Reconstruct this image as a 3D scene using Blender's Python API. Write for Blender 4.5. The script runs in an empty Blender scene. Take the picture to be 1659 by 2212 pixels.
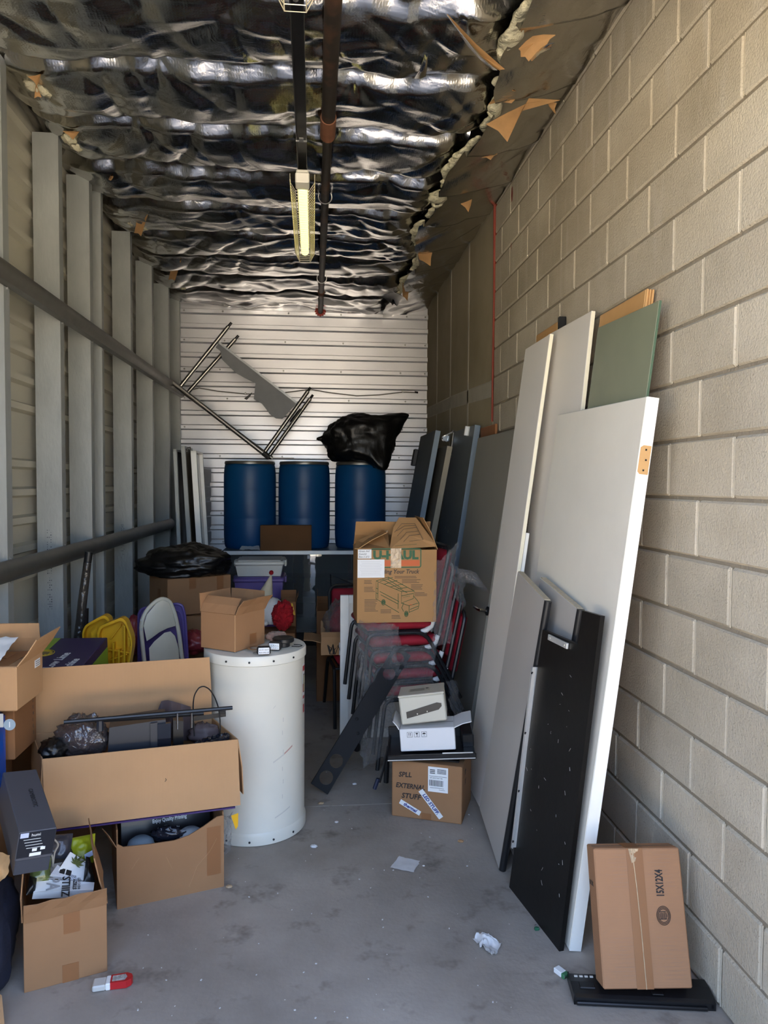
import bpy, bmesh, math, random
import numpy as np
from mathutils import Vector, Matrix, noise

# ------------------------------------------------------------------ camera, light, exposure
SC = bpy.context.scene
COL = SC.collection
F_PX, YAW, PITCH, ROLL, EYE = 1567.47, 0.0971577, 0.0406642, 0.00632268, 1.673
cy, sy = math.cos(YAW), math.sin(YAW)
cp, sp = math.cos(PITCH), math.sin(PITCH)
cr, sr = math.cos(ROLL), math.sin(ROLL)
FW = Vector((sy * cp, cy * cp, -sp))
_rt = Vector((cy, -sy, 0))
_up = _rt.cross(FW)
RT = _rt * cr + _up * sr
UP = _up * cr - _rt * sr
EYEP = Vector((0, 0, EYE))
cam = bpy.data.cameras.new('camera')
camo = bpy.data.objects.new('camera', cam)
COL.objects.link(camo)
cam.sensor_fit = 'HORIZONTAL'
cam.sensor_width = 36.0
cam.lens = F_PX * 36.0 / 1659.0
cam.clip_start = 0.05
cam.clip_end = 500
camo.matrix_world = Matrix(((RT.x, UP.x, -FW.x, 0), (RT.y, UP.y, -FW.y, 0), (RT.z, UP.z, -FW.z, EYE), (0, 0, 0, 1)))
SC.camera = camo

SC.view_settings.view_transform = 'Standard'
SC.view_settings.look = 'None'
SC.view_settings.exposure = 3.82
SC.view_settings.gamma = 1.0
SC.view_settings.use_curve_mapping = False
SC.cycles.max_bounces = 10
SC.cycles.diffuse_bounces = 6
SC.cycles.glossy_bounces = 4
SC.cycles.transparent_max_bounces = 12
SC.cycles.transmission_bounces = 6
SC.cycles.caustics_reflective = False
SC.cycles.caustics_refractive = False
SC.cycles.sample_clamp_indirect = 6.0

world = bpy.data.worlds.new('sky')
SC.world = world
world.use_nodes = True
wn = world.node_tree.nodes
wl = world.node_tree.links
sky = wn.new('ShaderNodeTexSky')
sky.sky_type = 'NISHITA'
sky.sun_disc = False
sky.sun_elevation = math.radians(52)
sky.sun_rotation = math.radians(20)
sky.air_density = 0.8
sky.dust_density = 5.0
wn['Background'].inputs['Strength'].default_value = 0.115
wl.new(sky.outputs[0], wn['Background'].inputs[0])

sun = bpy.data.lights.new('sun', 'SUN')
sun.energy = 3.3
sun.angle = math.radians(0.6)
sun.color = (1.0, 0.93, 0.80)
suno = bpy.data.objects.new('sun', sun)
COL.objects.link(suno)
suno.rotation_euler = (math.radians(-38), 0, math.radians(-12))   # from behind the building, over its roof

DOOR_Y = 1.2

# ------------------------------------------------------------------ helpers
def ray(px, py):
    return FW + RT * ((px - 829.5) / F_PX) - UP * ((py - 1106.0) / F_PX)


def at(px, py, X=None, Y=None, Z=None):
    """World point seen at a pixel of the photograph, on the plane x=X, y=Y or z=Z (to place measured things)."""
    d = ray(px, py)
    t = X / d.x if X is not None else (Y / d.y if Y is not None else (Z - EYE) / d.z)
    return EYEP + d * t


def lin(c):
    return c / 12.92 if c <= 0.04045 else ((c + 0.055) / 1.055) ** 2.4


def rgb(r, g, b):
    return (lin(r / 255), lin(g / 255), lin(b / 255), 1.0)


MATS = {}


def mat(name, c, rough=0.6, metal=0.0, var=0.0, vs=4.0, bump=0.0, bs=40.0, c2=None, cs=(1, 1, 1), bdist=0.01, spec=0.5, detail=4.0, sharp=None, coat=0.0, wave=None, world=False):
    """Procedural material: base colour, optional second colour mixed by noise, brightness variation, noise bump, wave bump."""
    if name in MATS:
        return MATS[name]
    m = bpy.data.materials.new(name)
    m.use_nodes = True
    N, L = m.node_tree.nodes, m.node_tree.links
    b = N['Principled BSDF']
    b.inputs['Roughness'].default_value = rough
    b.inputs['Metallic'].default_value = metal
    b.inputs['Specular IOR Level'].default_value = spec
    b.inputs['Coat Weight'].default_value = coat
    b.inputs['Base Color'].default_value = c
    tc = N.new('ShaderNodeTexCoord')
    mp = N.new('ShaderNodeMapping')
    mp.inputs['Scale'].default_value = cs
    L.new(N.new('ShaderNodeNewGeometry').outputs['Position'] if world else tc.outputs['Object'], mp.inputs[0])
    if var or c2:
        n = N.new('ShaderNodeTexNoise')
        n.inputs['Scale'].default_value = vs
        n.inputs['Detail'].default_value = detail
        n.inputs['Roughness'].default_value = 0.6
        L.new(mp.outputs[0], n.inputs['Vector'])
        r = N.new('ShaderNodeValToRGB')
        lo, hi = sharp or (0.3, 0.7)
        r.color_ramp.elements[0].position = lo
        r.color_ramp.elements[1].position = hi
        if c2:
            r.color_ramp.elements[0].color = c
            r.color_ramp.elements[1].color = c2
        else:
            r.color_ramp.elements[0].color = tuple(max(0, x * (1 - var)) for x in c[:3]) + (1,)
            r.color_ramp.elements[1].color = tuple(min(1, x * (1 + var)) for x in c[:3]) + (1,)
        L.new(n.outputs[0], r.inputs[0])
        L.new(r.outputs[0], b.inputs['Base Color'])
    h = None
    if bump:
        n = N.new('ShaderNodeTexNoise')
        n.inputs['Scale'].default_value = bs
        n.inputs['Detail'].default_value = 5
        L.new(mp.outputs[0], n.inputs['Vector'])
        h = n.outputs[0]
        bm = N.new('ShaderNodeBump')
        bm.inputs['Strength'].default_value = bump
        bm.inputs['Distance'].default_value = bdist
        L.new(h, bm.inputs['Height'])
        L.new(bm.outputs[0], b.inputs['Normal'])
        h = bm
    if wave:
        w = N.new('ShaderNodeTexWave')
        w.bands_direction = wave[0]
        w.inputs['Scale'].default_value = wave[1]
        w.inputs['Distortion'].default_value = 0.6
        L.new(tc.outputs['Object'], w.inputs['Vector'])
        bm = N.new('ShaderNodeBump')
        bm.inputs['Strength'].default_value = wave[2]
        bm.inputs['Distance'].default_value = 0.002
        L.new(w.outputs[0], bm.inputs['Height'])
        if h:
            L.new(h.outputs[0], bm.inputs['Normal'])
        L.new(bm.outputs[0], b.inputs['Normal'])
    MATS[name] = m
    return m


def emit_mat(name, c, s):
    m = bpy.data.materials.new(name)
    m.use_nodes = True
    b = m.node_tree.nodes['Principled BSDF']
    b.inputs['Base Color'].default_value = c
    b.inputs['Emission Color'].default_value = c
    b.inputs['Emission Strength'].default_value = s
    MATS[name] = m
    return m


def film_mat(name, tint, gloss, rough, bs, bstr, body=(0.75, 0.75, 0.76, 1)):
    """Thin clear plastic film: see-through with crinkled highlights and a faint milky haze."""
    m = bpy.data.materials.new(name)
    m.use_nodes = True
    N, L = m.node_tree.nodes, m.node_tree.links
    out = N['Material Output']
    N.remove(N['Principled BSDF'])
    tr = N.new('ShaderNodeBsdfTransparent')
    tr.inputs[0].default_value = tint
    gl = N.new('ShaderNodeBsdfGlossy')
    gl.inputs['Roughness'].default_value = rough
    df = N.new('ShaderNodeBsdfDiffuse')
    df.inputs[0].default_value = body
    mg = N.new('ShaderNodeMixShader')
    mg.inputs[0].default_value = 0.35
    L.new(gl.outputs[0], mg.inputs[1])
    L.new(df.outputs[0], mg.inputs[2])
    n = N.new('ShaderNodeTexNoise')
    n.inputs['Scale'].default_value = bs
    n.inputs['Detail'].default_value = 3
    n.inputs['Distortion'].default_value = 1.5
    tc = N.new('ShaderNodeTexCoord')
    L.new(tc.outputs['Object'], n.inputs['Vector'])
    bm = N.new('ShaderNodeBump')
    bm.inputs['Strength'].default_value = bstr
    bm.inputs['Distance'].default_value = 0.03
    L.new(n.outputs[0], bm.inputs['Height'])
    L.new(bm.outputs[0], gl.inputs['Normal'])
    lw = N.new('ShaderNodeLayerWeight')
    lw.inputs[0].default_value = 0.35
    L.new(bm.outputs[0], lw.inputs['Normal'])
    ma = N.new('ShaderNodeMath')
    ma.operation = 'MULTIPLY_ADD'
    ma.inputs[1].default_value = 0.55
    ma.inputs[2].default_value = gloss
    L.new(lw.outputs['Facing'], ma.inputs[0])
    mx = N.new('ShaderNodeMixShader')
    L.new(ma.outputs[0], mx.inputs[0])
    L.new(tr.outputs[0], mx.inputs[1])
    L.new(mg.outputs[0], mx.inputs[2])
    L.new(mx.outputs[0], out.inputs[0])
    MATS[name] = m
    return m


WM = {}


def _link(name, data, parent, M=None):
    o = bpy.data.objects.new(name, data)
    COL.objects.link(o)
    if parent is not None:
        o.parent = parent
    if M is not None:
        o.matrix_local = M
    WM[o.name] = (WM[parent.name] @ (M or Matrix())) if parent is not None else (M or Matrix())
    return o


def tag(o, label=None, cat=None, group=None, kind=None):
    if label:
        o['label'] = label
    if cat:
        o['category'] = cat
    if group:
        o['group'] = group
    if kind:
        o['kind'] = kind
    return o


def thing(name, label, cat, M=None, group=None):
    """An Empty at the thing's base that parents its parts. M: location vector or full matrix."""
    if M is None:
        M = Matrix()
    if not isinstance(M, Matrix):
        M = Matrix.Translation(Vector(M))
    return tag(_link(name, None, None, M), label, cat, group)


class MB:
    def __init__(s):
        s.v, s.f = [], []

    def add(s, vs, fs):
        k = len(s.v)
        s.v += [tuple(x) for x in vs]
        s.f += [tuple(i + k for i in f) for f in fs]
        return s

    def box(s, c, size, ch=0.0, M=None):
        hx, hy, hz = [x / 2 for x in size]
        cx, cyy, cz = c
        if ch <= 0:
            vs = [(cx + a * hx, cyy + b * hy, cz + d * hz) for a in (-1, 1) for b in (-1, 1) for d in (-1, 1)]
            fs = [(0, 1, 3, 2), (4, 6, 7, 5), (0, 4, 5, 1), (2, 3, 7, 6), (0, 2, 6, 4), (1, 5, 7, 3)]
        else:
            ch = min(ch, hx * .9, hy * .9, hz * .9)
            vs, ix = [], {}
            for a in (-1, 1):
                for b in (-1, 1):
                    for d in (-1, 1):
                        for ax in range(3):
                            q = [a * hx, b * hy, d * hz]
                            for k in range(3):
                                if k != ax:
                                    q[k] -= (a, b, d)[k] * ch
                            ix[(a, b, d, ax)] = len(vs)
                            vs.append((cx + q[0], cyy + q[1], cz + q[2]))
            fs = []
            for ax in range(3):
                o1, o2 = [k for k in range(3) if k != ax]
                for sg in (-1, 1):
                    q = []
                    for e1, e2 in ((-1, -1), (1, -1), (1, 1), (-1, 1)):
                        t = [0, 0, 0]
                        t[ax], t[o1], t[o2] = sg, e1, e2
                        q.append(ix[(t[0], t[1], t[2], ax)])
                    fs.append(tuple(q))
                for e1 in (-1, 1):
                    for e2 in (-1, 1):
                        t = [0, 0, 0]
                        t[o1], t[o2] = e1, e2
                        t[ax] = -1
                        p = (t[0], t[1], t[2])
                        t[ax] = 1
                        r = (t[0], t[1], t[2])
                        fs.append((ix[p + (o1,)], ix[p + (o2,)], ix[r + (o2,)], ix[r + (o1,)]))
            for a in (-1, 1):
                for b in (-1, 1):
                    for d in (-1, 1):
                        fs.append((ix[(a, b, d, 0)], ix[(a, b, d, 1)], ix[(a, b, d, 2)]))
        if M is not None:
            vs = [tuple(M @ Vector(x)) for x in vs]
        return s.add(vs, fs)

    def hexa(s, lo, hi):
        """Solid between two quads given in the same order."""
        return s.add(list(lo) + list(hi), [(0, 1, 2, 3), (4, 5, 6, 7), (0, 1, 5, 4), (1, 2, 6, 5), (2, 3, 7, 6), (3, 0, 4, 7)])

    def prism(s, poly, z0, z1, M=None):
        n = len(poly)
        vs = [(x, y, z0) for x, y in poly] + [(x, y, z1) for x, y in poly]
        if M is not None:
            vs = [tuple(M @ Vector(x)) for x in vs]
        return s.add(vs, [tuple(range(n)), tuple(range(n, 2 * n))] + [(i, (i + 1) % n, n + (i + 1) % n, n + i) for i in range(n)])

    def tube(s, pts, r, n=8, closed=False, cap=True, flat=1.0):
        pts = [Vector(p) for p in pts]
        m = len(pts)
        rs = r if isinstance(r, (list, tuple)) else [r] * m
        rings, prev = [], None
        for i, p in enumerate(pts):
            if closed:
                d = (pts[(i + 1) % m] - pts[i - 1])
            else:
                d = pts[min(i + 1, m - 1)] - pts[max(i - 1, 0)]
            d.normalize()
            if prev is None:
                a = Vector((0, 0, 1)) if abs(d.z) < 0.9 else Vector((1, 0, 0))
                u = d.cross(a).normalized()
            else:
                u = (prev - d * prev.dot(d))
                u = u.normalized() if u.length > 1e-6 else d.orthogonal().normalized()
            prev = u
            w = d.cross(u)
            rings.append([p + (u * math.cos(2 * math.pi * k / n) + w * (math.sin(2 * math.pi * k / n) * flat)) * rs[i] for k in range(n)])
        vs = [q for rg in rings for q in rg]
        fs = []
        for i in range(m if closed else m - 1):
            j = (i + 1) % m
            for k in range(n):
                fs.append((i * n + k, i * n + (k + 1) % n, j * n + (k + 1) % n, j * n + k))
        if cap and not closed:
            fs += [tuple(range(n)), tuple((m - 1) * n + k for k in range(n))]
        return s.add(vs, fs)

    def lathe(s, prof, n=32, M=None, c=(0, 0, 0)):
        vs, fs = [], []
        m = len(prof)
        for r, z in prof:
            for k in range(n):
                a = 2 * math.pi * k / n
                vs.append((c[0] + r * math.cos(a), c[1] + r * math.sin(a), c[2] + z))
        for i in range(m - 1):
            for k in range(n):
                fs.append((i * n + k, i * n + (k + 1) % n, (i + 1) * n + (k + 1) % n, (i + 1) * n + k))
        fs += [tuple(range(n)), tuple((m - 1) * n + k for k in range(n))]
        if M is not None:
            vs = [tuple(M @ Vector(x)) for x in vs]
        return s.add(vs, fs)

    def grid(s, P):
        """P: rows of points -> open surface"""
        r, c = len(P), len(P[0])
        return s.add([q for row in P for q in row], [(i * c + j, i * c + j + 1, (i + 1) * c + j + 1, (i + 1) * c + j) for i in range(r - 1) for j in range(c - 1)])

    def strip(s, prof, th, a, b, axes):
        """Extrude an open 2D polyline of thickness th from a to b. axes(u, v, t) -> point."""
        n = len(prof)
        P = [Vector(p) for p in prof]
        off = []
        for i in range(n):
            d0 = (P[i] - P[i - 1]).normalized() if i else (P[1] - P[0]).normalized()
            d1 = (P[i + 1] - P[i]).normalized() if i < n - 1 else d0
            nn = Vector((-(d0.y + d1.y), d0.x + d1.x)).normalized()
            off.append(P[i] + nn * th / max(0.35, nn.dot(Vector((-d0.y, d0.x)))))
        loop = [p for p in P] + off[::-1]
        m = len(loop)
        vs = [axes(p.x, p.y, a) for p in loop] + [axes(p.x, p.y, b) for p in loop]
        fs = [(i, (i + 1) % m, m + (i + 1) % m, m + i) for i in range(m)]
        for k in (0, m):
            fs += [(k + i, k + i + 1, k + m - 2 - i, k + m - 1 - i) for i in range(n - 1)]
        return s.add(vs, fs)

    def mesh(s, name, W=None):
        me = bpy.data.meshes.new(name)
        vs = s.v
        if W is not None:
            Wi = W.inverted()
            vs = [Wi @ Vector(x) for x in vs]
        bm = bmesh.new()
        bv = [bm.verts.new(x) for x in vs]
        for f in s.f:
            try:
                bm.faces.new([bv[i] for i in f])
            except ValueError:
                pass
        bmesh.ops.recalc_face_normals(bm, faces=bm.faces)
        bm.to_mesh(me)
        bm.free()
        return me


def part(name, mb, m, parent=None, world=False, smooth=False, label=None, kind=None, sharp=40):
    """Link one mesh object. world=True: mb is in world coordinates and is moved into the parent's space."""
    W = WM[parent.name] if (world and parent is not None) else None
    me = mb.mesh(name, W)
    me.materials.append(m)
    if smooth:
        me.shade_smooth()
        me.set_sharp_from_angle(angle=math.radians(sharp))
    o = _link(name, me, parent)
    if label:
        o['label'] = label
    if kind:
        o['kind'] = kind
    return o


def shared(name, me, parent, M):
    return _link(name, me, parent, M)


def dup(root, M, label=None, group=None):
    r = root.copy()
    COL.objects.link(r)
    r.matrix_local = M
    WM[r.name] = M
    if label:
        r['label'] = label
    if group:
        r['group'] = group
    for ch in list(root.children):
        c = ch.copy()
        COL.objects.link(c)
        c.parent = r
        for g in list(ch.children):
            d = g.copy()
            COL.objects.link(d)
            d.parent = c
    return r


def curve_mesh(name, loops, th):
    """Flat plate from closed 2D outlines; inner loops become real holes. Returned mesh is centred on z=0."""
    cu = bpy.data.curves.new(name, 'CURVE')
    cu.dimensions = '2D'
    cu.fill_mode = 'BOTH'
    cu.extrude = th / 2
    for lp in loops:
        sp_ = cu.splines.new('POLY')
        sp_.points.add(len(lp) - 1)
        for i, (x, y) in enumerate(lp):
            sp_.points[i].co = (x, y, 0, 1)
        sp_.use_cyclic_u = True
    o = bpy.data.objects.new(name, cu)
    me = bpy.data.meshes.new_from_object(o)
    bpy.data.objects.remove(o)
    return me


def plate(name, loops, th, m, parent, M=None, label=None):
    me = curve_mesh(name, loops, th)
    me.materials.clear()
    me.materials.append(m)
    o = _link(name, me, parent, M)
    if label:
        o['label'] = label
    return o


def circ(cx, cyy, r, n=24):
    return [(cx + r * math.cos(2 * math.pi * k / n), cyy + r * math.sin(2 * math.pi * k / n)) for k in range(n)]


def frame_M(o, u, v):
    """Matrix with local x along u, local y along v (made square to u), local z = normal."""
    u = Vector(u).normalized()
    w = u.cross(Vector(v)).normalized()
    v = w.cross(u)
    o = Vector(o)
    return Matrix(((u.x, v.x, w.x, o.x), (u.y, v.y, w.y, o.y), (u.z, v.z, w.z, o.z), (0, 0, 0, 1)))


def text(s, size, m, parent, M, align='LEFT', name='lettering', shear=0.0, sx=1.0, space=1.0, bold=0.0):
    cu = bpy.data.curves.new(name, 'FONT')
    cu.body = s
    cu.size = size
    cu.align_x = align
    cu.align_y = 'CENTER'
    cu.shear = shear
    cu.space_character = space
    cu.space_line = 0.9
    cu.offset = bold
    cu.extrude = 0.0003
    cu.resolution_u = 2
    o = bpy.data.objects.new(name, cu)
    me = bpy.data.meshes.new_from_object(o)
    bpy.data.objects.remove(o)
    me.materials.clear()
    me.materials.append(m)
    return _link(name, me, parent, M @ Matrix.Diagonal((sx, 1, 1, 1)))


def rect_M(o, u, v, x, y, lift=0.0008):
    """Frame on a surface: origin o, axes u (right) and v (up), shifted by x, y and lifted off it."""
    M = frame_M(o, u, v)
    return M @ Matrix.Translation((x, y, lift))


def decal(name, w, h, m, parent, M, th=0.0006, ch=0.0):
    mb = MB().box((0, 0, 0), (w, h, th))
    me = mb.mesh(name)
    me.materials.append(m)
    return _link(name, me, parent, M)


def fbm(x, y, z=0.0, s=1.0, o=4):
    return noise.fractal(Vector((x * s, y * s, z * s)), 1.0, 2.0, o)


def blob(c, rad, seed, amp=0.25, fs=2.2, fold=0.08, nu=56, nv=36, bottom=None, sq=1.0):
    """Crumpled sack: a displaced ball with sharp folds, flattened where it rests."""
    P = []
    rr = random.Random(seed)
    ox = rr.uniform(0, 50)
    for i in range(nv + 1):
        th = math.pi * i / nv
        row = []
        for j in range(nu + 1):
            ph = 2 * math.pi * (j % nu) / nu
            d = Vector((math.sin(th) * math.cos(ph), math.sin(th) * math.sin(ph), math.cos(th)))
            q = d * fs + Vector((ox, ox * .3, 0))
            k = 1 + amp * noise.fractal(q, 1.0, 2.0, 3)
            k += fold * (1 - 2 * abs(noise.noise(q * 2.3))) * (1 - 0.5 * abs(noise.noise(q * 5)))
            k += fold * 0.5 * (1 - 2 * abs(noise.noise(q * 5.1)))
            e = [math.copysign(abs(t) ** sq, t) for t in d]
            p = Vector((e[0] * rad[0] * k, e[1] * rad[1] * k, e[2] * rad[2] * k)) + Vector(c)
            if bottom is not None and p.z < bottom:
                p.z = bottom + (p.z - bottom) * 0.03
            row.append(p)
        P.append(row)
    return MB().grid(P)


def crumple(P00, P10, P11, P01, nu, nv, amp, s, seed, normal=None, edge=0.0):
    """Crumpled sheet over a quad."""
    P00, P10, P11, P01 = [Vector(p) for p in (P00, P10, P11, P01)]
    n = (normal or (P10 - P00).cross(P01 - P00)).normalized()
    rows = []
    for j in range(nv + 1):
        v = j / nv
        row = []
        for i in range(nu + 1):
            u = i / nu
            p = (P00 * (1 - u) + P10 * u) * (1 - v) + (P01 * (1 - u) + P11 * u) * v
            q = p * s + Vector((seed * 7.1, seed * 3.3, seed))
            a = noise.fractal(q, 1.0, 2.0, 3) + 0.6 * (1 - 2 * abs(noise.noise(q * 1.7)))
            p = p + n * amp * a
            if edge:
                if i in (0, nu):
                    p = p + (P10 - P00).normalized() * edge * noise.noise(q * 3)
                if j in (0, nv):
                    p = p + (P01 - P00).normalized() * edge * noise.noise(q * 3 + Vector((9, 0, 0)))
            row.append(p)
        rows.append(row)
    return MB().grid(rows)

# ------------------------------------------------------------------ setting
XR, XL, XS, YB, ZC = 1.2945, -1.46, -1.66, 8.30, 3.70
STEEL = mat('galvanised_steel', rgb(168, 172, 170), 0.48, 0.4, var=0.10, vs=9, bump=0.15, bs=60, cs=(1, 1, .35))
STEEL_D = mat('girt_steel', rgb(112, 110, 104), 0.42, 0.6, var=0.12, vs=6)
SIDING = mat('beige_siding', rgb(186, 182, 166), 0.5, 0.0, var=0.04, vs=2)
BACKP = mat('white_corrugated_steel', rgb(226, 226, 230), 0.36, 0.80, var=0.05, vs=1.3, bump=0.06, bs=5, bdist=0.02)
SCREW = mat('screw_zinc', rgb(190, 190, 188), 0.3, 0.9)
BLOCK = mat('concrete_block', rgb(178, 167, 147), 0.92, bump=0.6, bs=120, bdist=0.006, c2=rgb(204, 194, 175), vs=2.0, spec=0.15, world=True, detail=8)


def block_detail(m):
    """Tone differs from block to block; pale lime streaks run down the upper wall; small dark pores."""
    N, L = m.node_tree.nodes, m.node_tree.links
    b = N['Principled BSDF']
    src = b.inputs['Base Color'].links[0].from_socket
    oi = N.new('ShaderNodeObjectInfo')
    mr = N.new('ShaderNodeMapRange')
    mr.inputs['To Min'].default_value = 0.90
    mr.inputs['To Max'].default_value = 1.05
    L.new(oi.outputs['Random'], mr.inputs['Value'])
    hv = N.new('ShaderNodeHueSaturation')
    L.new(mr.outputs[0], hv.inputs['Value'])
    L.new(src, hv.inputs['Color'])
    ge = N.new('ShaderNodeNewGeometry')
    mp = N.new('ShaderNodeMapping')
    mp.inputs['Scale'].default_value = (1, 7, 1.1)
    L.new(ge.outputs['Position'], mp.inputs[0])
    n = N.new('ShaderNodeTexNoise')
    n.inputs['Scale'].default_value = 2.2
    n.inputs['Detail'].default_value = 6
    L.new(mp.outputs[0], n.inputs['Vector'])
    r = N.new('ShaderNodeValToRGB')
    r.color_ramp.elements[0].position = 0.56
    r.color_ramp.elements[1].position = 0.74
    L.new(n.outputs[0], r.inputs[0])
    sx = N.new('ShaderNodeSeparateXYZ')
    L.new(ge.outputs['Position'], sx.inputs[0])
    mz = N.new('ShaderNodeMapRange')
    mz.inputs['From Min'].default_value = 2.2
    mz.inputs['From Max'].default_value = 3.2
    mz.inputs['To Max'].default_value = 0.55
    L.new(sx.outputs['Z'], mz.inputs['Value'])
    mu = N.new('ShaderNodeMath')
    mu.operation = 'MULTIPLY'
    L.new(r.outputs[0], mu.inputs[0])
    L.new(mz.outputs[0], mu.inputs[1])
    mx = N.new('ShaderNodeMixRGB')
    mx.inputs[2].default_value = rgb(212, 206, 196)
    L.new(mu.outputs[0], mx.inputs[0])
    L.new(hv.outputs[0], mx.inputs[1])
    n2 = N.new('ShaderNodeTexNoise')
    n2.inputs['Scale'].default_value = 190
    n2.inputs['Detail'].default_value = 2
    L.new(ge.outputs['Position'], n2.inputs['Vector'])
    r2 = N.new('ShaderNodeValToRGB')
    r2.color_ramp.elements[0].position = 0.30
    r2.color_ramp.elements[1].position = 0.36
    r2.color_ramp.elements[0].color = (0.62, 0.60, 0.58, 1)
    L.new(n2.outputs[0], r2.inputs[0])
    m2 = N.new('ShaderNodeMixRGB')
    m2.blend_type = 'MULTIPLY'
    m2.inputs[0].default_value = 1
    L.new(mx.outputs[0], m2.inputs[1])
    L.new(r2.outputs[0], m2.inputs[2])
    L.new(m2.outputs[0], b.inputs['Base Color'])


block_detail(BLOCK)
MORTAR = mat('mortar', rgb(142, 132, 116), 0.95, var=0.10, vs=9, bump=0.4, bs=90, spec=0.15)
MORTAR_L = mat('pale_mortar_bead', rgb(196, 186, 166), 0.9, var=0.06, vs=20, bump=0.3, bs=90, spec=0.15)
DRYW = mat('tan_drywall', rgb(168, 156, 128), 0.85, c2=rgb(184, 173, 148), vs=1.6, spec=0.2)
MUD = mat('joint_compound', rgb(196, 190, 174), 0.85, var=0.08, vs=6, spec=0.2)
REDC = mat('red_fire_caulk', rgb(140, 62, 48), 0.7)
ASPH = mat('yard_concrete', rgb(176, 168, 152), 0.9, var=0.08, vs=0.8)


def floor_material():
    m = mat('floor_concrete', rgb(140, 131, 121), 0.62, bump=0.12, bs=55, c2=rgb(172, 163, 152), vs=1.3, detail=8, sharp=(0.36, 0.66), spec=0.35)
    N, L = m.node_tree.nodes, m.node_tree.links
    b = N['Principled BSDF']
    src = b.inputs['Base Color'].links[0].from_socket
    tc = N.new('ShaderNodeTexCoord')
    n = N.new('ShaderNodeTexNoise')
    n.inputs['Scale'].default_value = 4.6
    n.inputs['Detail'].default_value = 4
    n.inputs['Roughness'].default_value = 0.7
    L.new(tc.outputs['Object'], n.inputs['Vector'])
    r = N.new('ShaderNodeValToRGB')
    r.color_ramp.elements[0].position = 0.56
    r.color_ramp.elements[1].position = 0.72
    r.color_ramp.elements[0].color = (1, 1, 1, 1)
    r.color_ramp.elements[1].color = (0.50, 0.48, 0.47, 1)     # dark scuffs and oil spots
    L.new(n.outputs[0], r.inputs[0])
    mx = N.new('ShaderNodeMixRGB')
    mx.blend_type = 'MULTIPLY'
    mx.inputs[0].default_value = 1
    L.new(src, mx.inputs[1])
    L.new(r.outputs[0], mx.inputs[2])
    L.new(mx.outputs[0], b.inputs['Base Color'])
    return m


FLOORM = floor_material()
mb = MB()
mb.box((0, 6.06, -0.06), (3.4, 4.72, 0.12)).box((0, 1.4, -0.06), (3.4, 4.588, 0.12)).box((0, 3.70, -0.066), (3.4, 0.02, 0.108))
tag(part('floor', mb, FLOORM), kind='structure')
tag(part('ground', MB().box((0, -31, -0.08), (90, 60.2, 0.1)), ASPH), kind='structure')

# --- right wall: concrete blocks laid in running bond, drywall beyond
wr = tag(part('wall_right', MB().box((XR + 0.108, 3.2, 1.98), (0.2, 4.0, 3.96)), MORTAR), kind='structure')
RBLK = random.Random(3)
blk_me = []
for k in range(4):
    for wdt in (0.3965, 0.1932):
        b = MB().box((0.03, 0, 0), (0.06, wdt, 0.1915), 0.005 + 0.0012 * k)
        me = b.mesh('block')
        me.materials.append(BLOCK)
        blk_me.append(me)
Y0B, ZTOP = 2.74634, 1.57780 + EYE
nj = 0
bead = MB()
for c in range(-3, 16):
    zc = ZTOP - (c + 0.5) * 0.2032
    # joints of course c (between line c and c+1) sit at half-block index k of the parity below
    par = (c % 2)                       # c=0 -> even k, c=1 -> odd k
    if c in (3, 5, 7, 9, 11, 13, 15, 1, -1, -3):
        par = 1
    else:
        par = 0
    ys = [Y0B - k * 0.2032 for k in range(-12, 8) if k % 2 == par]
    ys = sorted(y for y in ys)
    for y in ys:
        y1 = y + 0.4064
        a, b = max(y, 1.2), min(y1, 5.175)
        if b - a < 0.12:
            continue
        half = (b - a) < 0.3
        wd = 0.1932 if half else 0.3965
        me = blk_me[RBLK.randrange(4) * 2 + (1 if half else 0)]
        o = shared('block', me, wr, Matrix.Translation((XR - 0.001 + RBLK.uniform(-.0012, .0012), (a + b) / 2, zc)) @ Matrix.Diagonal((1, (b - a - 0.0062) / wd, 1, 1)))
        if 1.25 < y < 5.1:
            bead.tube([(XR + 0.004, y, zc - 0.094), (XR + 0.0035, y + RBLK.uniform(-.001, .001), zc), (XR + 0.004, y, zc + 0.094)], 0.0025, 6)
part('mortar_bead', bead, MORTAR_L, wr, kind='stuff', label='thin pale vertical mortar beads')
dw = []
for (ya, yb) in ((5.19, 6.06), (6.06, 6.86), (6.86, 7.62), (7.62, YB)):
    for (za, zb) in ((0, 2.42), (2.42, 3.96)):
        part('drywall_sheet', MB().box((XR + 0.053, (ya + yb) / 2, (za + zb) / 2), (0.106, yb - ya - 0.004, zb - za - 0.004), 0.003), DRYW, wr)
tape = []
for y in (6.06, 6.86, 7.62):
    part('joint_tape', MB().box((XR - 0.0005, y, 1.98), (0.003, 0.05, 3.9)), MUD, wr)
t = MB()
for a, b in ((5.2, 6.7), (6.7, 8.28)):
    z0, z1 = (2.36, 2.43) if a < 6 else (2.43, 2.47)
    t.hexa([(XR - .002, a, z0 - .05), (XR - .002, b, z1 - .05), (XR - .002, b, z1 + .05), (XR - .002, a, z0 + .05)],
           [(XR + .002, a, z0 - .07), (XR + .002, b, z1 - .07), (XR + .002, b, z1 + .07), (XR + .002, a, z0 + .07)])
part('joint_tape', t, MUD, wr)
part('caulk_bead', MB().tube([(XR - .004, 5.18, 3.72), (XR - .004, 5.172, 3.0), (XR - .004, 5.188, 2.4), (XR - .004, 5.19, 2.12)], [.015, .010, .009, .008], 6), REDC, wr, smooth=True, label='red fire caulk bead down the wall joint')
t = MB()
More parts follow.
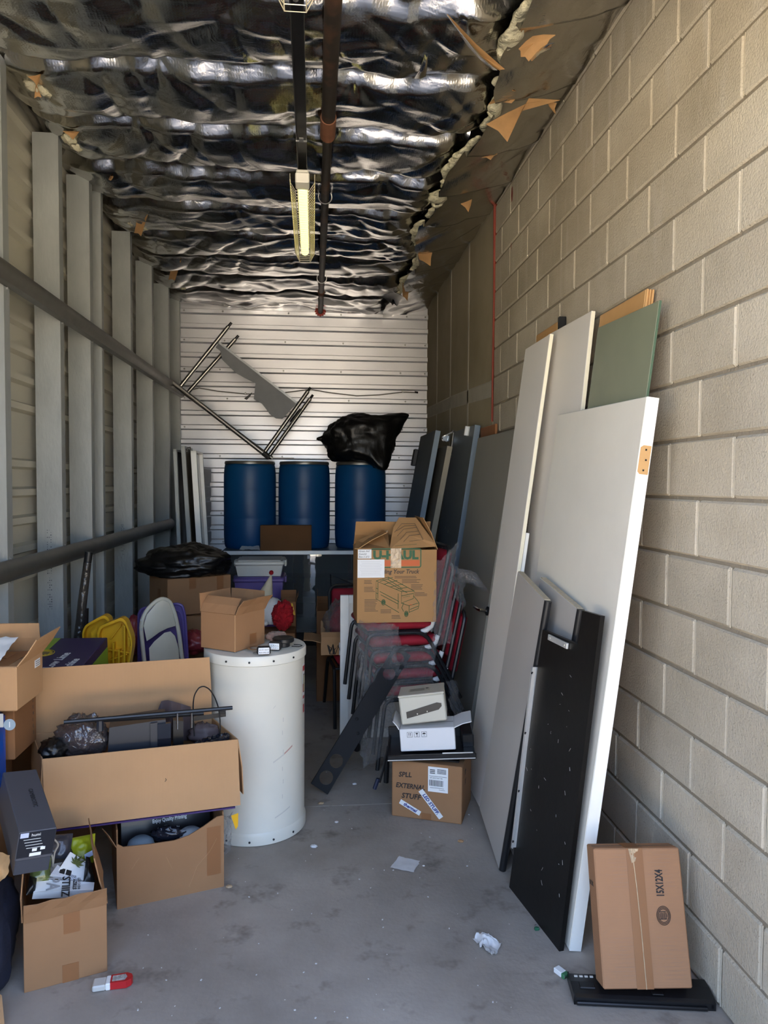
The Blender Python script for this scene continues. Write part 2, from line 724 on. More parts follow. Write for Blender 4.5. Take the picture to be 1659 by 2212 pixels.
for px, py, w_, h_ in ((1106, 420, .04, .10), (1104, 532, .015, .05)):
    p = at(px, py, X=XR - .002)
    t.add([(p.x, p.y - w_ / 2, p.z), (p.x, p.y - w_ / 4, p.z + h_ / 2), (p.x, p.y + w_ / 3, p.z + h_ / 2.2), (p.x, p.y + w_ / 2, p.z), (p.x, p.y + w_ / 5, p.z - h_ / 2), (p.x, p.y - w_ / 4, p.z - h_ / 2.3)], [(0, 1, 2, 3, 4, 5)])
part('paint_smear', t, REDC, wr, label='red paint smears')

# --- back wall: horizontal corrugated steel sheets
wb = tag(_link('wall_back', None, None, Matrix.Translation((0, YB, 0))), kind='structure')
PIT = 0.1595
zr0 = at(396, 672, Y=YB - .02).z % PIT
tot = int(3.9 / PIT)
NP = 5


def rib_profile(z0, z1, base, out, w=0.064, sl=0.013, pit=PIT, ph=0.0):
    pts = [(base, z0)]
    z = ph
    while z < z1:
        if z - w / 2 > z0 and z + w / 2 < z1:
            pts += [(base, z - w / 2), (out, z - w / 2 + sl), (out, z + w / 2 - sl), (base, z + w / 2)]
        z += pit
    pts.append((base, z1))
    return pts


edges = [0.0] + [zr0 + PIT * (k + 0.5) for k in (5, 10, 15, 20)] + [3.95]
for k in range(5):
    prof = rib_profile(edges[k] - (0.012 if k else 0), edges[k + 1], 0.0 - 0.002 * k, -0.038 - 0.002 * k, ph=zr0)
    mb = MB().strip(prof, 0.0012, -1.47, XR - 0.002, lambda u, v, t_: (t_, u - 0.012, v))
    part('corrugated_sheet', mb, BACKP, wb)
sc = MB()
RS = random.Random(5)
for z in np.arange(zr0 + PIT * 4, 3.8, PIT * 2):
    for x in (-1.42, -1.0, -.3, .35, 1.0, 1.26):
        xx = x + RS.uniform(-.05, .05) * (abs(x) < 1.2)
        sc.lathe([(0.010, 0), (0.010, 0.004), (0.005, 0.008)], 8, Matrix.Translation((xx, -0.060, z + 0.0)) @ Matrix.Rotation(math.radians(90), 4, 'X'))
part('sheet_screws', sc, SCREW, wb, kind='stuff')

# --- left wall: beige ribbed siding behind galvanised studs, two girts across
wlft = tag(_link('wall_left', None, None, Matrix.Translation((XS, 0, 0))), kind='structure')
zl0 = at(45, 760, X=XS).z % PIT
for k in range(4):
    z0, z1 = k * 0.96 - (0.01 if k else 0), (k + 1) * 0.96
    prof = rib_profile(z0, z1, 0.002 * k, 0.036 + 0.002 * k, w=0.060, ph=zl0)
    mb = MB().strip(prof, -0.0012, 1.2, YB, lambda u, v, t_: (u, t_, v))
    part('siding_sheet', mb, SIDING, wlft)
STUDS = [(1.40, 0), (2.13, 0), (2.88, 0), (3.63, 0), (4.40, 0), (4.975, 1), (5.235, 2), (6.04, 0), (6.82, 3), (7.57, 0), (8.17, 4)]
for y, kd in STUDS:
    th = 0.0025
    fl = 0.065 if kd != 2 else 0.05
    a, b = -1.603 - XS, XL - XS
    if kd == 2:
        prof = [(b - .018, y - .05), (b, y - .05), (b, y), (a, y), (a, y - .05)][::-1]
        prof = [(a, y - .05), (a, y), (b, y), (b, y - 0.012)]
        prof = [(a, y + fl), (a, y), (b, y), (b, y + fl)]
    else:
        prof = [(a + .02, y + fl), (a, y + fl), (a, y), (b, y), (b, y + fl), (b - .016, y + fl)]
    mb = MB().strip(prof, th, 0.0, 3.66, lambda u, v, t_: (u, v, t_))
    part('stud', mb, STEEL, wlft)
rs = random.Random(31)
INKS = mat('stud_stamp_ink', rgb(70, 76, 84), .6)
for ys_, z0_, n_ in ((4.40, .92, 34), (6.04, 1.05, 20)):
    st = MB()
    for i in range(n_):
        zz = z0_ + .014 * i
        for j in range(3):
            if rs.random() < .55:
                st.box((-1.545 - XS + .010 * j, ys_ - .0032, zz), (.006 * rs.uniform(.4, 1), .0004, .007 * rs.uniform(.4, 1)))
    part('ink_stamp', st, INKS, wlft, kind='stuff', label='faint dotted ink stamp up the stud')
for z, nm in ((2.642, 1), (1.238, 2)):
    h = 0.048
    b = XL - XS
    prof = [(b, z + h), (b + .032, z + h), (b + .040, z + h - .012), (b + .040, z + .004), (b + .030, z - .012), (b + .030, z - h + .010), (b + .002, z - h)]
    if nm == 2:
        prof = [(b + .001, z + h), (b + .014, z + h), (b + .038, z + .022), (b + .042, z), (b + .038, z - .022), (b + .014, z - h), (b + .001, z - h)]
    ye = 8.28 if nm == 1 else 7.62
    mb = MB().strip(prof, 0.003, 1.22, ye, lambda u, v, t_: (u, t_, v))
    g = part('girt', mb, STEEL_D, wlft, smooth=True, sharp=50)
    for y, kd in STUDS[3:10]:
        for dz in ((-h - .006), (h + .006)):
            part('girt_screw', MB().lathe([(.009, 0), (.009, .004), (.005, .008)], 8, Matrix.Translation((b + 0.0005, y + .03, z + dz)) @ Matrix.Rotation(math.radians(90), 4, 'Y')), SCREW, g)

# --- front wall with the open roll-up doorway (behind the picture plane of what is seen)
FRW = mat('front_wall_paint', rgb(190, 184, 170), 0.8)
mb = MB().box((-1.56, DOOR_Y - .08, 1.98), (0.55, 0.16, 3.96)).box((1.38, DOOR_Y - .08, 1.98), (0.3, 0.16, 3.96)).box((0, DOOR_Y - .08, 3.55), (3.2, 0.158, 0.82))
tag(part('wall_front', mb, FRW), kind='structure')
ROOF = mat('roof_deck', rgb(120, 122, 124), 0.6, 0.4)
tag(part('roof', MB().box((-0.1, 4.8, 4.0), (3.6, 7.4, 0.06)), ROOF), kind='structure')
tag(part('wall_outer', MB().box((-1.72, 4.8, 1.98), (0.04, 7.2, 3.96)).box((-0.1, 8.42, 1.98), (3.4, 0.04, 3.96)), ROOF), kind='structure')

# --- ceiling: foil-faced insulation batts sagging between joists
SEAMS = [1.2, 1.8, 2.4, 3.0, 3.6, 4.19, 4.76, 5.34, 5.93, 6.5, 7.1, 7.72, 8.30]


def foil_material():
    m = bpy.data.materials.new('foil_facing')
    m.use_nodes = True
    N, L = m.node_tree.nodes, m.node_tree.links
    b = N['Principled BSDF']
    b.inputs['Base Color'].default_value = (0.60, 0.59, 0.57, 1)
    b.inputs['Metallic'].default_value = 1.0
    b.inputs['Roughness'].default_value = 0.21
    tc = N.new('ShaderNodeTexCoord')
    n1 = N.new('ShaderNodeTexNoise')
    n1.inputs['Scale'].default_value = 14
    n1.inputs['Detail'].default_value = 5
    n1.inputs['Distortion'].default_value = 1.2
    L.new(tc.outputs['Object'], n1.inputs['Vector'])
    b1 = N.new('ShaderNodeBump')
    b1.inputs['Strength'].default_value = 0.22
    b1.inputs['Distance'].default_value = 0.014
    L.new(n1.outputs[0], b1.inputs['Height'])
    # the scrim: a fine square reinforcing mesh pressed into the foil
    w = []
    for d in ('X', 'Y'):
        t_ = N.new('ShaderNodeTexWave')
        t_.bands_direction = d
        t_.inputs['Scale'].default_value = 24
        L.new(tc.outputs['Object'], t_.inputs['Vector'])
        w.append(t_)
    mx = N.new('ShaderNodeMath')
    mx.operation = 'MAXIMUM'
    L.new(w[0].outputs['Fac'], mx.inputs[0])
    L.new(w[1].outputs['Fac'], mx.inputs[1])
    b2 = N.new('ShaderNodeBump')
    b2.inputs['Strength'].default_value = 0.05
    b2.inputs['Distance'].default_value = 0.004
    L.new(mx.outputs[0], b2.inputs['Height'])
    L.new(b1.outputs[0], b2.inputs['Normal'])
    L.new(b2.outputs[0], b.inputs['Normal'])
    return m


FOIL = foil_material()
KRAFT = mat('kraft_paper', rgb(178, 138, 92), 0.8, var=0.10, vs=12, bump=0.3, bs=30)
FLUFF = mat('insulation_fluff', rgb(214, 208, 180), 1.0, var=0.10, vs=20, bump=0.8, bs=25, bdist=0.03, spec=0.05)


def seam_x(y):
    """Where the batts end and the strip along the right wall begins."""
    return 0.86 + 0.05 * math.sin(y * 2.1) + 0.03 * math.sin(y * 5.3)


PINCH = [(-.75, 3.62), (.62, 3.02), (-.1, 4.2), (.45, 4.78), (-1.0, 4.2), (.2, 3.62), (-.55, 5.36), (.5, 5.94), (-.2, 6.5), (-.9, 6.52), (.3, 7.1), (-.6, 7.72)]


def foil_z(x, y):
    k = max(i for i, s in enumerate(SEAMS) if s <= y + 1e-9)
    k = min(k, len(SEAMS) - 2)
    wob = 0.030 * noise.noise(Vector((x * 1.3, k * 3.1, 0.5)))
    yy = y + 0.05 * noise.noise(Vector((x * 1.8, y * .8, 7.7))) + 0.03 * noise.noise(Vector((x * 4, y * 2, 2)))
    a, b = SEAMS[k], SEAMS[k + 1]
    t = min(1, max(0, (yy - a) / (b - a)))
    dist = min(t, 1 - t) * (b - a)
    pw = 3.2 + 3.0 * noise.noise(Vector((x * 2.3, k * 2.7, 4)))
    sag = 0.080 * (1 - abs(2 * t - 1) ** max(1.6, pw))
    # folds gathered at the joists
    gather = 0.045 * math.exp(-dist / 0.05) * (noise.noise(Vector((x * 9, k * 5.0, 0))) + .3) - 0.030 * math.exp(-((t - 0.10) / 0.05) ** 2) * (0.6 + noise.noise(Vector((x * 2, k, 3))))
    q = Vector((x * 3.0, y * 4.5, k * 1.7))
    q = q + Vector((noise.noise(q), noise.noise(q + Vector((5, 5, 5))), 0)) * 0.7
    wr1 = 0.010 * noise.fractal(q * .7, 1.0, 2.0, 2)

    def crease(v, sharp):
        return max(0.0, 1 - sharp * abs(noise.noise(v))) ** 1.3
    d1 = Vector(((x + y) * 2.3 + 1.2 * noise.noise(Vector((x, y, 1))), (x - y) * 0.7, k * 2.0))
    d2 = Vector(((x - 0.7 * y) * 3.4, (x + y) * 1.0 + 9, k * 4.0))
    d3 = Vector((y * 6.5 + noise.noise(Vector((x * 2, y, 5))), x * 1.1, k * 3.0))
    wr2 = 0.020 * crease(d1, 3.0) - 0.014
    wr3 = 0.013 * crease(d2, 3.2) - 0.009 * crease(d3, 3.0)
    for (px_, py_) in PINCH:                        # pins that hold the facing: puckers run out from them
        rx, ry = x - px_, y - py_
        r = math.hypot(rx, ry)
        if r < .45:
            an = math.atan2(ry, rx)
            wr3 += .030 * math.exp(-r / .05) + .010 * math.cos(an * 7 + 3 * noise.noise(Vector((px_, py_, 0)))) * math.exp(-r / .16) * min(1, r / .04)
    z = ZC - 0.02 + wob - sag + gather + (wr1 + wr2 + wr3) * (0.45 + min(1.0, dist * 5) * .55)
    xs = seam_x(y)
    if x > xs - 0.22:                               # pinched up towards the torn edge
        u = min(1.0, (x - (xs - 0.22)) / 0.22)
        z += 0.055 * u * u
    e = (x - XL)
    if e < 0.2:
        z += 0.05 * (1 - e / 0.2) ** 2 - 0.02 * (1 - e / 0.2)
    if y > 8.1:
        z -= 0.06 * (y - 8.1) / 0.2
    return z


def strip_z(x, y):
    """Foil strip that runs down to the block wall."""
    xs = seam_x(y)
    u = (x - xs) / (XR - xs)
    k = max(i for i, s in enumerate(SEAMS) if s <= y + 1e-9)
    k = min(k, len(SEAMS) - 2)
    a, b = SEAMS[k], SEAMS[k + 1]
    t = (y - a) / (b - a)
    z = 3.575 + 0.095 * u - 0.02 * math.sin(math.pi * u) - 0.045 * min(1, max(0, t)) ** 1.3 * (1 - 0.6 * u)
    z += 0.014 * noise.fractal(Vector((x * 3, y * 2.4, 11)), 1, 2, 3) + 0.014 * max(0, 1 - 3 * abs(noise.noise(Vector(((x + y) * 2.6, (x - y) * 1.1, 3)))))
    return z


rows = []
NX, NY = 190, 520
for j in range(NY + 1):
    y = DOOR_Y + (YB - 0.01 - DOOR_Y) * j / NY
    x1 = seam_x(y) + 0.02 + 0.03 * noise.noise(Vector((y * 6, 0, 0)))
    rows.append([(XS + 0.02 + (x1 - XS - 0.02) * i / NX, y, foil_z(XS + 0.02 + (x1 - XS - 0.02) * i / NX, y)) for i in range(NX + 1)])
ceil = part('ceiling', MB().grid(rows), FOIL, smooth=True, sharp=180)
tag(ceil, kind='structure')
rows = []
for j in range(361):
    y = DOOR_Y + (YB - 0.01 - DOOR_Y) * j / 360
    x0 = seam_x(y) - 0.02 + 0.03 * noise.noise(Vector((y * 5, 4, 0)))
    rows.append([(x0 + (XR - 0.004 - x0) * i / 40, y, strip_z(x0 + (XR - x0) * i / 40, y)) for i in range(41)])
part('foil_strip', MB().grid(rows), FOIL, ceil, smooth=True, sharp=180, label='foil strip lapping down to the block wall')


def flap(name, pts, m, lab=None, bow=0.02):
    """A torn, slightly curled piece of facing through measured corner points."""
    P = [Vector(p) for p in pts]
    c = sum(P, Vector()) / len(P)
    n = (P[1] - P[0]).cross(P[2] - P[0]).normalized()
    vs = [tuple(p) for p in P]
    mids = [tuple((P[i] + P[(i + 1) % len(P)]) / 2 + n * bow * .4 + (c - (P[i] + P[(i + 1) % len(P)]) / 2) * .06) for i in range(len(P))]
    ring = []
    for a, b in zip(vs, mids):
        ring += [a, b]
    k = len(ring)
    mb = MB().add(ring + [tuple(c + n * bow)] + [tuple(Vector(q) - n * .002) for q in ring] + [tuple(c + n * (bow - .002))],
                  [(i, (i + 1) % k, k) for i in range(k)] + [(k + 1 + i, 2 * k + 1, k + 1 + (i + 1) % k) for i in range(k)] + [(i, k + 1 + i, k + 1 + (i + 1) % k, (i + 1) % k) for i in range(k)])
    return part(name, mb, m, ceil, smooth=True, sharp=50, label=lab)


def cz(px, py, z):
    return at(px, py, Z=z)


PAPER = [  # pixel corners and heights of the torn kraft flaps
    ([(1142, 212), (1210, 246 - 30), (1140, 222), (1050, 268), (1096, 306)], [3.56, 3.55, 3.55, 3.50, 3.44]),
    ([(1120, 105), (1150, 78), (1200, 75), (1180, 98), (1142, 132), (1125, 122)], [3.55, 3.56, 3.56, 3.53, 3.50, 3.51]),
    ([(1082, 200), (1110, 195), (1132, 205), (1105, 222), (1055, 225)], [3.56, 3.56, 3.57, 3.55, 3.56]),
    ([(1178, 214), (1202, 222), (1200, 247)], [3.56, 3.57, 3.52]),
    ([(900, 535), (935, 540), (930, 575), (905, 560)], [3.58, 3.58, 3.47, 3.50]),
    ([(995, 440), (1020, 430), (1012, 458)], [3.56, 3.56, 3.50]),
    ([(965, 30), (1090, 150), (1080, 153), (1040, 125)], [3.57, 3.52, 3.50, 3.53]),
    ([(1040, 340), (1075, 332), (1060, 345)], [3.56, 3.56, 3.55]),
    ([(60, 165), (88, 160), (80, 185)], [3.60, 3.60, 3.56]),
    ([(78, 180), (90, 210), (74, 212)], [3.61, 3.58, 3.57]),
    ([(135, 283), (172, 284), (158, 302)], [3.62, 3.61, 3.58]),
    ([(295, 470), (322, 457), (305, 510), (290, 503)], [3.62, 3.62, 3.55, 3.55]),
    ([(370, 570), (392, 562), (378, 606), (364, 604)], [3.63, 3.62, 3.56, 3.55]),
    ([(218, 383), (245, 380), (240, 390)], [3.63, 3.62, 3.60]),
    ([(590, 640), (640, 640), (625, 650), (600, 648)], [3.66, 3.66, 3.63, 3.63]),
    ([(870, 600), (888, 610), (880, 650), (870, 640)], [3.60, 3.60, 3.48, 3.50]),
]
for pts, zs in PAPER:
    flap('paper_flap', [cz(px, py, z) for (px, py), z in zip(pts, zs)], KRAFT, 'tan torn paper backing')
for pts, zs in (([(965, 32), (1040, 122), (1075, 152), (1060, 150), (1010, 100)], [3.56, 3.50, 3.48, 3.51, 3.53]),
                ([(1143, 134), (1180, 100), (1198, 92), (1190, 105), (1148, 133)], [3.50, 3.52, 3.53, 3.50, 3.49]),
                ([(895, 170), (920, 165), (925, 120), (918, 118)], [3.52, 3.53, 3.5, 3.5]),
                ([(820, 640), (845, 655), (858, 662), (870, 640), (850, 630)], [3.6, 3.52, 3.50, 3.54, 3.6])):
    flap('foil_scrap', [cz(px, py, z) for (px, py), z in zip(pts, zs)], FOIL)
for seg, (ya, yb) in enumerate(((2.55, 3.35), (3.45, 4.0), (4.05, 4.75), (4.8, 5.3), (5.35, 5.95), (6.0, 6.6), (6.7, 7.5))):
    P, R = [], []
    for i in range(40):
        y = ya + (yb - ya) * i / 39
        q = Vector((seg * 5.0, y * 6, 1))
        e = math.sin(math.pi * i / 39) ** .5
        P.append((seam_x(y) - .005 + .035 * noise.noise(q), y, 3.598 + .014 * noise.noise(q + Vector((9, 0, 0)))))
        R.append(.008 + e * (.040 + .050 * max(-.6, noise.noise(q * .8 + Vector((0, 0, 7))))))
    mb = MB().tube(P, R, 18, flat=.5)
    mb.v = [tuple(Vector(v) + Vector((1, 1, .6)) * .022 * noise.fractal(Vector(v) * 18, 1, 2, 4)) for v in mb.v]
    part('insulation_tuft', mb, FLUFF, ceil, smooth=True, sharp=180, label='pale glass wool showing through the tear')
for i, (px, py) in enumerate(((70, 185), (100, 195), (150, 300), (165, 315), (285, 480), (310, 490), (340, 535), (362, 575), (395, 620))):
    p = cz(px, py, 3.62)
    part('insulation_tuft', blob(p, (.035, .05, .025), 60 + i, .35, 2.0, .05, 16, 10), FLUFF, ceil, smooth=True, sharp=180)

# ------------------------------------------------------------------ overhead: light channel, lamps, sprinkler pipe
BLACKM = mat('black_metal', rgb(34, 34, 35), 0.42, 0.3, var=0.2, vs=8)
CHAN = mat('dark_channel', rgb(70, 70, 70), 0.4, 0.7, var=0.15, vs=5)
PIPEM = mat('rusty_black_pipe', rgb(52, 45, 41), 0.55, 0.3, c2=rgb(110, 78, 60), vs=3.5, sharp=(0.52, 0.72))
REDP = mat('red_paint', rgb(176, 58, 40), 0.45)
WHITEM = mat('white_enamel', rgb(226, 224, 212), 0.35)
BRASSW = mat('pale_wire', rgb(222, 212, 190), 0.35, 0.3)
TUBE = emit_mat('lit_tube', (1.0, 0.93, 0.28, 1), 1.0)
TUBE.node_tree.nodes['Principled BSDF'].inputs['Emission Strength'].default_value = 0.17
LZ = 3.17
lx = at(650, 250, Z=LZ + .12).x
ch = tag(part('light_channel', MB().strip([(-.021, .0), (-.021, .042), (.021, .042), (.021, 0)], .003, DOOR_Y + .05, 3.98, lambda u, v, t: (lx + u, t, LZ + .07 + v)).box((lx, 2.6, LZ + .128), (.01, 2.74, .03)), CHAN), 'dark steel channel carrying the lamps, below the foil ceiling', 'channel')
for y in (1.5, 2.7, 3.9):
    part('hanger_rod', MB().tube([(lx, y, LZ + .11), (lx, y, 3.66)], .006, 6), CHAN, ch)
part('knockout_clip', MB().box((lx, 3.42, LZ + .066), (.05, .008, .006)).box((lx, 3.40, LZ + .064), (.02, .03, .004)), SCREW, ch)


def caged_lamp(y0, y1, lab):
    t = thing('caged_tube_light', lab, 'light', (lx, (y0 + y1) / 2, LZ))
    L_ = (y1 - y0) / 2
    part('housing', MB().box((0, 0, .052), (.062, 2 * L_ - .04, .03), .006).box((0, -L_ + .05, .02), (.07, .10, .05), .006), WHITEM, t)
    part('tube', MB().tube([(0, -L_ + .10, .012), (0, L_ - .04, .012)], .024, 12), TUBE, t, smooth=True, label='lit yellowish fluorescent tube')
    part('tube_end', MB().tube([(0, -L_ + .07, .012), (0, -L_ + .10, .012)], .012, 8), SCREW, t)
    part('tube_end', MB().tube([(0, L_ - .04, .012), (0, L_ + .02, .012)], .010, 8), SCREW, t)
    cage = MB()
    hexp = [(-.062, .05), (-.062, .01), (-.034, -.045), (.034, -.045), (.062, .01), (.062, .05)]
    n = 33
    for i in range(n):
        y = -L_ + .01 + (2 * L_ - .02) * i / (n - 1)
        cage.tube([(x, y + (.0 if abs(x) < .04 else .028 * (1 if i < n - 1 else 0)), z) for x, z in hexp], .0017, 4)
    for x, z in hexp[1:5]:
        cage.tube([(x, -L_ + .01, z), (x, L_ - .01, z)], .0022, 4)
    part('wire_cage', cage, BRASSW, t, label='cream wire guard')
    return t


caged_lamp(3.70, 4.90, 'lit fluorescent tube light in cream wire cage, hanging mid-room')
caged_lamp(1.25, 2.33, 'end of caged tube light at the top edge of the photo')

pz = at(692, 676, Y=YB).z
pxx = at(692, 676, Y=YB).x
pt = thing('sprinkler_pipe', 'rusty black overhead pipe running to the back wall', 'pipe', (pxx, 4.8, pz))
py_ = []
part('pipe', MB().tube([(pxx, DOOR_Y, pz - .02), (pxx, 4.02, pz - .012)], .036, 14), PIPEM, pt, world=True, smooth=True)
part('pipe', MB().tube([(pxx, 4.02, pz - .012), (pxx, YB - .06, pz)], .027, 14), PIPEM, pt, world=True, smooth=True)
part('coupling', MB().tube([(pxx, 3.86, pz - .012), (pxx, 4.06, pz - .012)], .042, 14), mat('rust_primer', rgb(128, 84, 62), 0.7, var=.2, vs=9), pt, world=True, smooth=True)
part('coupling', MB().tube([(pxx, 7.35, pz), (pxx, 7.43, pz)], .034, 12), MATS['rust_primer'], pt, world=True, smooth=True)
for y in (2.3, 4.95, 6.9):
    part('pipe_ring', MB().tube([(pxx + .045 * math.cos(a), y, pz + .047 * math.sin(a)) for a in np.linspace(0, 2 * math.pi, 17)[:-1]], .004, 5, closed=True).tube([(pxx, y, pz + .05), (pxx, y, 3.62 if pz + .05 < 3.6 else pz + .1)], .005, 6), SCREW, pt, world=True)
part('drop_pipe', MB().tube([(pxx - .012, YB - .07, pz + .35), (pxx - .012, YB - .07, pz + .06)], .028, 12), mat('grey_pipe', rgb(112, 110, 108), .4, .6), pt, world=True, smooth=True)
esc = MB()
for k in range(12):
    a = 2 * math.pi * k / 12
    esc.box((pxx + .052 * math.cos(a), YB - .052, pz + .042 * math.sin(a)), (.022, .02, .022), .004)
esc.tube([(pxx, YB - .065, pz), (pxx, YB - .03, pz)], .046, 16)
part('escutcheon', esc, REDP, pt, world=True, label='red notched pipe clamp')

# cord clipped along the back wall
CORDM = mat('grey_cord', rgb(120, 118, 114), .6)
cpx = [(398, 846), (430, 838), (470, 845), (530, 851), (590, 851), (640, 845), (670, 841), (710, 848), (770, 855), (820, 853), (870, 847), (902, 848)]
cord = thing('wall_cord', 'thin grey cord clipped along the white corrugated back wall', 'cord', at(650, 846, Y=YB - .04))
part('cord', MB().tube([at(x, y, Y=YB - .045) for x, y in cpx], .006, 6), CORDM, cord, world=True, smooth=True)
for x, y in ((671, 842), (870, 846), (530, 851)):
    p = at(x, y, Y=YB - .045)
    part('cord_clip', MB().box((p.x, p.y + .004, p.z + .004), (.018, .02, .03), .003), SCREW, cord, world=True)
part('cord_end', MB().tube([at(896, 847, Y=YB - .045), at(903, 848, Y=YB - .045)], .011, 8), BLACKM, cord, world=True)

# ------------------------------------------------------------------ doors and panels leaning along the right wall
PWHITE = mat('white_door_paint', rgb(238, 232, 218), 0.5, var=0.03, vs=3, bump=0.04, bs=12)
PEDGE = mat('white_gloss_edge', rgb(246, 244, 236), 0.4, var=0.02, vs=8)
MELA = mat('white_melamine', rgb(236, 230, 220), 0.45, var=0.015, vs=2)
CREAM = mat('cream_edge', rgb(244, 236, 208), 0.45)
GREYP = mat('grey_laminate', rgb(186, 181, 174), 0.5, var=0.03, vs=3)
GREYD = mat('grey_door', rgb(150, 146, 134), 0.55, var=0.03, vs=2)
BLUED = mat('blue_door_edge', rgb(122, 138, 152), 0.5, var=0.05, vs=5)
BLUEF = mat('slate_door_face', rgb(92, 98, 100), 0.5, var=0.08, vs=3)
TAUPE = mat('taupe_door_edge', rgb(150, 142, 124), 0.55, var=0.06, vs=5)
TAUPF = mat('taupe_door_face', rgb(84, 78, 66), 0.55, var=0.08, vs=4)
WOOD = mat('pale_wood', rgb(206, 164, 108), 0.6, c2=rgb(186, 140, 88), vs=3, cs=(1, 1, .12), detail=6)
WOODD = mat('orange_wood', rgb(176, 118, 74), 0.6, c2=rgb(150, 96, 58), vs=3, cs=(1, 1, .15))
BLKP = mat('black_painted_board', rgb(15, 14, 13), 0.42, c2=rgb(24, 22, 21), vs=3, cs=(1, 1, .3), bump=0.12, bs=30, bdist=0.004, spec=0.3)
BLKR = mat('black_rubber', rgb(24, 24, 26), 0.4)
CHROME = mat('chrome', rgb(214, 214, 214), 0.16, 1.0)
ALU = mat('aluminium', rgb(222, 222, 218), 0.42, 0.6, var=.06, vs=6)
GGLASS = mat('frosted_green_glass', rgb(142, 146, 122), 0.25, 0.0, var=0.10, vs=1.6, spec=0.6)


def on_plane(px, py, o, n):
    d = ray(px, py)
    return EYEP + d * ((Vector(o) - EYEP).dot(n) / d.dot(n))


def near_edge(t_px, l_px, Y):
    """Top and floor point of a leaning edge in the plane y=Y through two pixels."""
    a, b = at(*t_px, Y=Y), at(*l_px, Y=Y)
    k = a.z / (a.z - b.z)
    return a, Vector((a.x + (b.x - a.x) * k, Y, 0))


class Lean:
    """A board leaning on the wall: corner B (near, floor), near top T, top vector w to the far side, thickness behind."""

    def __init__(s, name, label, cat, B, T, w, th, face, edge, group=None, edge_name='edge_band', ch=.002):
        s.B, s.T, s.w, s.th = Vector(B), Vector(T), Vector(w), th
        h = s.T - s.B
        s.n = s.w.cross(h).normalized()
        if s.n.x < 0:
            s.n = -s.n
        lift = max(0, -min(0, (s.n * th).z))
        s.B.z += lift
        s.T.z += lift
        s.M = frame_M(s.B, s.w, h)          # local x = to the far side, y = up the board, z = out of one face
        s.L, s.W = h.length, s.w.length
        s.out = -1 if s.M.col[2].xyz.dot(s.n) > 0 else 1      # local z direction of the visible face
        s.root = thing(name, label, cat, s.M, group)
        zc = -s.out * th / 2
        part('panel', MB().box((s.W / 2, s.L / 2, zc), (s.W, s.L, th), ch), face, s.root)
        if edge is not None:
            part(edge_name, MB().box((-.0006, s.L / 2, zc), (.0016, s.L - .002, th - .002)), edge, s.root)


    def loc(s, px, py):
        """local x, y of a pixel on the visible face"""
        p = s.M.inverted() @ on_plane(px, py, s.B, s.n)
        return p.x, p.y


# white door
B = at(1229, 2057, Z=0)
T = at(1385, 862, Y=B.y)
Fp = at(1198, 900, X=T.x)
wd = Lean('slab_door', 'white slab door with bare wood hinge mortise, leaning nearest on the wall', 'door', B, T, Fp - T, .045, PWHITE, PEDGE, ch=.003)
z0 = -wd.out * .045 / 2
yy = wd.loc(1372, 992)[1]
part('hinge_mortise', MB().prism([(-.018, -.05), (.012, -.05), (.020, -.042), (.020, .042), (.010, .05), (-.018, .05)], -.0015, .0015,
     wd.M.inverted() @ wd.M @ Matrix.Translation((-.0012, yy, z0)) @ Matrix.Rotation(math.radians(90), 4, 'Y')), WOOD, wd.root, label='bare wood hinge mortise with screw holes')
part('screw_holes', MB().box((-.003, yy + .035, z0), (.002, .006, .006)).box((-.003, yy, z0 + .004), (.002, .006, .006)).box((-.003, yy - .036, z0), (.002, .006, .006)), BLACKM, wd.root, kind='stuff')

# shelf boards
T = at(1188, 722, X=1.165)
B = Vector((at(1042, 1758, Z=0).x, T.y, 0))
Fp = at(1135, 755, X=1.165)
t1 = Lean('shelf_board', 'tall narrow white board with cream edge, left of the other tall board', 'board', B, T, Fp - T, .019, MELA, CREAM)
B3 = B + Vector((.022, .01, 0))
t3 = Lean('shelf_board', 'white edged board hidden behind the tall narrow cream-edged board', 'board', B3, B + (T - B) * .59 + Vector((.022, .01, 0)), (Fp - T) * .97, .019, MELA, PEDGE)
T = at(1267, 678, X=1.222)
Fp = at(1200, 715, X=1.222)
t2 = Lean('shelf_board', 'tall white board with cream edge beside the green glass', 'board', Vector((1.015, T.y, 0)), T, (Fp - T) * 1.42, .019, MELA, CREAM)

# green glass and bare wooden panel behind the white door
Tg = at(1401, 660, X=1.222)
lg = Lean('glass_sheet', 'frosted green glass sheet standing above the white door', 'glass', Vector((.976, Tg.y, 0)), Tg, Vector((0, .56, .02)), .010, GGLASS, mat('glass_edge_green', rgb(84, 106, 86), .2))
Tw = at(1395, 626, X=1.248)
lw_ = Lean('wooden_panel', 'bare pale wood panel behind the green glass', 'panel', Vector((1.012, Tw.y, 0)), Tw, Vector((0, .44, .0)), .034, WOOD, None, ch=.003)
for i, (dx, w_) in enumerate(((.006, .008), (.017, .006), (.028, .008))):
    part('edge_strip', MB().box((-.003, lw_.L / 2, -lw_.out * dx), (.008, lw_.L, w_), .001), WOOD, lw_.root)

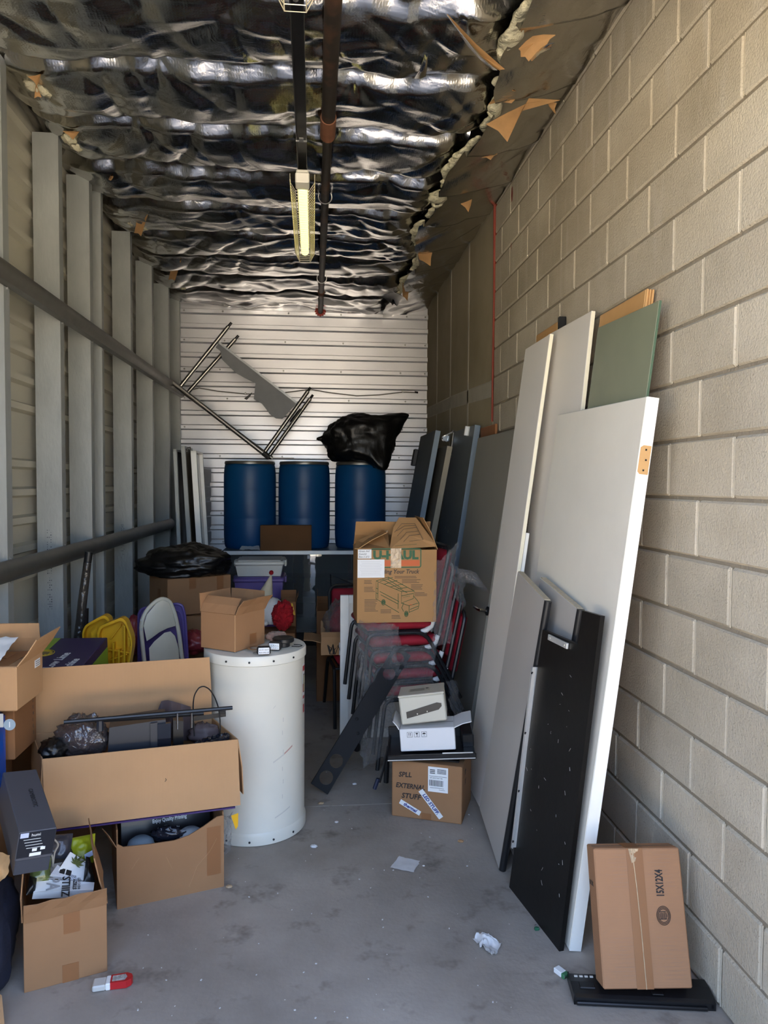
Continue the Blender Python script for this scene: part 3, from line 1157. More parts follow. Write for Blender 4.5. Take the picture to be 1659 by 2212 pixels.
# black notched board
o = at(1216, 2055, Z=0) + Vector((-.014, 0, 0))
fb = at(1107, 1916, Z=0) + Vector((-.014, 0, 0))
T = at(1297, 1330, Y=o.y) + Vector((-.014, 0, 0))
u = fb - o
n = u.cross(T - o).normalized()
Mb = frame_M(o, u, T - o)
Mi = Mb.inverted()
pl = [(1216, 2055), (1297, 1330), (1258, 1319), (1247, 1392), (1172, 1360), (1107, 1916)]
poly = [tuple((Mi @ on_plane(px, py, o, n)).xy) for px, py in pl]
poly[0] = (0, 0)
poly[-1] = ((fb - o).length, 0)
bt = thing('notched_board', 'black painted board with a notched top, leaning on the white door', 'board', Mb @ Matrix.Translation((0, 0, 0)))
sg = 1 if (Mb.col[2].xyz.x > 0) else -1
mb = MB().prism(poly, 0 if sg > 0 else -.018, .018 if sg > 0 else 0)
part('board', mb, BLKP, bt)
zf = -sg * .0015
(ax, ay), (bx, by) = [tuple((Mi @ on_plane(px, py, o, n)).xy) for px, py in ((1188, 1376), (1229, 1396))]
dx, dy = bx - ax, by - ay
lnb = math.hypot(dx, dy)
Mbr = Matrix.Translation(((ax + bx) / 2, (ay + by) / 2, zf)) @ Matrix.Rotation(math.atan2(dy, dx), 4, 'Z')
br = part('metal_bracket', MB().box((0, 0, -sg * .004), (lnb, .022, .008), .001, Mbr), ALU, bt)
for q_ in (-.38, .38):
    part('screw', MB().box((lnb * q_, 0, -sg * .009), (.006, .006, .003), .001, Mbr), SCREW, br)
c0 = Mi @ on_plane(1160, 1442, o, n)
c1 = Mi @ on_plane(1116, 1832, o, n)
part('metal_trim', MB().strip([(0, .012), (0, -.019), (-.010, -.019)], .0025, 0, 1, lambda a, b, t: (c0.x + (c1.x - c0.x) * t + .006 + a, c0.y + (c1.y - c0.y) * t, sg * b)), ALU, bt, label='pale aluminium angle trim')
tr = MB()
for t in (.03, .36, .68, .96):
    p = c0.lerp(c1, t)
    tr.box((p.x - .004, p.y, -sg * .0225), (.006, .008, .003)).box((p.x - .010, p.y + .004, -sg * .0225), (.004, .005, .003))
part('screw_holes', tr, BLACKM, bt, kind='stuff')
sc_ = MB()
rs = random.Random(8)
for i in range(26):
    x, y = rs.uniform(.03, (fb - o).length - .03), rs.uniform(.05, 1.0)
    a = rs.uniform(0, 3.1)
    l = rs.uniform(.003, .018)
    sc_.box((0, 0, 0), (l, .0015, .0004), 0, Matrix.Translation((x, y, -sg * .0006)) @ Matrix.Rotation(a, 4, 'Z'))
part('scratches', sc_, GREYP, bt, kind='stuff')

# grey laminate panels with black rounded edges
Tn = at(1153, 1280, Y=3.01)
Bn = at(1080, 1885, Z=0)
Bn = Vector((Bn.x, 3.01, 0))
ga = Lean('laminate_panel', 'grey laminate panel with black rounded edge, left of its twin', 'panel', Bn, Tn, Vector((.02, .46, .06)), .028, GREYP, None)
part('rounded_edge', MB().tube([(-.004, .004, -ga.out * .014), (-.004, ga.L, -ga.out * .014)], .0155, 12), BLKR, ga.root, smooth=True, label='black rounded edge')
Tn = at(1216, 1297, X=1.006)
gb = Lean('laminate_panel', 'grey laminate panel with black rounded edge, behind the black notched board', 'panel', Vector((.880, Tn.y, 0)), Tn, Vector((.0, .46, .06)), .028, GREYP, None)
part('rounded_edge', MB().tube([(-.004, .004, -gb.out * .014), (-.004, gb.L, -gb.out * .014)], .0155, 12), BLKR, gb.root, smooth=True, label='black rounded edge')
for q in (ga, gb):
    part('raw_top', MB().box((q.W / 2, q.L + .002, -q.out * .014), (q.W - .01, .004, .024)), mat('raw_chipboard', rgb(186, 172, 146), .8, var=.12, vs=60), q.root, label='raw chipboard top edge')

# grey door with lever
a, b = near_edge((1033, 948), (988, 1240), 5.235)
gd = Lean('slab_door', 'grey door with black lever handle, behind the red chairs', 'door', b + Vector((.022, -.91, 0)), a + Vector((.022, -.91, 0)), Vector((-.022, .91, 0)), .045, GREYD, None)
hx, hy = gd.loc(1052, 1319)
part('rose', MB().lathe([(.028, 0), (.028, .008), (.02, .012)], 20, Matrix.Translation((hx - .02, hy, 0)) @ Matrix.Diagonal((1, 1, gd.out, 1))), BLACKM, gd.root)
part('lever', MB().tube([(hx - .02, hy, 0), (hx - .02, hy, gd.out * .05), (hx, hy, gd.out * .055), (hx + .095, hy, gd.out * .055)], .010, 10), CHROME, gd.root, smooth=True)

# blue and taupe doors further back
Y1 = 5.47
a, b = near_edge((1026, 919), (983, 1205), Y1)
d1 = Lean('slab_door', 'slate blue door with closer arm, right of the taupe door', 'door', b, a, Vector((0, .86, .0)), .045, BLUEF, BLUED)
ed = .052
hx, hy = d1.loc(1012, 932)
part('hinge_plate', MB().box((hx, hy, d1.out * .004), (.07, .075, .008), .002).box((hx - .012, hy, d1.out * .02), (.014, .075, .03), .003), ALU, d1.root)
x0, y0 = d1.loc(972, 948)
cl = part('door_closer', MB().tube([(x0 - .02, y0, d1.out * .04), (x0 + .05, y0, d1.out * .04)], .028, 14).box((x0 + .02, y0, d1.out * .012), (.10, .055, .02), .004), CHROME, d1.root, smooth=True)
xa, ya = d1.loc(993, 934)
xb, yb = d1.loc(985, 985)
part('closer_arm', MB().tube([(xa, ya, d1.out * .05), (xb, yb, d1.out * .045)], .007, 8).tube([(x0, y0 + .02, d1.out * .05), (xa, ya, d1.out * .05)], .006, 8).lathe([(.012, -.01), (.012, .01)], 10, Matrix.Translation((xa, ya, d1.out * .05))).lathe([(.014, -.008), (.014, .008)], 10, Matrix.Translation((xb, yb, d1.out * .045))), CHROME, cl, smooth=True)
sm = MB()
for px, py, w_, h_ in ((955, 1185, .03, .09), (968, 1148, .008, .03), (950, 1172, .012, .03), (948, 1200, .03, .025), (962, 1140, .008, .02)):
    x, y = d1.loc(px, py)
    sm.prism([(x - w_ / 2, y - h_ / 3), (x, y - h_ / 2), (x + w_ / 2, y), (x + w_ / 4, y + h_ / 3), (x, y + h_ / 2), (x - w_ / 3, y + h_ / 6)], min(0, d1.out * .001), max(0, d1.out * .001))
part('paint_smear', sm, MUD, d1.root, label='pale paint smears')
Y2 = 5.80
a, b = near_edge((966, 965), (928, 1167), Y2)
d2 = Lean('slab_door', 'dark door with taupe edge between the two slate blue doors', 'door', b, a, Vector((.0, .80, 0)), .045, TAUPF, TAUPE)
Y3 = 6.05
a, b = near_edge((941, 931), (905, 1128), Y3)
d3 = Lean('slab_door', 'slate blue door furthest back, nearest the drums', 'door', b, a, Vector((.0, .86, .0)), .045, BLUEF, BLUED)
hx, hy = d3.loc(897, 990)
part('lock_box', MB().box((min(hx, d3.W) , hy, d3.out * .02), (.09, .16, .04), .006), BLACKM, d3.root)

wb1 = thing('wood_plank', 'orange brown wood plank standing behind the grey door', 'plank', (1.268, 5.2, 0))
part('plank', MB().box((1.274, 5.22, 1.045), (.018, .44, 2.09), .004), WOODD, wb1, world=True)
p3 = at(1215, 686, X=1.25)
wb2 = thing('wood_plank', 'pale wood plank with black painted end, above the tall white boards', 'plank', (1.265, 3.78, 0))
part('plank', MB().box((1.267, 3.86, 1.255), (.030, .36, 2.51), .004), WOOD, wb2, world=True)
part('black_edge', MB().box((1.271, 3.665, 1.265), (.038, .026, 2.53), .003), BLKR, wb2, world=True)

# ------------------------------------------------------------------ cartons
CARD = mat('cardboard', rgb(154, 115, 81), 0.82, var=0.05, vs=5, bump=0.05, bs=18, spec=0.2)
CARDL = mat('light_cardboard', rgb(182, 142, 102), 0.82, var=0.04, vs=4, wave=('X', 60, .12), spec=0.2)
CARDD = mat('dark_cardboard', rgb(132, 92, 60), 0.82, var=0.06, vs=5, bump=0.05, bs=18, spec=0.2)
TAPE = mat('brown_parcel_tape', rgb(144, 98, 62), 0.3, spec=0.5)
CTAPE = mat('clear_tape', rgb(186, 160, 128), 0.18, var=.2, vs=30)
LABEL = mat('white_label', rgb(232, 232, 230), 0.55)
INK = mat('black_ink', rgb(30, 28, 28), 0.6)
BLUEI = mat('blue_marker', rgb(40, 56, 130), 0.6)
GREENI = mat('green_print', rgb(58, 98, 66), 0.7)
ORANGEI = mat('orange_print', rgb(206, 104, 58), 0.7)
DARKPR = mat('dark_print', rgb(76, 66, 54), 0.7)


def box_frame(P, Q):
    """Matrix at P (front left floor corner): x along the front edge towards Q, y away, z up."""
    P, Q = Vector(P), Vector(Q)
    u = (Q - P)
    M = frame_M(P, u, Vector((0, 0, 1)).cross(u))
    return M, u.length


def carton(name, label, cat, M, w, d, h, m, flaps=(), closed=False, tape=None, group=None, shear=0.0, wobble=0.0, seed=1):
    """Cardboard box; M at the front-left-bottom corner. flaps: (side, angle from lying closed, length[, bend])."""
    t = thing(name, label, cat, M, group)
    g = .005
    mb = MB()
    rr = random.Random(seed)

    def sk_(b):
        if shear:
            b.v = [(x + shear * y, y, z) for x, y, z in b.v]
        return b
    if closed:
        mb.box((w / 2, d / 2, h / 2), (w, d, h), .004)
        part('body', mb, m, t)
        part('flap_seam', MB().box((w / 2, d / 2, h + .0004), (w - .01, .003, .0012)), DARKPR, t)
    else:
        mb.box((w / 2, g / 2, h / 2), (w, g, h), .0015).box((w / 2, d - g / 2, h / 2), (w, g, h), .0015)
        mb.box((g / 2, d / 2, h / 2), (g, d - 2 * g + .001, h), .0015).box((w - g / 2, d / 2, h / 2), (g, d - 2 * g + .001, h), .0015)
        mb.box((w / 2, d / 2, g / 2), (w - 2 * g + .001, d - 2 * g + .001, g))
        part('body', sk_(mb), m, t)
    for fl in flaps:
        side, ang, ln = fl[:3]
        bend = fl[3] if len(fl) > 3 else 12
        if side in ('front', 'back'):
            o = Vector((0, 0 if side == 'front' else d, h))
            e = Vector((w, 0, 0))
            inn = Vector((0, 1 if side == 'front' else -1, 0))
        else:
            o = Vector((0 if side == 'left' else w, 0, h))
            e = Vector((0, d, 0))
            inn = Vector((1 if side == 'left' else -1, 0, 0))
        a0, a1 = math.radians(ang), math.radians(ang + bend)
        up = Vector((0, 0, 1))
        d0 = inn * math.cos(a0) + up * math.sin(a0)
        d1 = inn * math.cos(a1) + up * math.sin(a1)
        n0 = up * math.cos(a0) - inn * math.sin(a0)
        s = .004
        tp = ln * .03
        rows = [(o + e * .004, o + e * .996), (o + d0 * ln * .5 + e.normalized() * tp * .5, o + e + d0 * ln * .5 - e.normalized() * tp * .5),
                (o + d0 * ln * .5 + d1 * ln * .5 + e.normalized() * tp, o + e + d0 * ln * .5 + d1 * ln * .5 - e.normalized() * tp)]
        f = MB()
        K = 6
        R = []
        for (A, Bq) in rows:
            R.append([A.lerp(Bq, k / K) + n0 * (wobble * rr.uniform(-1, 1)) for k in range(K + 1)])
        R2 = [[q + n0 * s for q in r] for r in R]
        nK = K + 1
        vs = [q for r in R for q in r] + [q for r in R2 for q in r]
        off = 3 * nK
        fs = []
        for i in range(2):
            for k in range(K):
                fs.append((i * nK + k, i * nK + k + 1, (i + 1) * nK + k + 1, (i + 1) * nK + k))
                fs.append((off + i * nK + k, off + (i + 1) * nK + k, off + (i + 1) * nK + k + 1, off + i * nK + k + 1))
        for k in range(K):
            fs.append((k, k + 1, off + k + 1, off + k))
            fs.append((2 * nK + k, 2 * nK + k + 1, off + 2 * nK + k + 1, off + 2 * nK + k))
        for i in range(2):
            for k in (0, K):
                fs.append((i * nK + k, (i + 1) * nK + k, off + (i + 1) * nK + k, off + i * nK + k))
        f.add(vs, fs)
        part('flap', sk_(f), m, t)
    if tape:
        for (x, y0, y1, tw) in tape:        # strip down the front face
            part('tape', MB().box((x, -.0006, (y0 + y1) / 2), (tw, .001, y1 - y0)), TAPE, t)
    return t


def front_M(x, z, lift=.0012):
    """Frame on the front face of a carton: local x right, y up."""
    return Matrix.Translation((x, -lift, z)) @ Matrix.Rotation(math.radians(90), 4, 'X')


def side_M(w, y, z, lift=.0012, right=True):
    if right:
        return Matrix.Translation((w + lift, y, z)) @ Matrix.Rotation(math.radians(90), 4, 'Z') @ Matrix.Rotation(math.radians(90), 4, 'X')
    return Matrix.Translation((-lift, y, z)) @ Matrix.Rotation(math.radians(-90), 4, 'Z') @ Matrix.Rotation(math.radians(90), 4, 'X')


# --- water heater
HY = 3.545
hl, hr = at(441.7, 1500, Y=HY), at(660.8, 1500, Y=HY)
HX, HR = (hl.x + hr.x) / 2, (hr.x - hl.x) / 2
HT = at(551, 1420, Y=HY - HR).z
ENAM = mat('cream_enamel', rgb(222, 218, 204), 0.38, var=0.03, vs=3, bump=0.05, bs=4, bdist=0.02)
wh = thing('water_heater', 'squat white cylindrical water heater standing on the floor', 'water heater', (HX, HY, 0))
part('tank', MB().lathe([(HR * .97, 0), (HR * .985, .004), (HR * .985, .05), (HR * .972, .06), (HR * .972, HT - .05), (HR * .98, HT - .045)], 72), ENAM, wh, smooth=True)
part('lid', MB().lathe([(HR * .99, HT - .045), (HR, HT - .043), (HR, HT - .006), (HR * .985, HT), (HR * .90, HT + .004), (.001, HT + .006)], 72), ENAM, wh, smooth=True)
part('base_ring', MB().lathe([(HR * .985, .0), (HR, .003), (HR, .045), (HR * .975, .058)], 72), ENAM, wh, smooth=True)
scm = MB()
for a in (-118, -92, -66, -40):
    c, s_ = math.cos(math.radians(a)), math.sin(math.radians(a))
    for z in (HT - .024, .022):
        scm.lathe([(.005, 0), (.005, .003), (.002, .004)], 8, Matrix.Translation((HR * c, HR * s_, z)) @ Matrix.Rotation(math.radians(a), 4, 'Z') @ Matrix.Rotation(math.radians(90), 4, 'Y'))
part('lid_screws', scm, BLACKM, wh, kind='stuff')


def on_tank(name, a0, a1, z0, z1, m, r=None, lab=None, th=.0012, slope=0.0):
    r = (r or HR * .972) + th
    P = []
    K = 8
    for z in (z0, z1):
        row = []
        for k in range(K + 1):
            a = math.radians(a0 + (a1 - a0) * k / K)
            row.append((r * math.cos(a), r * math.sin(a), z + slope * k / K))
        P.append(row)
    return part(name, MB().grid(P), m, wh, label=lab)


WARN = mat('warning_red', rgb(176, 50, 46), .5)
on_tank('warning_label', -17, -7, .62, HT - .08, LABEL, lab='white warning label with red bars')
on_tank('label_bar', -16.5, -7.5, HT - .115, HT - .09, WARN, th=.002)
on_tank('label_bar', -16, -9, HT - .25, HT - .235, WARN, th=.002)
on_tank('label_bar', -16, -9, .66, .70, WARN, th=.002)
on_tank('label_bar', -15, -10, .56, .60, WARN, th=.002)
on_tank('label_frame', -14, -10, HT - .22, HT - .13, INK, th=.002)
on_tank('yellow_label', -13.4, -10.6, HT - .215, HT - .135, mat('pale_yellow_print', rgb(226, 214, 150), .5), th=.0028)
SCUFF = mat('grey_scuff', rgb(204, 200, 190), .6)
RSCUFF = mat('red_scuff', rgb(190, 150, 136), .6)
on_tank('scuff_mark', -66, -52, .376, .384, SCUFF, slope=.028)
on_tank('scuff_mark', -52, -40, .405, .413, RSCUFF, slope=.025)
on_tank('scuff_mark', -64, -44, .115, .121, SCUFF, slope=.03)
on_tank('scuff_mark', -66, -63, .63, .634, SCUFF, slope=.012)
on_tank('tank_seam', -151, -150.4, .06, HT - .05, SCUFF)
for i, z in enumerate((.20, .27, .33, .41, .50, .56)):
    on_tank('scuff_mark', -55 + i % 2, -54 + i % 2, z, z + .02, SCUFF)

# open box on the heater
P0 = at(508, 1409, Z=HT + .008)
PL = at(434, 1398, Z=HT + .008)
PRt = at(577, 1383, Z=HT + .008)
Mx = frame_M(PL, P0 - PL, Vector((0, 0, 1)).cross(P0 - PL))
w1 = (P0 - PL).length
hh = at(508, 1329, Y=P0.y).z - (HT + .008)
ob = carton('open_carton', 'small brown carton with raised flaps on top of the water heater', 'box', Mx, w1, .22, hh, CARD,
            flaps=(('front', 62, .085, -14), ('back', 88, .085, 4), ('left', 92, .085, 6), ('right', 118, .085, 10)), wobble=.002, seed=4)
part('corner_dust', MB().tube([(w1, -.001, 0), (w1, -.001, hh)], .0018, 5), CARDL, ob, label='pale worn corner edge')
decal('tape', .05, .05, TAPE, ob, side_M(w1, .13, .04))
decal('packing_label', .10, hh * .8, LABEL, ob, side_M(w1, .06, hh * .45, right=False))

# work lights, clamp, speaker on the heater
HTz = HT + .0065


def led_light(px, py, rot, lab):
    p = at(px, py, Z=HTz)
    t = thing('work_light', lab, 'light', Matrix.Translation((p.x, p.y, HTz)) @ Matrix.Rotation(rot, 4, 'Z'), 'small work lights on the heater')
    part('shell', MB().box((0, .012, .021), (.062, .026, .040), .008), BLKR, t, smooth=True)
    part('lens', MB().box((0, -.0015, .021), (.050, .004, .030), .0015), mat('lens_white', rgb(228, 230, 232), .12), t)
    d = MB()
    for i in range(5):
        for j in range(2):
            d.lathe([(.0034, 0), (.003, .002), (.001, .003)], 8, Matrix.Translation((-.018 + .009 * i, -.0036, .015 + .012 * j)) @ Matrix.Rotation(math.radians(90), 4, 'X'))
    part('led_dots', d, CHROME, t, kind='stuff')
    part('bracket', MB().tube([(-.03, .024, .012), (-.045, .04, .004), (-.02, .05, .004)], .003, 6), CHROME, t)
    return t


led_light(570, 1416, .12, 'white and black work light facing front on the heater lid')
led_light(592, 1406, -.25, 'white and black work light beside the speaker on heater lid')
p = at(552, 1404, Z=HTz)
hc = thing('hose_clamp', 'shiny steel hose clamp lying on the heater lid', 'clamp', (p.x, p.y, HTz))
part('band', MB().tube([(.034 * math.cos(a), .034 * math.sin(a), .010) for a in np.linspace(0, 2 * math.pi, 25)[:-1]], .009, 6, closed=True, flat=.25), CHROME, hc, smooth=True)
part('screw', MB().tube([(.02, -.034, .012), (.05, -.03, .012)], .006, 8), CHROME, hc, smooth=True)
p = at(612, 1396, Z=HTz)
spk = thing('round_speaker', 'black round speaker unit on the heater lid', 'speaker', (p.x, p.y, HTz))
part('magnet', MB().lathe([(.03, 0), (.032, .002), (.032, .022)], 24), BLACKM, spk, smooth=True)
part('rim', MB().lathe([(.048, .022), (.052, .026), (.052, .040), (.046, .044), (.02, .036), (.001, .034)], 32), BLKR, spk, smooth=True)
part('wire', MB().tube([(.04, -.02, .004), (.075, -.03, .004), (.09, -.01, .004), (.08, .01, .004), (.05, .02, .004)], .002, 5), BLKR, spk)
p = at(596, 1384, Z=HTz)
gl = tag(part('work_glove', blob((p.x, p.y, HTz + .022), (.05, .03, .022), 5, .3, 2.4, .1, 24, 14, bottom=HTz), mat('glove_fabric', rgb(178, 132, 108), .9, c2=rgb(120, 110, 100), vs=25)), 'dirty tan glove crumpled behind the black speaker', 'glove')

# --- marked box on the floor, front right of centre
P, Q = at(846, 1762, Z=0), at(997, 1782, Z=0)
M, w = box_frame(P, Q)
h = at(848, 1641, Y=P.y).z
lb = carton('marked_carton', 'brown carton with marker writing and shipping label on the floor', 'box', M, w, .30, h, CARD, closed=True)
k = w / 151.0
text('SPLL', .034, INK, lb, front_M(.035 * w / .36, h - .07) @ Matrix.Rotation(.05, 4, 'Z'), shear=.2, bold=.0008)
text('EXTERNAL', .034, INK, lb, front_M(.02, h - .125), shear=.2, sx=.9, bold=.0008)
text('STUFF', .036, INK, lb, front_M(.05, h - .175), shear=.2, bold=.0008)
text('SP', .034, INK, lb, side_M(w, .08, h - .06), shear=.2)
text('ST', .034, INK, lb, side_M(w, .08, h - .11), shear=.2)
L1 = front_M(.095, .055) @ Matrix.Rotation(-.45, 4, 'Z')
decal('marker_label', .115, .024, LABEL, lb, L1)
text('thermal', .023, BLUEI, lb, L1 @ Matrix.Translation((0, 0, .0008)), 'CENTER', shear=.2, bold=.0008)
L2 = front_M(.20, .085) @ Matrix.Rotation(-.88, 4, 'Z')
decal('marker_label', .165, .026, LABEL, lb, L2)
text('LED STUFF.', .024, BLUEI, lb, L2 @ Matrix.Translation((0, 0, .0008)), 'CENTER', shear=.15, bold=.0008)
LL = front_M(.235, h - .075)
decal('shipping_label', .100, .125, LABEL, lb, LL)
bars = MB()
rs = random.Random(2)
x = -.042
while x < .026:
    b_ = rs.uniform(.0008, .003)
    bars.box((x, -.018, .0006), (b_, .030, .0006))
    x += b_ + rs.uniform(.001, .003)
for i in range(5):
    bars.box((.018, .052 - i * .005, .0006), (.045, .0022, .0006))
for i in range(3):
    bars.box((-.028, .047 - i * .008, .0006), (.026, .004, .0006))
bars.box((0, .016, .0006), (.088, .0014, .0006)).box((-.005, -.042, .0006), (.07, .0016, .0006)).box((.02, -.05, .0006), (.03, .0012, .0006))
me = bars.mesh('barcode')
me.materials.append(INK)
_link('barcode', me, lb, LL)
text('UPS NEXT DAY AIR', .0075, INK, lb, LL @ Matrix.Translation((-.042, .007, .0008)))
decal('tape', .05, .03, TAPE, lb, front_M(w * .5, .02))
part('gap_shade_slab', MB().box((w * .5, .16, h + .004), (w * .86, .22, .008), .002), BLACKM, lb, label='black slab as painted shade under the tray')  # black slab put in as the shade between carton and tray

# tray, monitor-like black plastic piece, and the two white boxes
BLKPL = mat('black_plastic', rgb(22, 22, 24), 0.3, var=0.15, vs=6)
BEIGE = mat('beige_plastic', rgb(202, 196, 178), 0.5, var=0.03, vs=4)
WBOX = mat('white_carton', rgb(232, 230, 228), 0.6, var=0.02, vs=6)
zt = h + .008
PA, PB = at(836, 1632, Y=3.50), at(1030, 1614, Y=3.44)
M, w = box_frame(Vector((PA.x, PA.y, zt)), Vector((PB.x, PB.y, zt)))
M = M @ Matrix.Rotation(math.radians(-3.0), 4, 'Y')
tray = thing('plastic_tray', 'black plastic tray with raised rim on the marked carton', 'tray', M)
TW, TD = w, .31
part('base', MB().box((TW / 2, TD / 2, .012), (TW, TD, .016), .004), BLKPL, tray)
part('rim', MB().box((TW / 2, .006, .022), (TW, .012, .026), .004).box((.006, TD / 2, .022), (.012, TD, .026), .004).box((TW / 2, TD - .006, .045), (TW, .012, .07), .004).box((TW - .030, TD / 2 + .06, .05), (.06, TD - .14, .07), .006), BLKPL, tray)
part('rim_strip', MB().box((TW / 2, -.001, .012), (TW * .98, .003, .004)), ALU, tray, label='thin pale strip along the front')
part('rim_strip', MB().box((TW - .09, .008, .037), (.15, .006, .004)), ALU, tray, label='thin pale strip along the front')
zb = zt + .034
PA, PB = at(866, 1626, Y=3.55), at(985, 1606, Y=3.50)
M, w = box_frame(Vector((PA.x, PA.y, zb)), Vector((PB.x, PB.y, zb + .022)))
hb = .112
M = M @ Matrix.Rotation(math.radians(-2.0), 4, 'X')
w2 = carton('white_carton', 'white cardboard box with handling symbols in the black tray', 'box', M, w, .20, hb, WBOX, flaps=(('left', 118, .05), ('right', 158, .09)), closed=True)
for i in range(3):
    sM = front_M(.05 + i * .036, hb - .028)
    fr = MB().box((-.0125, 0, 0), (.0012, .026, .0006)).box((.0125, 0, 0), (.0012, .026, .0006)).box((0, .0125, 0), (.026, .0012, .0006)).box((0, -.0125, 0), (.026, .0012, .0006))
    if i == 0:
        fr.box((-.004, 0, 0), (.002, .014, .0006)).box((.004, 0, 0), (.002, .014, .0006)).prism([(-.007, .004), (-.001, .004), (-.004, .009)], 0, .0006).prism([(.001, .004), (.007, .004), (.004, .009)], 0, .0006)
    elif i == 1:
        fr.prism([(-.007, .008), (.007, .008), (.001, -.001), (-.001, -.001)], 0, .0006).box((0, -.004, 0), (.0016, .008, .0006)).box((0, -.008, 0), (.008, .0016, .0006))
    else:
        fr.prism([(-.009, .001), (-.006, .006), (0, .008), (.006, .006), (.009, .001)], 0, .0006).box((0, -.003, 0), (.0014, .012, .0006))
    me = fr.mesh('handling_symbol')
    me.materials.append(INK)
    _link('handling_symbol', me, w2, sM)
zc_ = zb + hb + .020
PA, PB = at(868, 1570, Y=3.56), at(966, 1556, Y=3.52)
M, w = box_frame(Vector((PA.x, PA.y, zc_)), Vector((PB.x, PB.y, zc_ + .032)))
dv = thing('beige_device', 'beige metal device box with black slot panel, topmost on the white carton', 'device', M @ Matrix.Rotation(math.radians(-4), 4, 'X'))
dh = .135
part('case', MB().box((w / 2, .11, dh / 2), (w, .22, dh), .006), BEIGE, dv)
part('lid', MB().box((w / 2, .11, dh + .004), (w + .004, .224, .010), .003), BEIGE, dv)
part('slot_panel', MB().prism([(.03, .03), (w - .035, .058), (w - .018, .074), (w - .018, .088), (w - .04, .094), (.03, .062)], 0, .003, Matrix.Rotation(math.radians(90), 4, 'X')), BLKPL, dv, label='black slot panel')
part('screw', MB().box((.085, -.004, .048), (.006, .003, .006), .001), SCREW, dv)
part('screw', MB().box((.135, -.004, .055), (.006, .003, .006), .001), SCREW, dv)
decal('top_label', .11, .07, mat('tan_label', rgb(190, 182, 160), .6), dv, Matrix.Translation((w * .45, .10, dh + .0095)))
mk = MB()
for i in range(6):
    mk.box((w * .45 - .01, .075 + i * .010, dh + .0102), (.075, .0012, .0006))
mk.box((w * .45 + .04, .122, dh + .0102), (.014, .02, .0006))
part('label_print', mk, DARKPR, dv)

# --- black bracket plate with four round holes
b = at(703, 1716, Z=.004)
a = at(677, 1692, Y=b.y + .012)
tp = at(871, 1405, Y=4.10)
base = (a + b) / 2
axis = (tp - base)
e0 = (b - a).normalized()
Mbk = frame_M(base, axis, -(e0))
Lb = axis.length
wdt = .104
hw = wdt / 2
hol = [circ(.066, 0, .037), circ(.166, 0, .037), circ(Lb - .058, 0, .036), circ(Lb - .156, 0, .036)]
BRKM = mat('satin_black_bracket', rgb(17, 17, 19), .65, spec=.25)
bk = thing('bracket_plate', 'long black metal bracket with round holes leaning on the red chairs', 'bracket', Mbk)
plate('plate', [[(0, -hw), (Lb, -hw), (Lb, hw), (0, hw)]] + hol, .003, BRKM, bk)
for s_ in (-1, 1):
    part('side_lip', MB().box((Lb / 2, s_ * hw, -.010), (Lb, .003, .022)), BRKM, bk)
part('end_lip', MB().box((0, 0, -.010), (.003, wdt, .022)), BRKM, bk)
for x in (.40, .47):
    part('bolt', MB().lathe([(.009, 0), (.009, .005), (.004, .007)], 10, Matrix.Translation((x * Lb, -.022 + (x - .4) * .65, .0015))), BRKM, bk)
part('arm', MB().tube([(Lb * .44, -.02, -.004), (Lb * .40, -.05, -.14), (Lb * .33, -.10, -.24)], .019, 12), BRKM, bk, smooth=True)

# ------------------------------------------------------------------ red stacking chairs with the moving carton on top
REDF = mat('red_upholstery', rgb(158, 24, 44), 0.75, var=0.10, vs=30, bump=0.2, bs=220, bdist=0.002)
FRAMEC = mat('charcoal_tube', rgb(31, 32, 34), 0.4, 0.2)
FILM = film_mat('clear_film', (0.92, 0.92, 0.92, 1), 0.05, 0.07, 26, 1.0)
FILMW = film_mat('milky_film', (0.86, 0.86, 0.87, 1), 0.08, 0.07, 30, 1.0, (0.50, 0.50, 0.51, 1))


def bend(pts, r=.04, k=4):
    """Round the corners of a polyline."""
    P = [Vector(p) for p in pts]
    out = [P[0]]
    for i in range(1, len(P) - 1):
        a = (P[i - 1] - P[i])
        b = (P[i + 1] - P[i])
        q = min(r, a.length * .45, b.length * .45)
        A, B_ = P[i] + a.normalized() * q, P[i] + b.normalized() * q
        for j in range(k + 1):
            t = j / k
            out.append(A * (1 - t) ** 2 + P[i] * 2 * t * (1 - t) + B_ * t * t)
    out.append(P[-1])
    return out


def cushion(sx, sy, sz, M=None, ch=.02):
    return MB().box((0, 0, 0), (sx, sy, sz), ch, M)


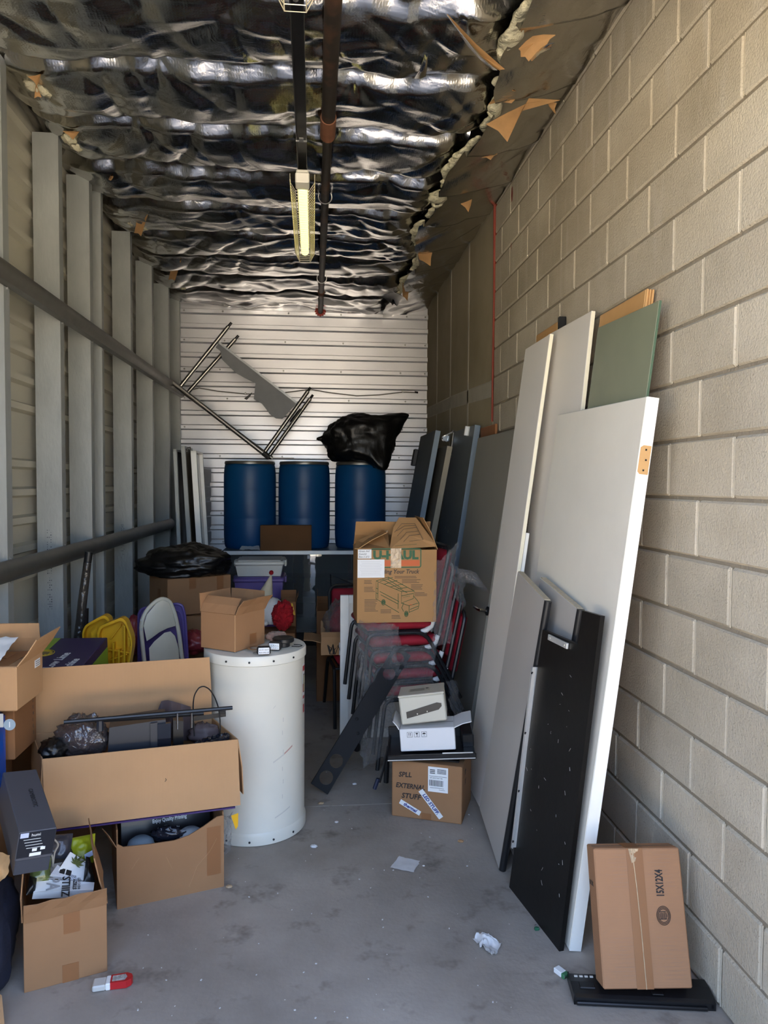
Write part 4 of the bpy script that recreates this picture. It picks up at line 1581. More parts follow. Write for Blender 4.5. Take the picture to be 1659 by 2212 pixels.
def make_chair(label, group):
    t = thing('stacking_chair', label, 'chair', None, group)
    part('seat', cushion(.43, .405, .058, Matrix.Translation((-.005, 0, .447)), .022), REDF, t, smooth=True, sharp=60)
    part('seat_pan', MB().box((0, 0, .412), (.40, .395, .010), .003), BLACKM, t)
    tilt = math.radians(11)
    part('backrest', cushion(.040, .355, .36, Matrix.Translation((.272, 0, .70)) @ Matrix.Rotation(tilt, 4, 'Y'), .018), REDF, t, smooth=True, sharp=60)
    for s in (-1, 1):
        y = s * .222
        part('leg', MB().tube(bend([(-.25, y, 0), (-.205, y, .405), (-.10, y, .405)], .05), .0118, 8), FRAMEC, t, smooth=True)
        part('leg', MB().tube(bend([(-.10, y, .405), (.14, y, .405), (.365, y, 0)], .07), .0118, 8), FRAMEC, t, smooth=True)
        part('glide', MB().tube([(-.2495, y, 0), (-.2475, y, .025)], .0122, 8).tube([(.365, y, 0), (.352, y, .025)], .0122, 8), BLKR, t, kind='stuff')
    part('back_frame', MB().tube(bend([(.185, -.195, .40), (.215, -.195, .50), (.300, -.195, .90), (.300, .195, .90), (.215, .195, .50), (.185, .195, .40)], .07, 5), .0125, 8, flat=1.0), FRAMEC, t, smooth=True)
    part('stretcher', MB().tube([(-.19, -.214, .395), (-.19, .214, .395)], .009, 8), FRAMEC, t)
    part('stretcher', MB().tube([(.15, -.202, .395), (.15, .202, .395)], .009, 8), FRAMEC, t)
    return t


CX, CY = .586, 4.40
chair = make_chair('red chair with charcoal frame at the bottom of the stack', 'red stacking chairs under the moving carton')
CROT = Matrix.Rotation(math.radians(9), 4, 'Z')


def chair_at(k):
    return Matrix.Translation((CX, CY, 0)) @ CROT @ Matrix.Translation((-.026 * k, 0, .098 * k))


chair.matrix_local = chair_at(0)
WM[chair.name] = chair_at(0)
names = ['red chair second from the bottom of the stack', 'red chair in the middle of the stack', 'red chair second from the top of the stack', 'red chair on top of the stack, carrying the moving carton']
SB = [chair]
for i in range(4):
    SB.append(dup(chair, chair_at(i + 1), names[i]))
zs = .098 * 4 + .477
c2 = dup(chair, Matrix.Translation((.345, 5.14, 0)) @ Matrix.Rotation(math.radians(96), 4, 'Z'), 'red chair standing alone behind the white framed panel', 'red chairs')
del c2['group']

# white wrapping taped round the frame joints
PAPW = mat('white_wrap_paper', rgb(222, 222, 220), .7, bump=.6, bs=40, bdist=.01)
for c_ in SB[1:]:
    part('wrapping_sleeve', MB().tube([(.120, -.194, .402), (.155, -.194, .410), (.187, -.194, .432), (.203, -.194, .474)], [.014, .016, .016, .015], 10), PAPW, c_, smooth=True, label='white wrapping sleeve on the frame joint')

# moving carton
P, Q = Vector(at(771, 1341, Y=4.09)), Vector(at(943, 1338, Y=4.09))
P = Vector((P.x, P.y, zs + .004))
Q = Vector((Q.x, 4.10, zs + .004))
M, w = box_frame(P, Q)
UH = (at(771, 1188, Y=4.09).z - P.z)
UCARD = mat('tan_moving_carton', rgb(170, 130, 86), 0.82, var=0.04, vs=4, spec=.2)
uh = carton('moving_carton', 'tan U-HAUL carton printed with a truck on the red chairs'.replace('U-HAUL ', 'moving '), 'box', M, w, .29, UH, UCARD,
            flaps=(('left', 34, .20, -10), ('right', 70, .20, -10), ('back', 48, .19, 8)), wobble=.003, seed=9)
cxx = w / 173.0      # metres per photo pixel on the front face


def UF(px, py):      # front-face coordinates of a photo pixel
    return (px - 771) * cxx, (1341 - py) * UH / 153.0


def ring_rect(x0, y0, x1, y1, r, th, m, nm):
    def rr_(a, b, c, d, q):
        pts = []
        for cx_, cy_, a0 in ((c - q, b + q, -90), (c - q, d - q, 0), (a + q, d - q, 90), (a + q, b + q, 180)):
            for k in range(5):
                an = math.radians(a0 + 22.5 * k)
                pts.append((cx_ + q * math.cos(an), cy_ + q * math.sin(an)))
        return pts
    return plate(nm, [rr_(x0, y0, x1, y1, r), rr_(x0 + th, y0 + th, x1 - th, y1 - th, max(.001, r - th))], .0006, m, uh, front_M(0, 0, .0008))


x0, y0 = UF(799, 1226)
x1, y1 = UF(910, 1185)
ring_rect(x0, y0, x1, y1, .014, .006, GREENI, 'logo_border')
xo0, yo0 = UF(803, 1222)
xo1, yo1 = UF(906, 1210)
decal('logo_band', xo1 - xo0, yo1 - yo0, ORANGEI, uh, front_M((xo0 + xo1) / 2, (yo0 + yo1) / 2))
xx, yy = UF(805, 1199)
text('U-HAUL', .066, GREENI, uh, front_M(xx, yy - .002, .0018), sx=1.08, bold=.0035, name='lettering')
xx, yy = UF(808, 1234)
text('Loading Your Truck', .034, DARKPR, uh, front_M(xx, yy), shear=.25, sx=.92, bold=.0008)


def polyl(segs, r, m, nm, off=.001):
    mb = MB()
    for s_ in segs:
        mb.tube([(UF(*p)[0], -off, UF(*p)[1]) for p in s_], r, 4)
    return part(nm, mb, m, uh, kind='stuff')


TS = [[(812, 1253), (838, 1245), (895, 1275), (893, 1291), (867, 1300), (867, 1276), (812, 1253), (812, 1290), (823, 1297)], [(867, 1276), (895, 1275)], [(831, 1302), (862, 1320)], [(838, 1245), (838, 1250), (869, 1270)],
      [(826, 1250), (880, 1279)], [(820, 1254), (848, 1246)], [(830, 1260), (858, 1252)], [(842, 1266), (870, 1260)], [(854, 1271), (880, 1267)],
      [(867, 1285), (893, 1280)], [(893, 1285), (902, 1295), (906, 1301), (904, 1312), (884, 1320)], [(867, 1300), (884, 1306), (906, 1300)], [(884, 1306), (884, 1320)], [(872, 1300), (868, 1310), (872, 1318)], [(886, 1314), (904, 1307)],
      [(816, 1256), (816, 1290)], [(812, 1268), (816, 1270)], [(812, 1278), (816, 1280)], [(820, 1275), (862, 1297)], [(822, 1282), (860, 1302)], [(860, 1280), (860, 1312)]]
polyl(TS, .0015, GREENI, 'truck_drawing')
for wx, wy, r in ((828, 1298, 6), (878, 1323, 6)):
    mb = MB()
    X, Y_ = UF(wx, wy)
    for q in (r, r * .6, r * .3):
        mb.tube([(X + q * .65 * cxx * math.cos(a), -.001, Y_ + q * cxx * math.sin(a)) for a in np.linspace(0, 6.283, 15)[:-1]], .0018, 4, closed=True)
    part('wheel_drawing', mb, GREENI, uh, kind='stuff')
cx_, cy2 = UF(888, 1304)
decal('bonnet_print', .018, .005, ORANGEI, uh, front_M(cx_, cy2))
xx, yy = UF(871, 1288)
text('U-HAUL', .011, GREENI, uh, front_M(xx, yy) @ Matrix.Rotation(.2, 4, 'Z'))
tl = MB()
rs = random.Random(4)
for px, py, n_, wd_ in ((786, 1252, 3, 20), (786, 1266, 4, 24), (787, 1292, 9, 30), (822, 1314, 3, 24), (846, 1326, 3, 22), (852, 1244, 2, 50), (868, 1251, 3, 42), (888, 1262, 4, 28), (896, 1279, 3, 28)):
    for k_ in range(n_):
        X, Y_ = UF(px, py + 3.0 * k_)
        W_ = wd_ * cxx * rs.uniform(.75, 1)
        tl.box((X + W_ / 2, -.0007, Y_), (W_, .0005, .0026))
part('small_print', tl, DARKPR, uh, kind='stuff')
lx0, ly0 = UF(771, 1206)
lx1, ly1 = UF(800, 1187)
decal('name_label', lx1 - lx0, ly1 - ly0, LABEL, uh, front_M((lx0 + lx1) / 2 + .004, (ly0 + ly1) / 2, .0022))
for i, s_ in enumerate(('Green Aid', '[Lunch]', 'Box 2 of 3')):
    text(s_, .014, INK, uh, front_M(lx0 + .008, ly1 - .010 - .016 * i, .0030), shear=.2)
lx0, ly0 = UF(771, 1246)
lx1, ly1 = UF(829, 1208)
decal('paper_label', lx1 - lx0, ly1 - ly0, LABEL, uh, front_M((lx0 + lx1) / 2 + .002, (ly0 + ly1) / 2, .0026))
pr_ = MB()
for i in range(9):
    pr_.box(((lx0 + lx1) / 2, -.0034, ly1 - .012 - .0095 * i), ((lx1 - lx0) * rs.uniform(.6, .85), .0004, .0016))
part('faint_print', pr_, mat('pale_print', rgb(200, 200, 202), .6), uh, kind='stuff')
tx0, ty0 = UF(843, 1226)
tx1, ty1 = UF(866, 1185)
part('clear_tape', crumple((tx0, -.0034, ty0), (tx1, -.0034, ty0), (tx1, -.0034, ty1), (tx0, -.0034, ty1), 10, 14, .0012, 40, 3), CTAPE, uh, label='crinkled clear tape over the logo')
fold = polyl([[(0, 0)]] if False else [[(852, 1180), (900, 1176)]], .0008, GREENI, 'fold_line')
# front flap, creased: its right half stands up, its left half lies low
def UP3(px, py, Y_):
    return at(px, py, Y=Y_)


rf_ = MB()
fr_ = [UP3(842, 1186, 4.095), UP3(941, 1181, 4.105), UP3(938, 1172, 4.11), UP3(899, 1119, 4.24), UP3(862, 1119, 4.25), UP3(850, 1140, 4.21), UP3(846, 1160, 4.17)]
n_ = len(fr_)
bk_ = [q + Vector((0, .004, .003)) for q in fr_]
cq = sum(fr_, Vector()) / n_ + Vector((-.01, -.012, 0))
rf_.add([tuple(q) for q in fr_] + [tuple(cq)] + [tuple(q) for q in bk_] + [tuple(cq + Vector((0, .004, .003)))],
        [(i, (i + 1) % n_, n_) for i in range(n_)] + [(n_ + 1 + i, 2 * n_ + 1, n_ + 1 + (i + 1) % n_) for i in range(n_)] + [(i, n_ + 1 + i, n_ + 1 + (i + 1) % n_, (i + 1) % n_) for i in range(n_)])
rfo = part('raised_flap', rf_, UCARD, uh, world=True)
ln_ = MB()
for pp_ in ([(852, 1150), (868, 1131), (896, 1131), (914, 1166), (884, 1169)], [(858, 1158), (872, 1143), (900, 1139)], [(864, 1166), (878, 1150), (904, 1147)], [(872, 1170), (884, 1157), (908, 1154)], [(856, 1147), (874, 1136), (897, 1135)]):
    ln_.tube([UP3(x, y, 4.088 + max(0, (1180 - y)) * .00185 - .006) for x, y in pp_], .0014, 4)
part('flap_print', ln_, DARKPR, uh, world=True, kind='stuff')
lf_ = [UP3(766, 1186, 4.09), UP3(842, 1186, 4.095), UP3(838, 1152, 4.30), UP3(822, 1146, 4.30), UP3(770, 1170, 4.25)]
n_ = len(lf_)
part('flap', MB().add([tuple(q) for q in lf_] + [tuple(q + Vector((0, 0, .004))) for q in lf_], [tuple(range(n_)), tuple(range(n_, 2 * n_))] + [(i, (i + 1) % n_, n_ + (i + 1) % n_, n_ + i) for i in range(n_)]), UCARD, uh, world=True)
part('clear_tape', crumple(UP3(792, 1170, 4.20), UP3(836, 1152, 4.28), UP3(838, 1146, 4.29), UP3(800, 1160, 4.23), 14, 4, .004, 40, 6), CTAPE, uh, world=True)
# clear wrapping round the chairs


def wrap(name, label, quads, m, nu, nv, amp, s, seed):
    c = Vector(quads[0])
    t = thing('plastic_wrap', label, 'plastic film', Vector(quads[0]))
    part('film', crumple(*quads, nu, nv, amp, s, seed, edge=.03), m, t, world=True, smooth=True, sharp=180)
    return t


w_1 = wrap('plastic_wrap', 'crumpled clear film hanging down the left of the red chairs', (at(776, 1345, Y=4.04), at(866, 1350, Y=4.055), at(842, 1640, Y=4.04), at(782, 1655, Y=4.03)), FILMW, 26, 60, .030, 7, 1)
part('film', crumple(at(764, 1345, Y=4.30), at(790, 1350, Y=4.06), at(790, 1655, Y=4.04), at(766, 1600, Y=4.28), 18, 46, .03, 7, 9, edge=.02), FILMW, w_1, world=True, smooth=True, sharp=180)
part('film', crumple(at(850, 1395, Y=4.07), at(945, 1395, Y=4.07), at(935, 1480, Y=4.06), at(830, 1520, Y=4.05), 22, 18, .015, 9, 12, edge=.02), FILM, w_1, world=True, smooth=True, sharp=180)
part('film', crumple(at(795, 1352, Y=4.07), at(845, 1350, Y=4.07), at(855, 1420, Y=4.06), at(800, 1420, Y=4.05), 14, 14, .012, 10, 17, edge=.02), FILM, w_1, world=True, smooth=True, sharp=180)
w_2 = wrap('plastic_wrap', 'clear film over the top chair back, right of the moving carton', (at(942, 1215, Y=4.07), at(985, 1180, Y=4.08), at(975, 1390, Y=4.06), at(935, 1400, Y=4.06)), FILM, 16, 34, .016, 12, 5)
part('film', crumple(at(975, 1215, Y=4.08), at(1004, 1240, Y=4.14), at(1003, 1320, Y=4.16), at(985, 1290, Y=4.08), 10, 14, .018, 12, 7, edge=.015), FILM, w_2, world=True, smooth=True, sharp=180)
part('film', MB().grid([[at(988, 1232, Y=4.10) + Vector((.02 * k * math.cos(j), .02 * math.sin(j) * (1 + k), 0)) * .9 + (at(1026, 1258, Y=4.10) - at(988, 1232, Y=4.10)) * (k / 5) + Vector((0, 0, .012 * (1 + k * .8) * math.sin(j * 1.0 + k))) for j in np.linspace(0, 6.283, 13)] for k in range(6)]), FILM, w_2, world=True, smooth=True, sharp=180)
w_3 = wrap('plastic_wrap', 'loose clear film trailing down behind the beige device', (at(965, 1470, Y=4.02), at(985, 1470, Y=4.03), at(1012, 1580, Y=4.0), at(990, 1590, Y=3.98)), FILM, 8, 22, .015, 12, 8)

# charger cables hanging beside the marked carton
cb = thing('cable', 'black cables hanging by the plastic wrap, left of marked carton', 'cable', at(822, 1700, Y=3.75))
pts = [at(x, y, Y=3.75) for x, y in ((838, 1612), (832, 1640), (827, 1665), (820, 1690))]
part('lead', MB().tube(pts, .006, 6), BLKR, cb, world=True, smooth=True)
part('plug', MB().tube([at(817, 1682, Y=3.75), at(809, 1704, Y=3.75)], .011, 8), mat('dark_blue_plug', rgb(34, 40, 62), .4), cb, world=True)
part('lead', MB().tube([at(836, 1640, Y=3.85), at(834, 1690, Y=3.85)], .014, 8), BLKR, cb, world=True, smooth=True)

# white framed panel standing behind the chairs
YF = 4.68
a0, a1 = at(734, 1612, Y=YF), at(734, 1286, Y=YF)
wf = thing('framed_panel', 'white framed panel standing upright behind the wrapped chairs', 'panel', (a0.x, YF, 0))
fw_, fh = .46, a1.z
part('panel', MB().box((fw_ / 2, .02, fh / 2), (fw_ - .05, .012, fh - .05)), MELA, wf)
for x in (.0275, fw_ - .0275):
    part('stile', MB().box((x, .014, fh / 2), (.055, .028, fh), .003), PEDGE, wf)
for z in (.0275, fh - .0275):
    part('rail', MB().box((fw_ / 2, .014, z), (fw_ - .111, .026, .055), .003), PEDGE, wf)
part('bead', MB().box((.058, .006, fh / 2), (.006, .010, fh - .11), .001), MELA, wf)

# red chair behind, carton with crown print and a wrapped red cushion on it
CROWN = CARD
P = at(693, 1432, Y=4.98)
Mcr = Matrix.Translation((P.x, 4.97, .481))
zc0 = .481
hcr = at(692, 1388, Y=4.97).z - zc0
cr_b = carton('printed_carton', 'brown carton with zigzag crown print on the lone red chair', 'box', Mcr, .30, .26, hcr, CARDL, flaps=(('left', 165, .12), ('front', 100, .08), ('back', 95, .10), ('right', 120, .1)))
cw = MB()
base_x, base_z, s_ = .045, hcr * .42, .085
pts = [(0, 0), (.0, .55), (.22, .12), (.36, .62), (.5, .05), (.62, .62), (.78, .12), (1.0, .55), (.95, 0)]
cw.prism([(base_x + x * s_ * .9, base_z + (z - .3) * s_) for x, z in [(0.05, .75), (.25, .0), (.3, .28)]], 0, .0006, Matrix.Rotation(math.radians(90), 4, 'X'))
seg = [[(.0, .75), (.2, .0), (.38, .45), (.0, .75)], [(.2, .0), (.5, .8), (.38, .3)], [(.5, .8), (.5, .02), (.72, .0), (.62, .3), (.5, .8)], [(.72, .0), (1.0, .75), (.62, .35)], [(.2, .0), (.72, .0)]]
for sg_ in seg:
    cw.tube([(base_x + x * s_ * .9, -.001, base_z + (z - .35) * s_) for x, z in sg_], .0022, 4)
cw.prism([(base_x + x * s_ * .9, base_z + (z - .35) * s_) for x, z in [(.0, .75), (.2, .0), (.2, .45)]], 0, .0010, Matrix.Rotation(math.radians(90), 4, 'X'))
cw.prism([(base_x + x * s_ * .9, base_z + (z - .35) * s_) for x, z in [(.5, .8), (.5, .02), (.66, .02)]], 0, .0010, Matrix.Rotation(math.radians(90), 4, 'X'))
part('crown_print', cw, INK, cr_b, kind='stuff')
decal('shipping_label', .04, .09, LABEL, cr_b, front_M(.145, hcr * .5))
text('W', .06, INK, cr_b, front_M(.118, hcr * .42))
pc = blob((P.x + .17, 5.12, zc0 + hcr + .10), (.10, .09, .13), 21, .2, 2.0, .08, 36, 24, bottom=zc0 + .02)
tag(part('wrapped_cushion', pc, REDF, smooth=True, sharp=180), 'red cushion in clear plastic inside the crown printed carton', 'cushion')
pcw = thing('plastic_wrap', 'clear plastic bag over the red cushion in the crown carton', 'plastic film', (P.x + .17, 5.12, zc0 + hcr))
part('film', blob((P.x + .17, 5.11, zc0 + hcr + .10), (.135, .122, .165), 23, .2, 2.6, .12, 40, 26, bottom=zc0 + .012), FILMW, pcw, world=True, smooth=True, sharp=180)
# torn dark carton behind it with a black metal hoop
ck = carton('torn_carton', 'dark brown torn carton behind the crown printed carton', 'box', Matrix.Translation((at(684, 1400, Y=5.5).x, 5.50, .0)), .40, .34, at(700, 1320, Y=5.5).z, CARDD, flaps=(('left', 80, .12), ('back', 95, .06)))
hoop = thing('metal_hoop', 'thin black bent metal bar beside the moving carton', 'bar', at(716, 1300, Y=5.49))
part('bar', MB().tube([at(718, 1330, Y=5.49), at(714, 1240, Y=5.49), at(762, 1262, Y=5.49), at(790, 1275, Y=5.49)], .006, 6), BLACKM, hoop, world=True)

# ------------------------------------------------------------------ glass showcase with the drums
SX0, SX1, SY0, SY1 = at(478, 1194, Y=7.40).x, .60, 7.40, 8.16
SZ = at(600, 1190, Y=7.40).z
GLASS = film_mat('showcase_glass', (0.66, 0.70, 0.68, 1), 0.26, 0.02, 2, 0.02)
GLASS.node_tree.nodes['Math'].inputs[1].default_value = 0.45
for nd in GLASS.node_tree.nodes:
    if nd.type == 'MIX_SHADER' and nd.inputs[0].default_value == 0.35 and not nd.inputs[0].links:
        nd.inputs[0].default_value = 0.03
GREYTOP = mat('grey_worktop', rgb(120, 122, 122), .4, var=.1, vs=6)
DGREY = mat('grey_interior', rgb(140, 146, 142), .6)
sc_t = thing('glass_showcase', 'long glass display counter against the back wall, carrying drums', 'counter', ((SX0 + SX1) / 2, SY0, 0))
part('top', MB().box(((SX0 + SX1) / 2, (SY0 + SY1) / 2, SZ - .012), (SX1 - SX0, SY1 - SY0, .024), .003), GREYTOP, sc_t, world=True)
part('front_trim', MB().box(((SX0 + SX1) / 2, SY0 - .004, SZ - .018), (SX1 - SX0, .012, .040), .002), ALU, sc_t, world=True)
part('base', MB().box(((SX0 + SX1) / 2, (SY0 + SY1) / 2, .07), (SX1 - SX0, SY1 - SY0, .14), .004), BLACKM, sc_t, world=True)
part('front_glass', MB().box(((SX0 + SX1) / 2, SY0 + .012, (SZ + .10) / 2), (SX1 - SX0 - .02, .006, SZ - .18)), GLASS, sc_t, world=True)
part('back_panel', MB().box(((SX0 + SX1) / 2, SY1 - .01, SZ / 2 + .05), (SX1 - SX0, .02, SZ - .16)), DGREY, sc_t, world=True)
for x in (SX0 + .008, SX1 - .008):
    part('corner_post', MB().box((x, SY0 + .012, SZ / 2 + .05), (.016, .02, SZ - .18), .002), ALU, sc_t, world=True)
for z in (.42, .68):
    part('glass_shelf', MB().box(((SX0 + SX1) / 2, SY0 + .30, z), (SX1 - SX0 - .06, .40, .008)), mat('green_glass_shelf', rgb(120, 150, 138), .1), sc_t, world=True)
part('bottom_deck', MB().box(((SX0 + SX1) / 2, SY0 + .36, .155), (SX1 - SX0 - .04, .66, .02)), mat('pale_deck', rgb(196, 200, 190), .5), sc_t, world=True)
p = at(667, 1203, Y=SY0)
part('latch', MB().box((p.x, SY0 - .014, p.z), (.03, .012, .035), .002), LABEL, sc_t, world=True, label='white latch tab')

DRUM = mat('blue_plastic', rgb(16, 84, 140), 0.42, var=0.08, vs=3, bump=.04, bs=9)
RIMM = mat('lid_ring_steel', rgb(150, 146, 138), .35, .8)
DY = 7.80
dl, dr_ = at(483, 1100, Y=DY), at(597, 1100, Y=DY)
DR = (dr_.x - dl.x) / 2 * .985
zt = at(540, 996, Y=DY - DR).z
DH = zt - SZ
prof = [(DR * .90, 0), (DR * .955, .015), (DR * .985, .06), (DR, .14), (DR, DH * .34), (DR * .992, DH * .35), (DR, DH * .36), (DR * 1.0, DH * .66), (DR * .992, DH * .67), (DR, DH * .68), (DR * .995, DH - .14), (DR * .97, DH - .06), (DR * .945, DH - .032), (DR * .93, DH - .030)]
dr = thing('plastic_drum', 'blue plastic drum on the left, against the metal frame', 'drum', ((dl.x + dr_.x) / 2, DY, SZ + .0015), 'blue drums on the showcase')
part('body', MB().lathe(prof, 48), DRUM, dr, smooth=True, sharp=60)
part('lid', MB().lathe([(DR * .93, DH - .034), (DR * .935, DH - .004), (DR * .88, DH), (.001, DH - .004)], 40), BLACKM, dr, smooth=True)
part('lid_ring', MB().lathe([(DR * .935, DH - .032), (DR * .965, DH - .028), (DR * .968, DH - .010), (DR * .94, DH + .002), (DR * .92, DH - .002)], 48), RIMM, dr, smooth=True)
for (xa, xb), lab in (((602, 712), 'blue plastic drum in the middle, behind the brown carton'), ((723, 833), 'blue plastic drum on the right, under the black bag')):
    c_ = (at(xa, 1100, Y=DY).x + at(xb, 1100, Y=DY).x) / 2
    dup(dr, Matrix.Translation((c_, DY, SZ + .0015)) @ Matrix.Rotation(1.1, 4, 'Z'), lab)

P, Q = at(563, 1192, Y=7.47), at(673, 1193, Y=7.47)
bx = carton('brown_carton', 'plain brown carton in front of the blue drums', 'box', Matrix.Translation((P.x, 7.40, SZ + .001)), (Q - P).length, .09, at(600, 1135, Y=7.40).z - SZ, CARDD, closed=True)
rag = crumple(at(517, 1190, Y=7.42), at(562, 1190, Y=7.42), at(560, 1180, Y=7.50), at(522, 1180, Y=7.50), 14, 8, .012, 14, 4, normal=Vector((0, 0, 1)))
rag.v = [(x, y, max(SZ + .003, SZ + .02 + (z - SZ) * .8 - .012)) for x, y, z in rag.v]
tag(part('white_rag', rag, LABEL, smooth=True, sharp=180), 'crumpled white rag on the showcase by the left drum', 'rag')

BAG = mat('black_bag_plastic', rgb(13, 13, 14), 0.36, bump=0.45, bs=20, bdist=0.012, spec=.45, cs=(1, 1, .6))
DTOP = zt
bc = at(785, 945, Y=7.72)
bgm = blob((bc.x - .03, 7.74, DTOP + .22), (.36, .27, .27), 12, .14, 1.9, .045, 80, 56, bottom=DTOP + .004, sq=.9)


def pull(mb, src, dst, rad):
    """Draw a sack's skin out into a pointed corner."""
    src, dst = Vector(src), Vector(dst)
    out = []
    for v in mb.v:
        v = Vector(v)
        w_ = math.exp(-((v - src).length / rad) ** 2)
        out.append(tuple(v + (dst - src) * w_ + Vector((0, .02, .01)) * w_ * math.sin(v.z * 40)))
    mb.v = out


pull(bgm, at(835, 912, Y=7.66), at(880, 893, Y=7.62), .13)
pull(bgm, at(824, 985, Y=7.50), at(831, 1022, Y=7.43), .12)
pull(bgm, at(706, 950, Y=7.7), at(688, 946, Y=7.7), .05)
DC3 = (at(723, 1100, Y=DY).x + at(833, 1100, Y=DY).x) / 2
bgm.v = [(x, y, max(z, DTOP + .008)) if (x - DC3) ** 2 + (y - DY) ** 2 < (DR * 1.06) ** 2 else (x, y, z) for x, y, z in bgm.v]
tb = thing('black_bag', 'full black plastic bag lying across the right blue drum', 'bag', (bc.x, 7.74, DTOP))
part('bag', bgm, BAG, tb, world=True, smooth=True, sharp=180)
part('bag_tie', blob(at(692, 948, Y=7.70), (.035, .03, .02), 15, .4, 2.5, .1, 16, 10), BAG, tb, world=True, smooth=True, sharp=180)

# ------------------------------------------------------------------ steel table tipped on end above the drums
TUBEM = mat('stainless_tube', rgb(168, 166, 160), .3, .9)
SHEETM = mat('galvanised_sheet', rgb(176, 180, 184), .42, .6, var=.06, vs=6)
FLAPM = mat('torn_grey_sheet', rgb(138, 141, 146), .6, .2, var=.10, vs=5, bump=.4, bs=12, bdist=.01)
YN, YFb = 7.62, 8.02
tt = thing('steel_table', 'steel tube table tipped on its side above the drums', 'table', at(578, 985, Y=YN))
pairs = [((388, 837), (500, 697), YN), ((403, 851), (515, 725), YFb), ((568, 982), (671, 837), YN), ((580, 987), (676, 853), YFb)]
for a, b, Y_ in pairs:
    A, B_ = at(*a, Y=Y_), at(*b, Y=Y_)
    d = (B_ - A).normalized()
    lg_ = part('leg', MB().tube([A, B_ - d * .05], .021, 12), TUBEM, tt, world=True, smooth=True)
    part('foot', MB().tube([B_ - d * .05, B_], .014, 10), BLKR, lg_, world=True)
A, B_ = at(366, 821, Y=YN - .03), at(578, 986, Y=YN - .03)
part('bottom_tube', MB().tube([A, B_], .023, 12), TUBEM, tt, world=True, smooth=True)
d = (B_ - A).normalized()
part('tube_end', MB().tube([B_ - d * .06, B_ + d * .02], .027, 12), BLKR, tt, world=True)
A2, B2 = at(400, 850, Y=YFb), at(588, 990, Y=YFb)
part('bottom_tube', MB().tube([A2, B2], .020, 12), TUBEM, tt, world=True, smooth=True)
a, b = at(472, 742, Y=YN + .01), at(640, 872, Y=YN + .01)
u = (b - a).normalized()
v = Vector((u.z, 0, -u.x))
if v.z < 0:
    v = -v
back = Vector((0, YFb - YN - .02, 0))
part('shelf', MB().hexa([a, b, b + back, a + back], [a + v * .012, b + v * .012, b + back + v * .012, a + back + v * .012]), SHEETM, tt, world=True)
part('shelf_lip', MB().hexa([a - v * .05 - Vector((0, .004, 0)), b - v * .05 - Vector((0, .004, 0)), b - v * .05, a - v * .05], [a + v * .012 - Vector((0, .004, 0)), b + v * .012 - Vector((0, .004, 0)), b + v * .012, a + v * .012]), FLAPM, tt, world=True)
part('shelf_edge', MB().hexa([a - v * .006 - Vector((0, .012, 0)), b - v * .006 - Vector((0, .012, 0)), b - v * .006, a - v * .006], [a + v * .020 - Vector((0, .012, 0)), b + v * .020 - Vector((0, .012, 0)), b + v * .020, a + v * .020]), SHEETM, tt, world=True)
for tq_ in (.10, .86):
    c_ = a.lerp(b, tq_)
    part('edge_clip', MB().hexa([c_ - v * .045 - Vector((0, .010, 0)), c_ + u * .05 - v * .045 - Vector((0, .010, 0)), c_ + u * .05 - v * .045 - Vector((0, .006, 0)), c_ - v * .045 - Vector((0, .006, 0))], [c_ + v * .0 - Vector((0, .010, 0)), c_ + u * .05 - Vector((0, .010, 0)), c_ + u * .05 - Vector((0, .006, 0)), c_ - Vector((0, .006, 0))]), SHEETM, tt, world=True)
fl = [(472, 742), (640, 872), (610, 905), (596, 904), (583, 895), (566, 872), (548, 862), (552, 828), (532, 818), (510, 806), (480, 777)]
pl = [at(x, y, Y=YN - .015) for x, y in fl]
mb = MB()
n_ = len(pl)
mb.add([tuple(p) for p in pl] + [tuple(p + Vector((0, .003, 0))) for p in pl], [tuple(range(n_)), tuple(range(n_, 2 * n_))] + [(i, (i + 1) % n_, n_ + (i + 1) % n_, n_ + i) for i in range(n_)])
part('torn_sheet', mb, FLAPM, tt, world=True, label='torn grey sheet hanging below the shelf')
part('torn_tip', flap('torn_tip_tmp', [at(528, 860, Y=YN - .04), at(545, 848, Y=YN - .03), at(542, 856, Y=YN - .03)], BLACKM) and MB().hexa([at(527, 861, Y=YN - .05), at(545, 847, Y=YN - .05), at(541, 856, Y=YN - .05), at(533, 864, Y=YN - .05)], [at(527, 861, Y=YN - .046), at(545, 847, Y=YN - .046), at(541, 856, Y=YN - .046), at(533, 864, Y=YN - .046)]), BLACKM, tt, world=True)
for o in list(bpy.data.objects):
    if o.name.startswith('torn_tip_tmp'):
        bpy.data.objects.remove(o)
p = at(655, 897, Y=YFb)
part('brace_joint', MB().tube([at(628, 912, Y=YFb - .02), at(650, 884, Y=YFb - .02)], .016, 8), TUBEM, tt, world=True)
brk = thing('flat_bar', 'short pale metal bar lying on the middle drum edge', 'bar', at(615, 990, Y=7.6))
part('bar', MB().box(tuple(at(612, 990, Y=7.60) + Vector((0, 0, .004))), (.22, .03, .008), .002), RIMM, brk, world=True)

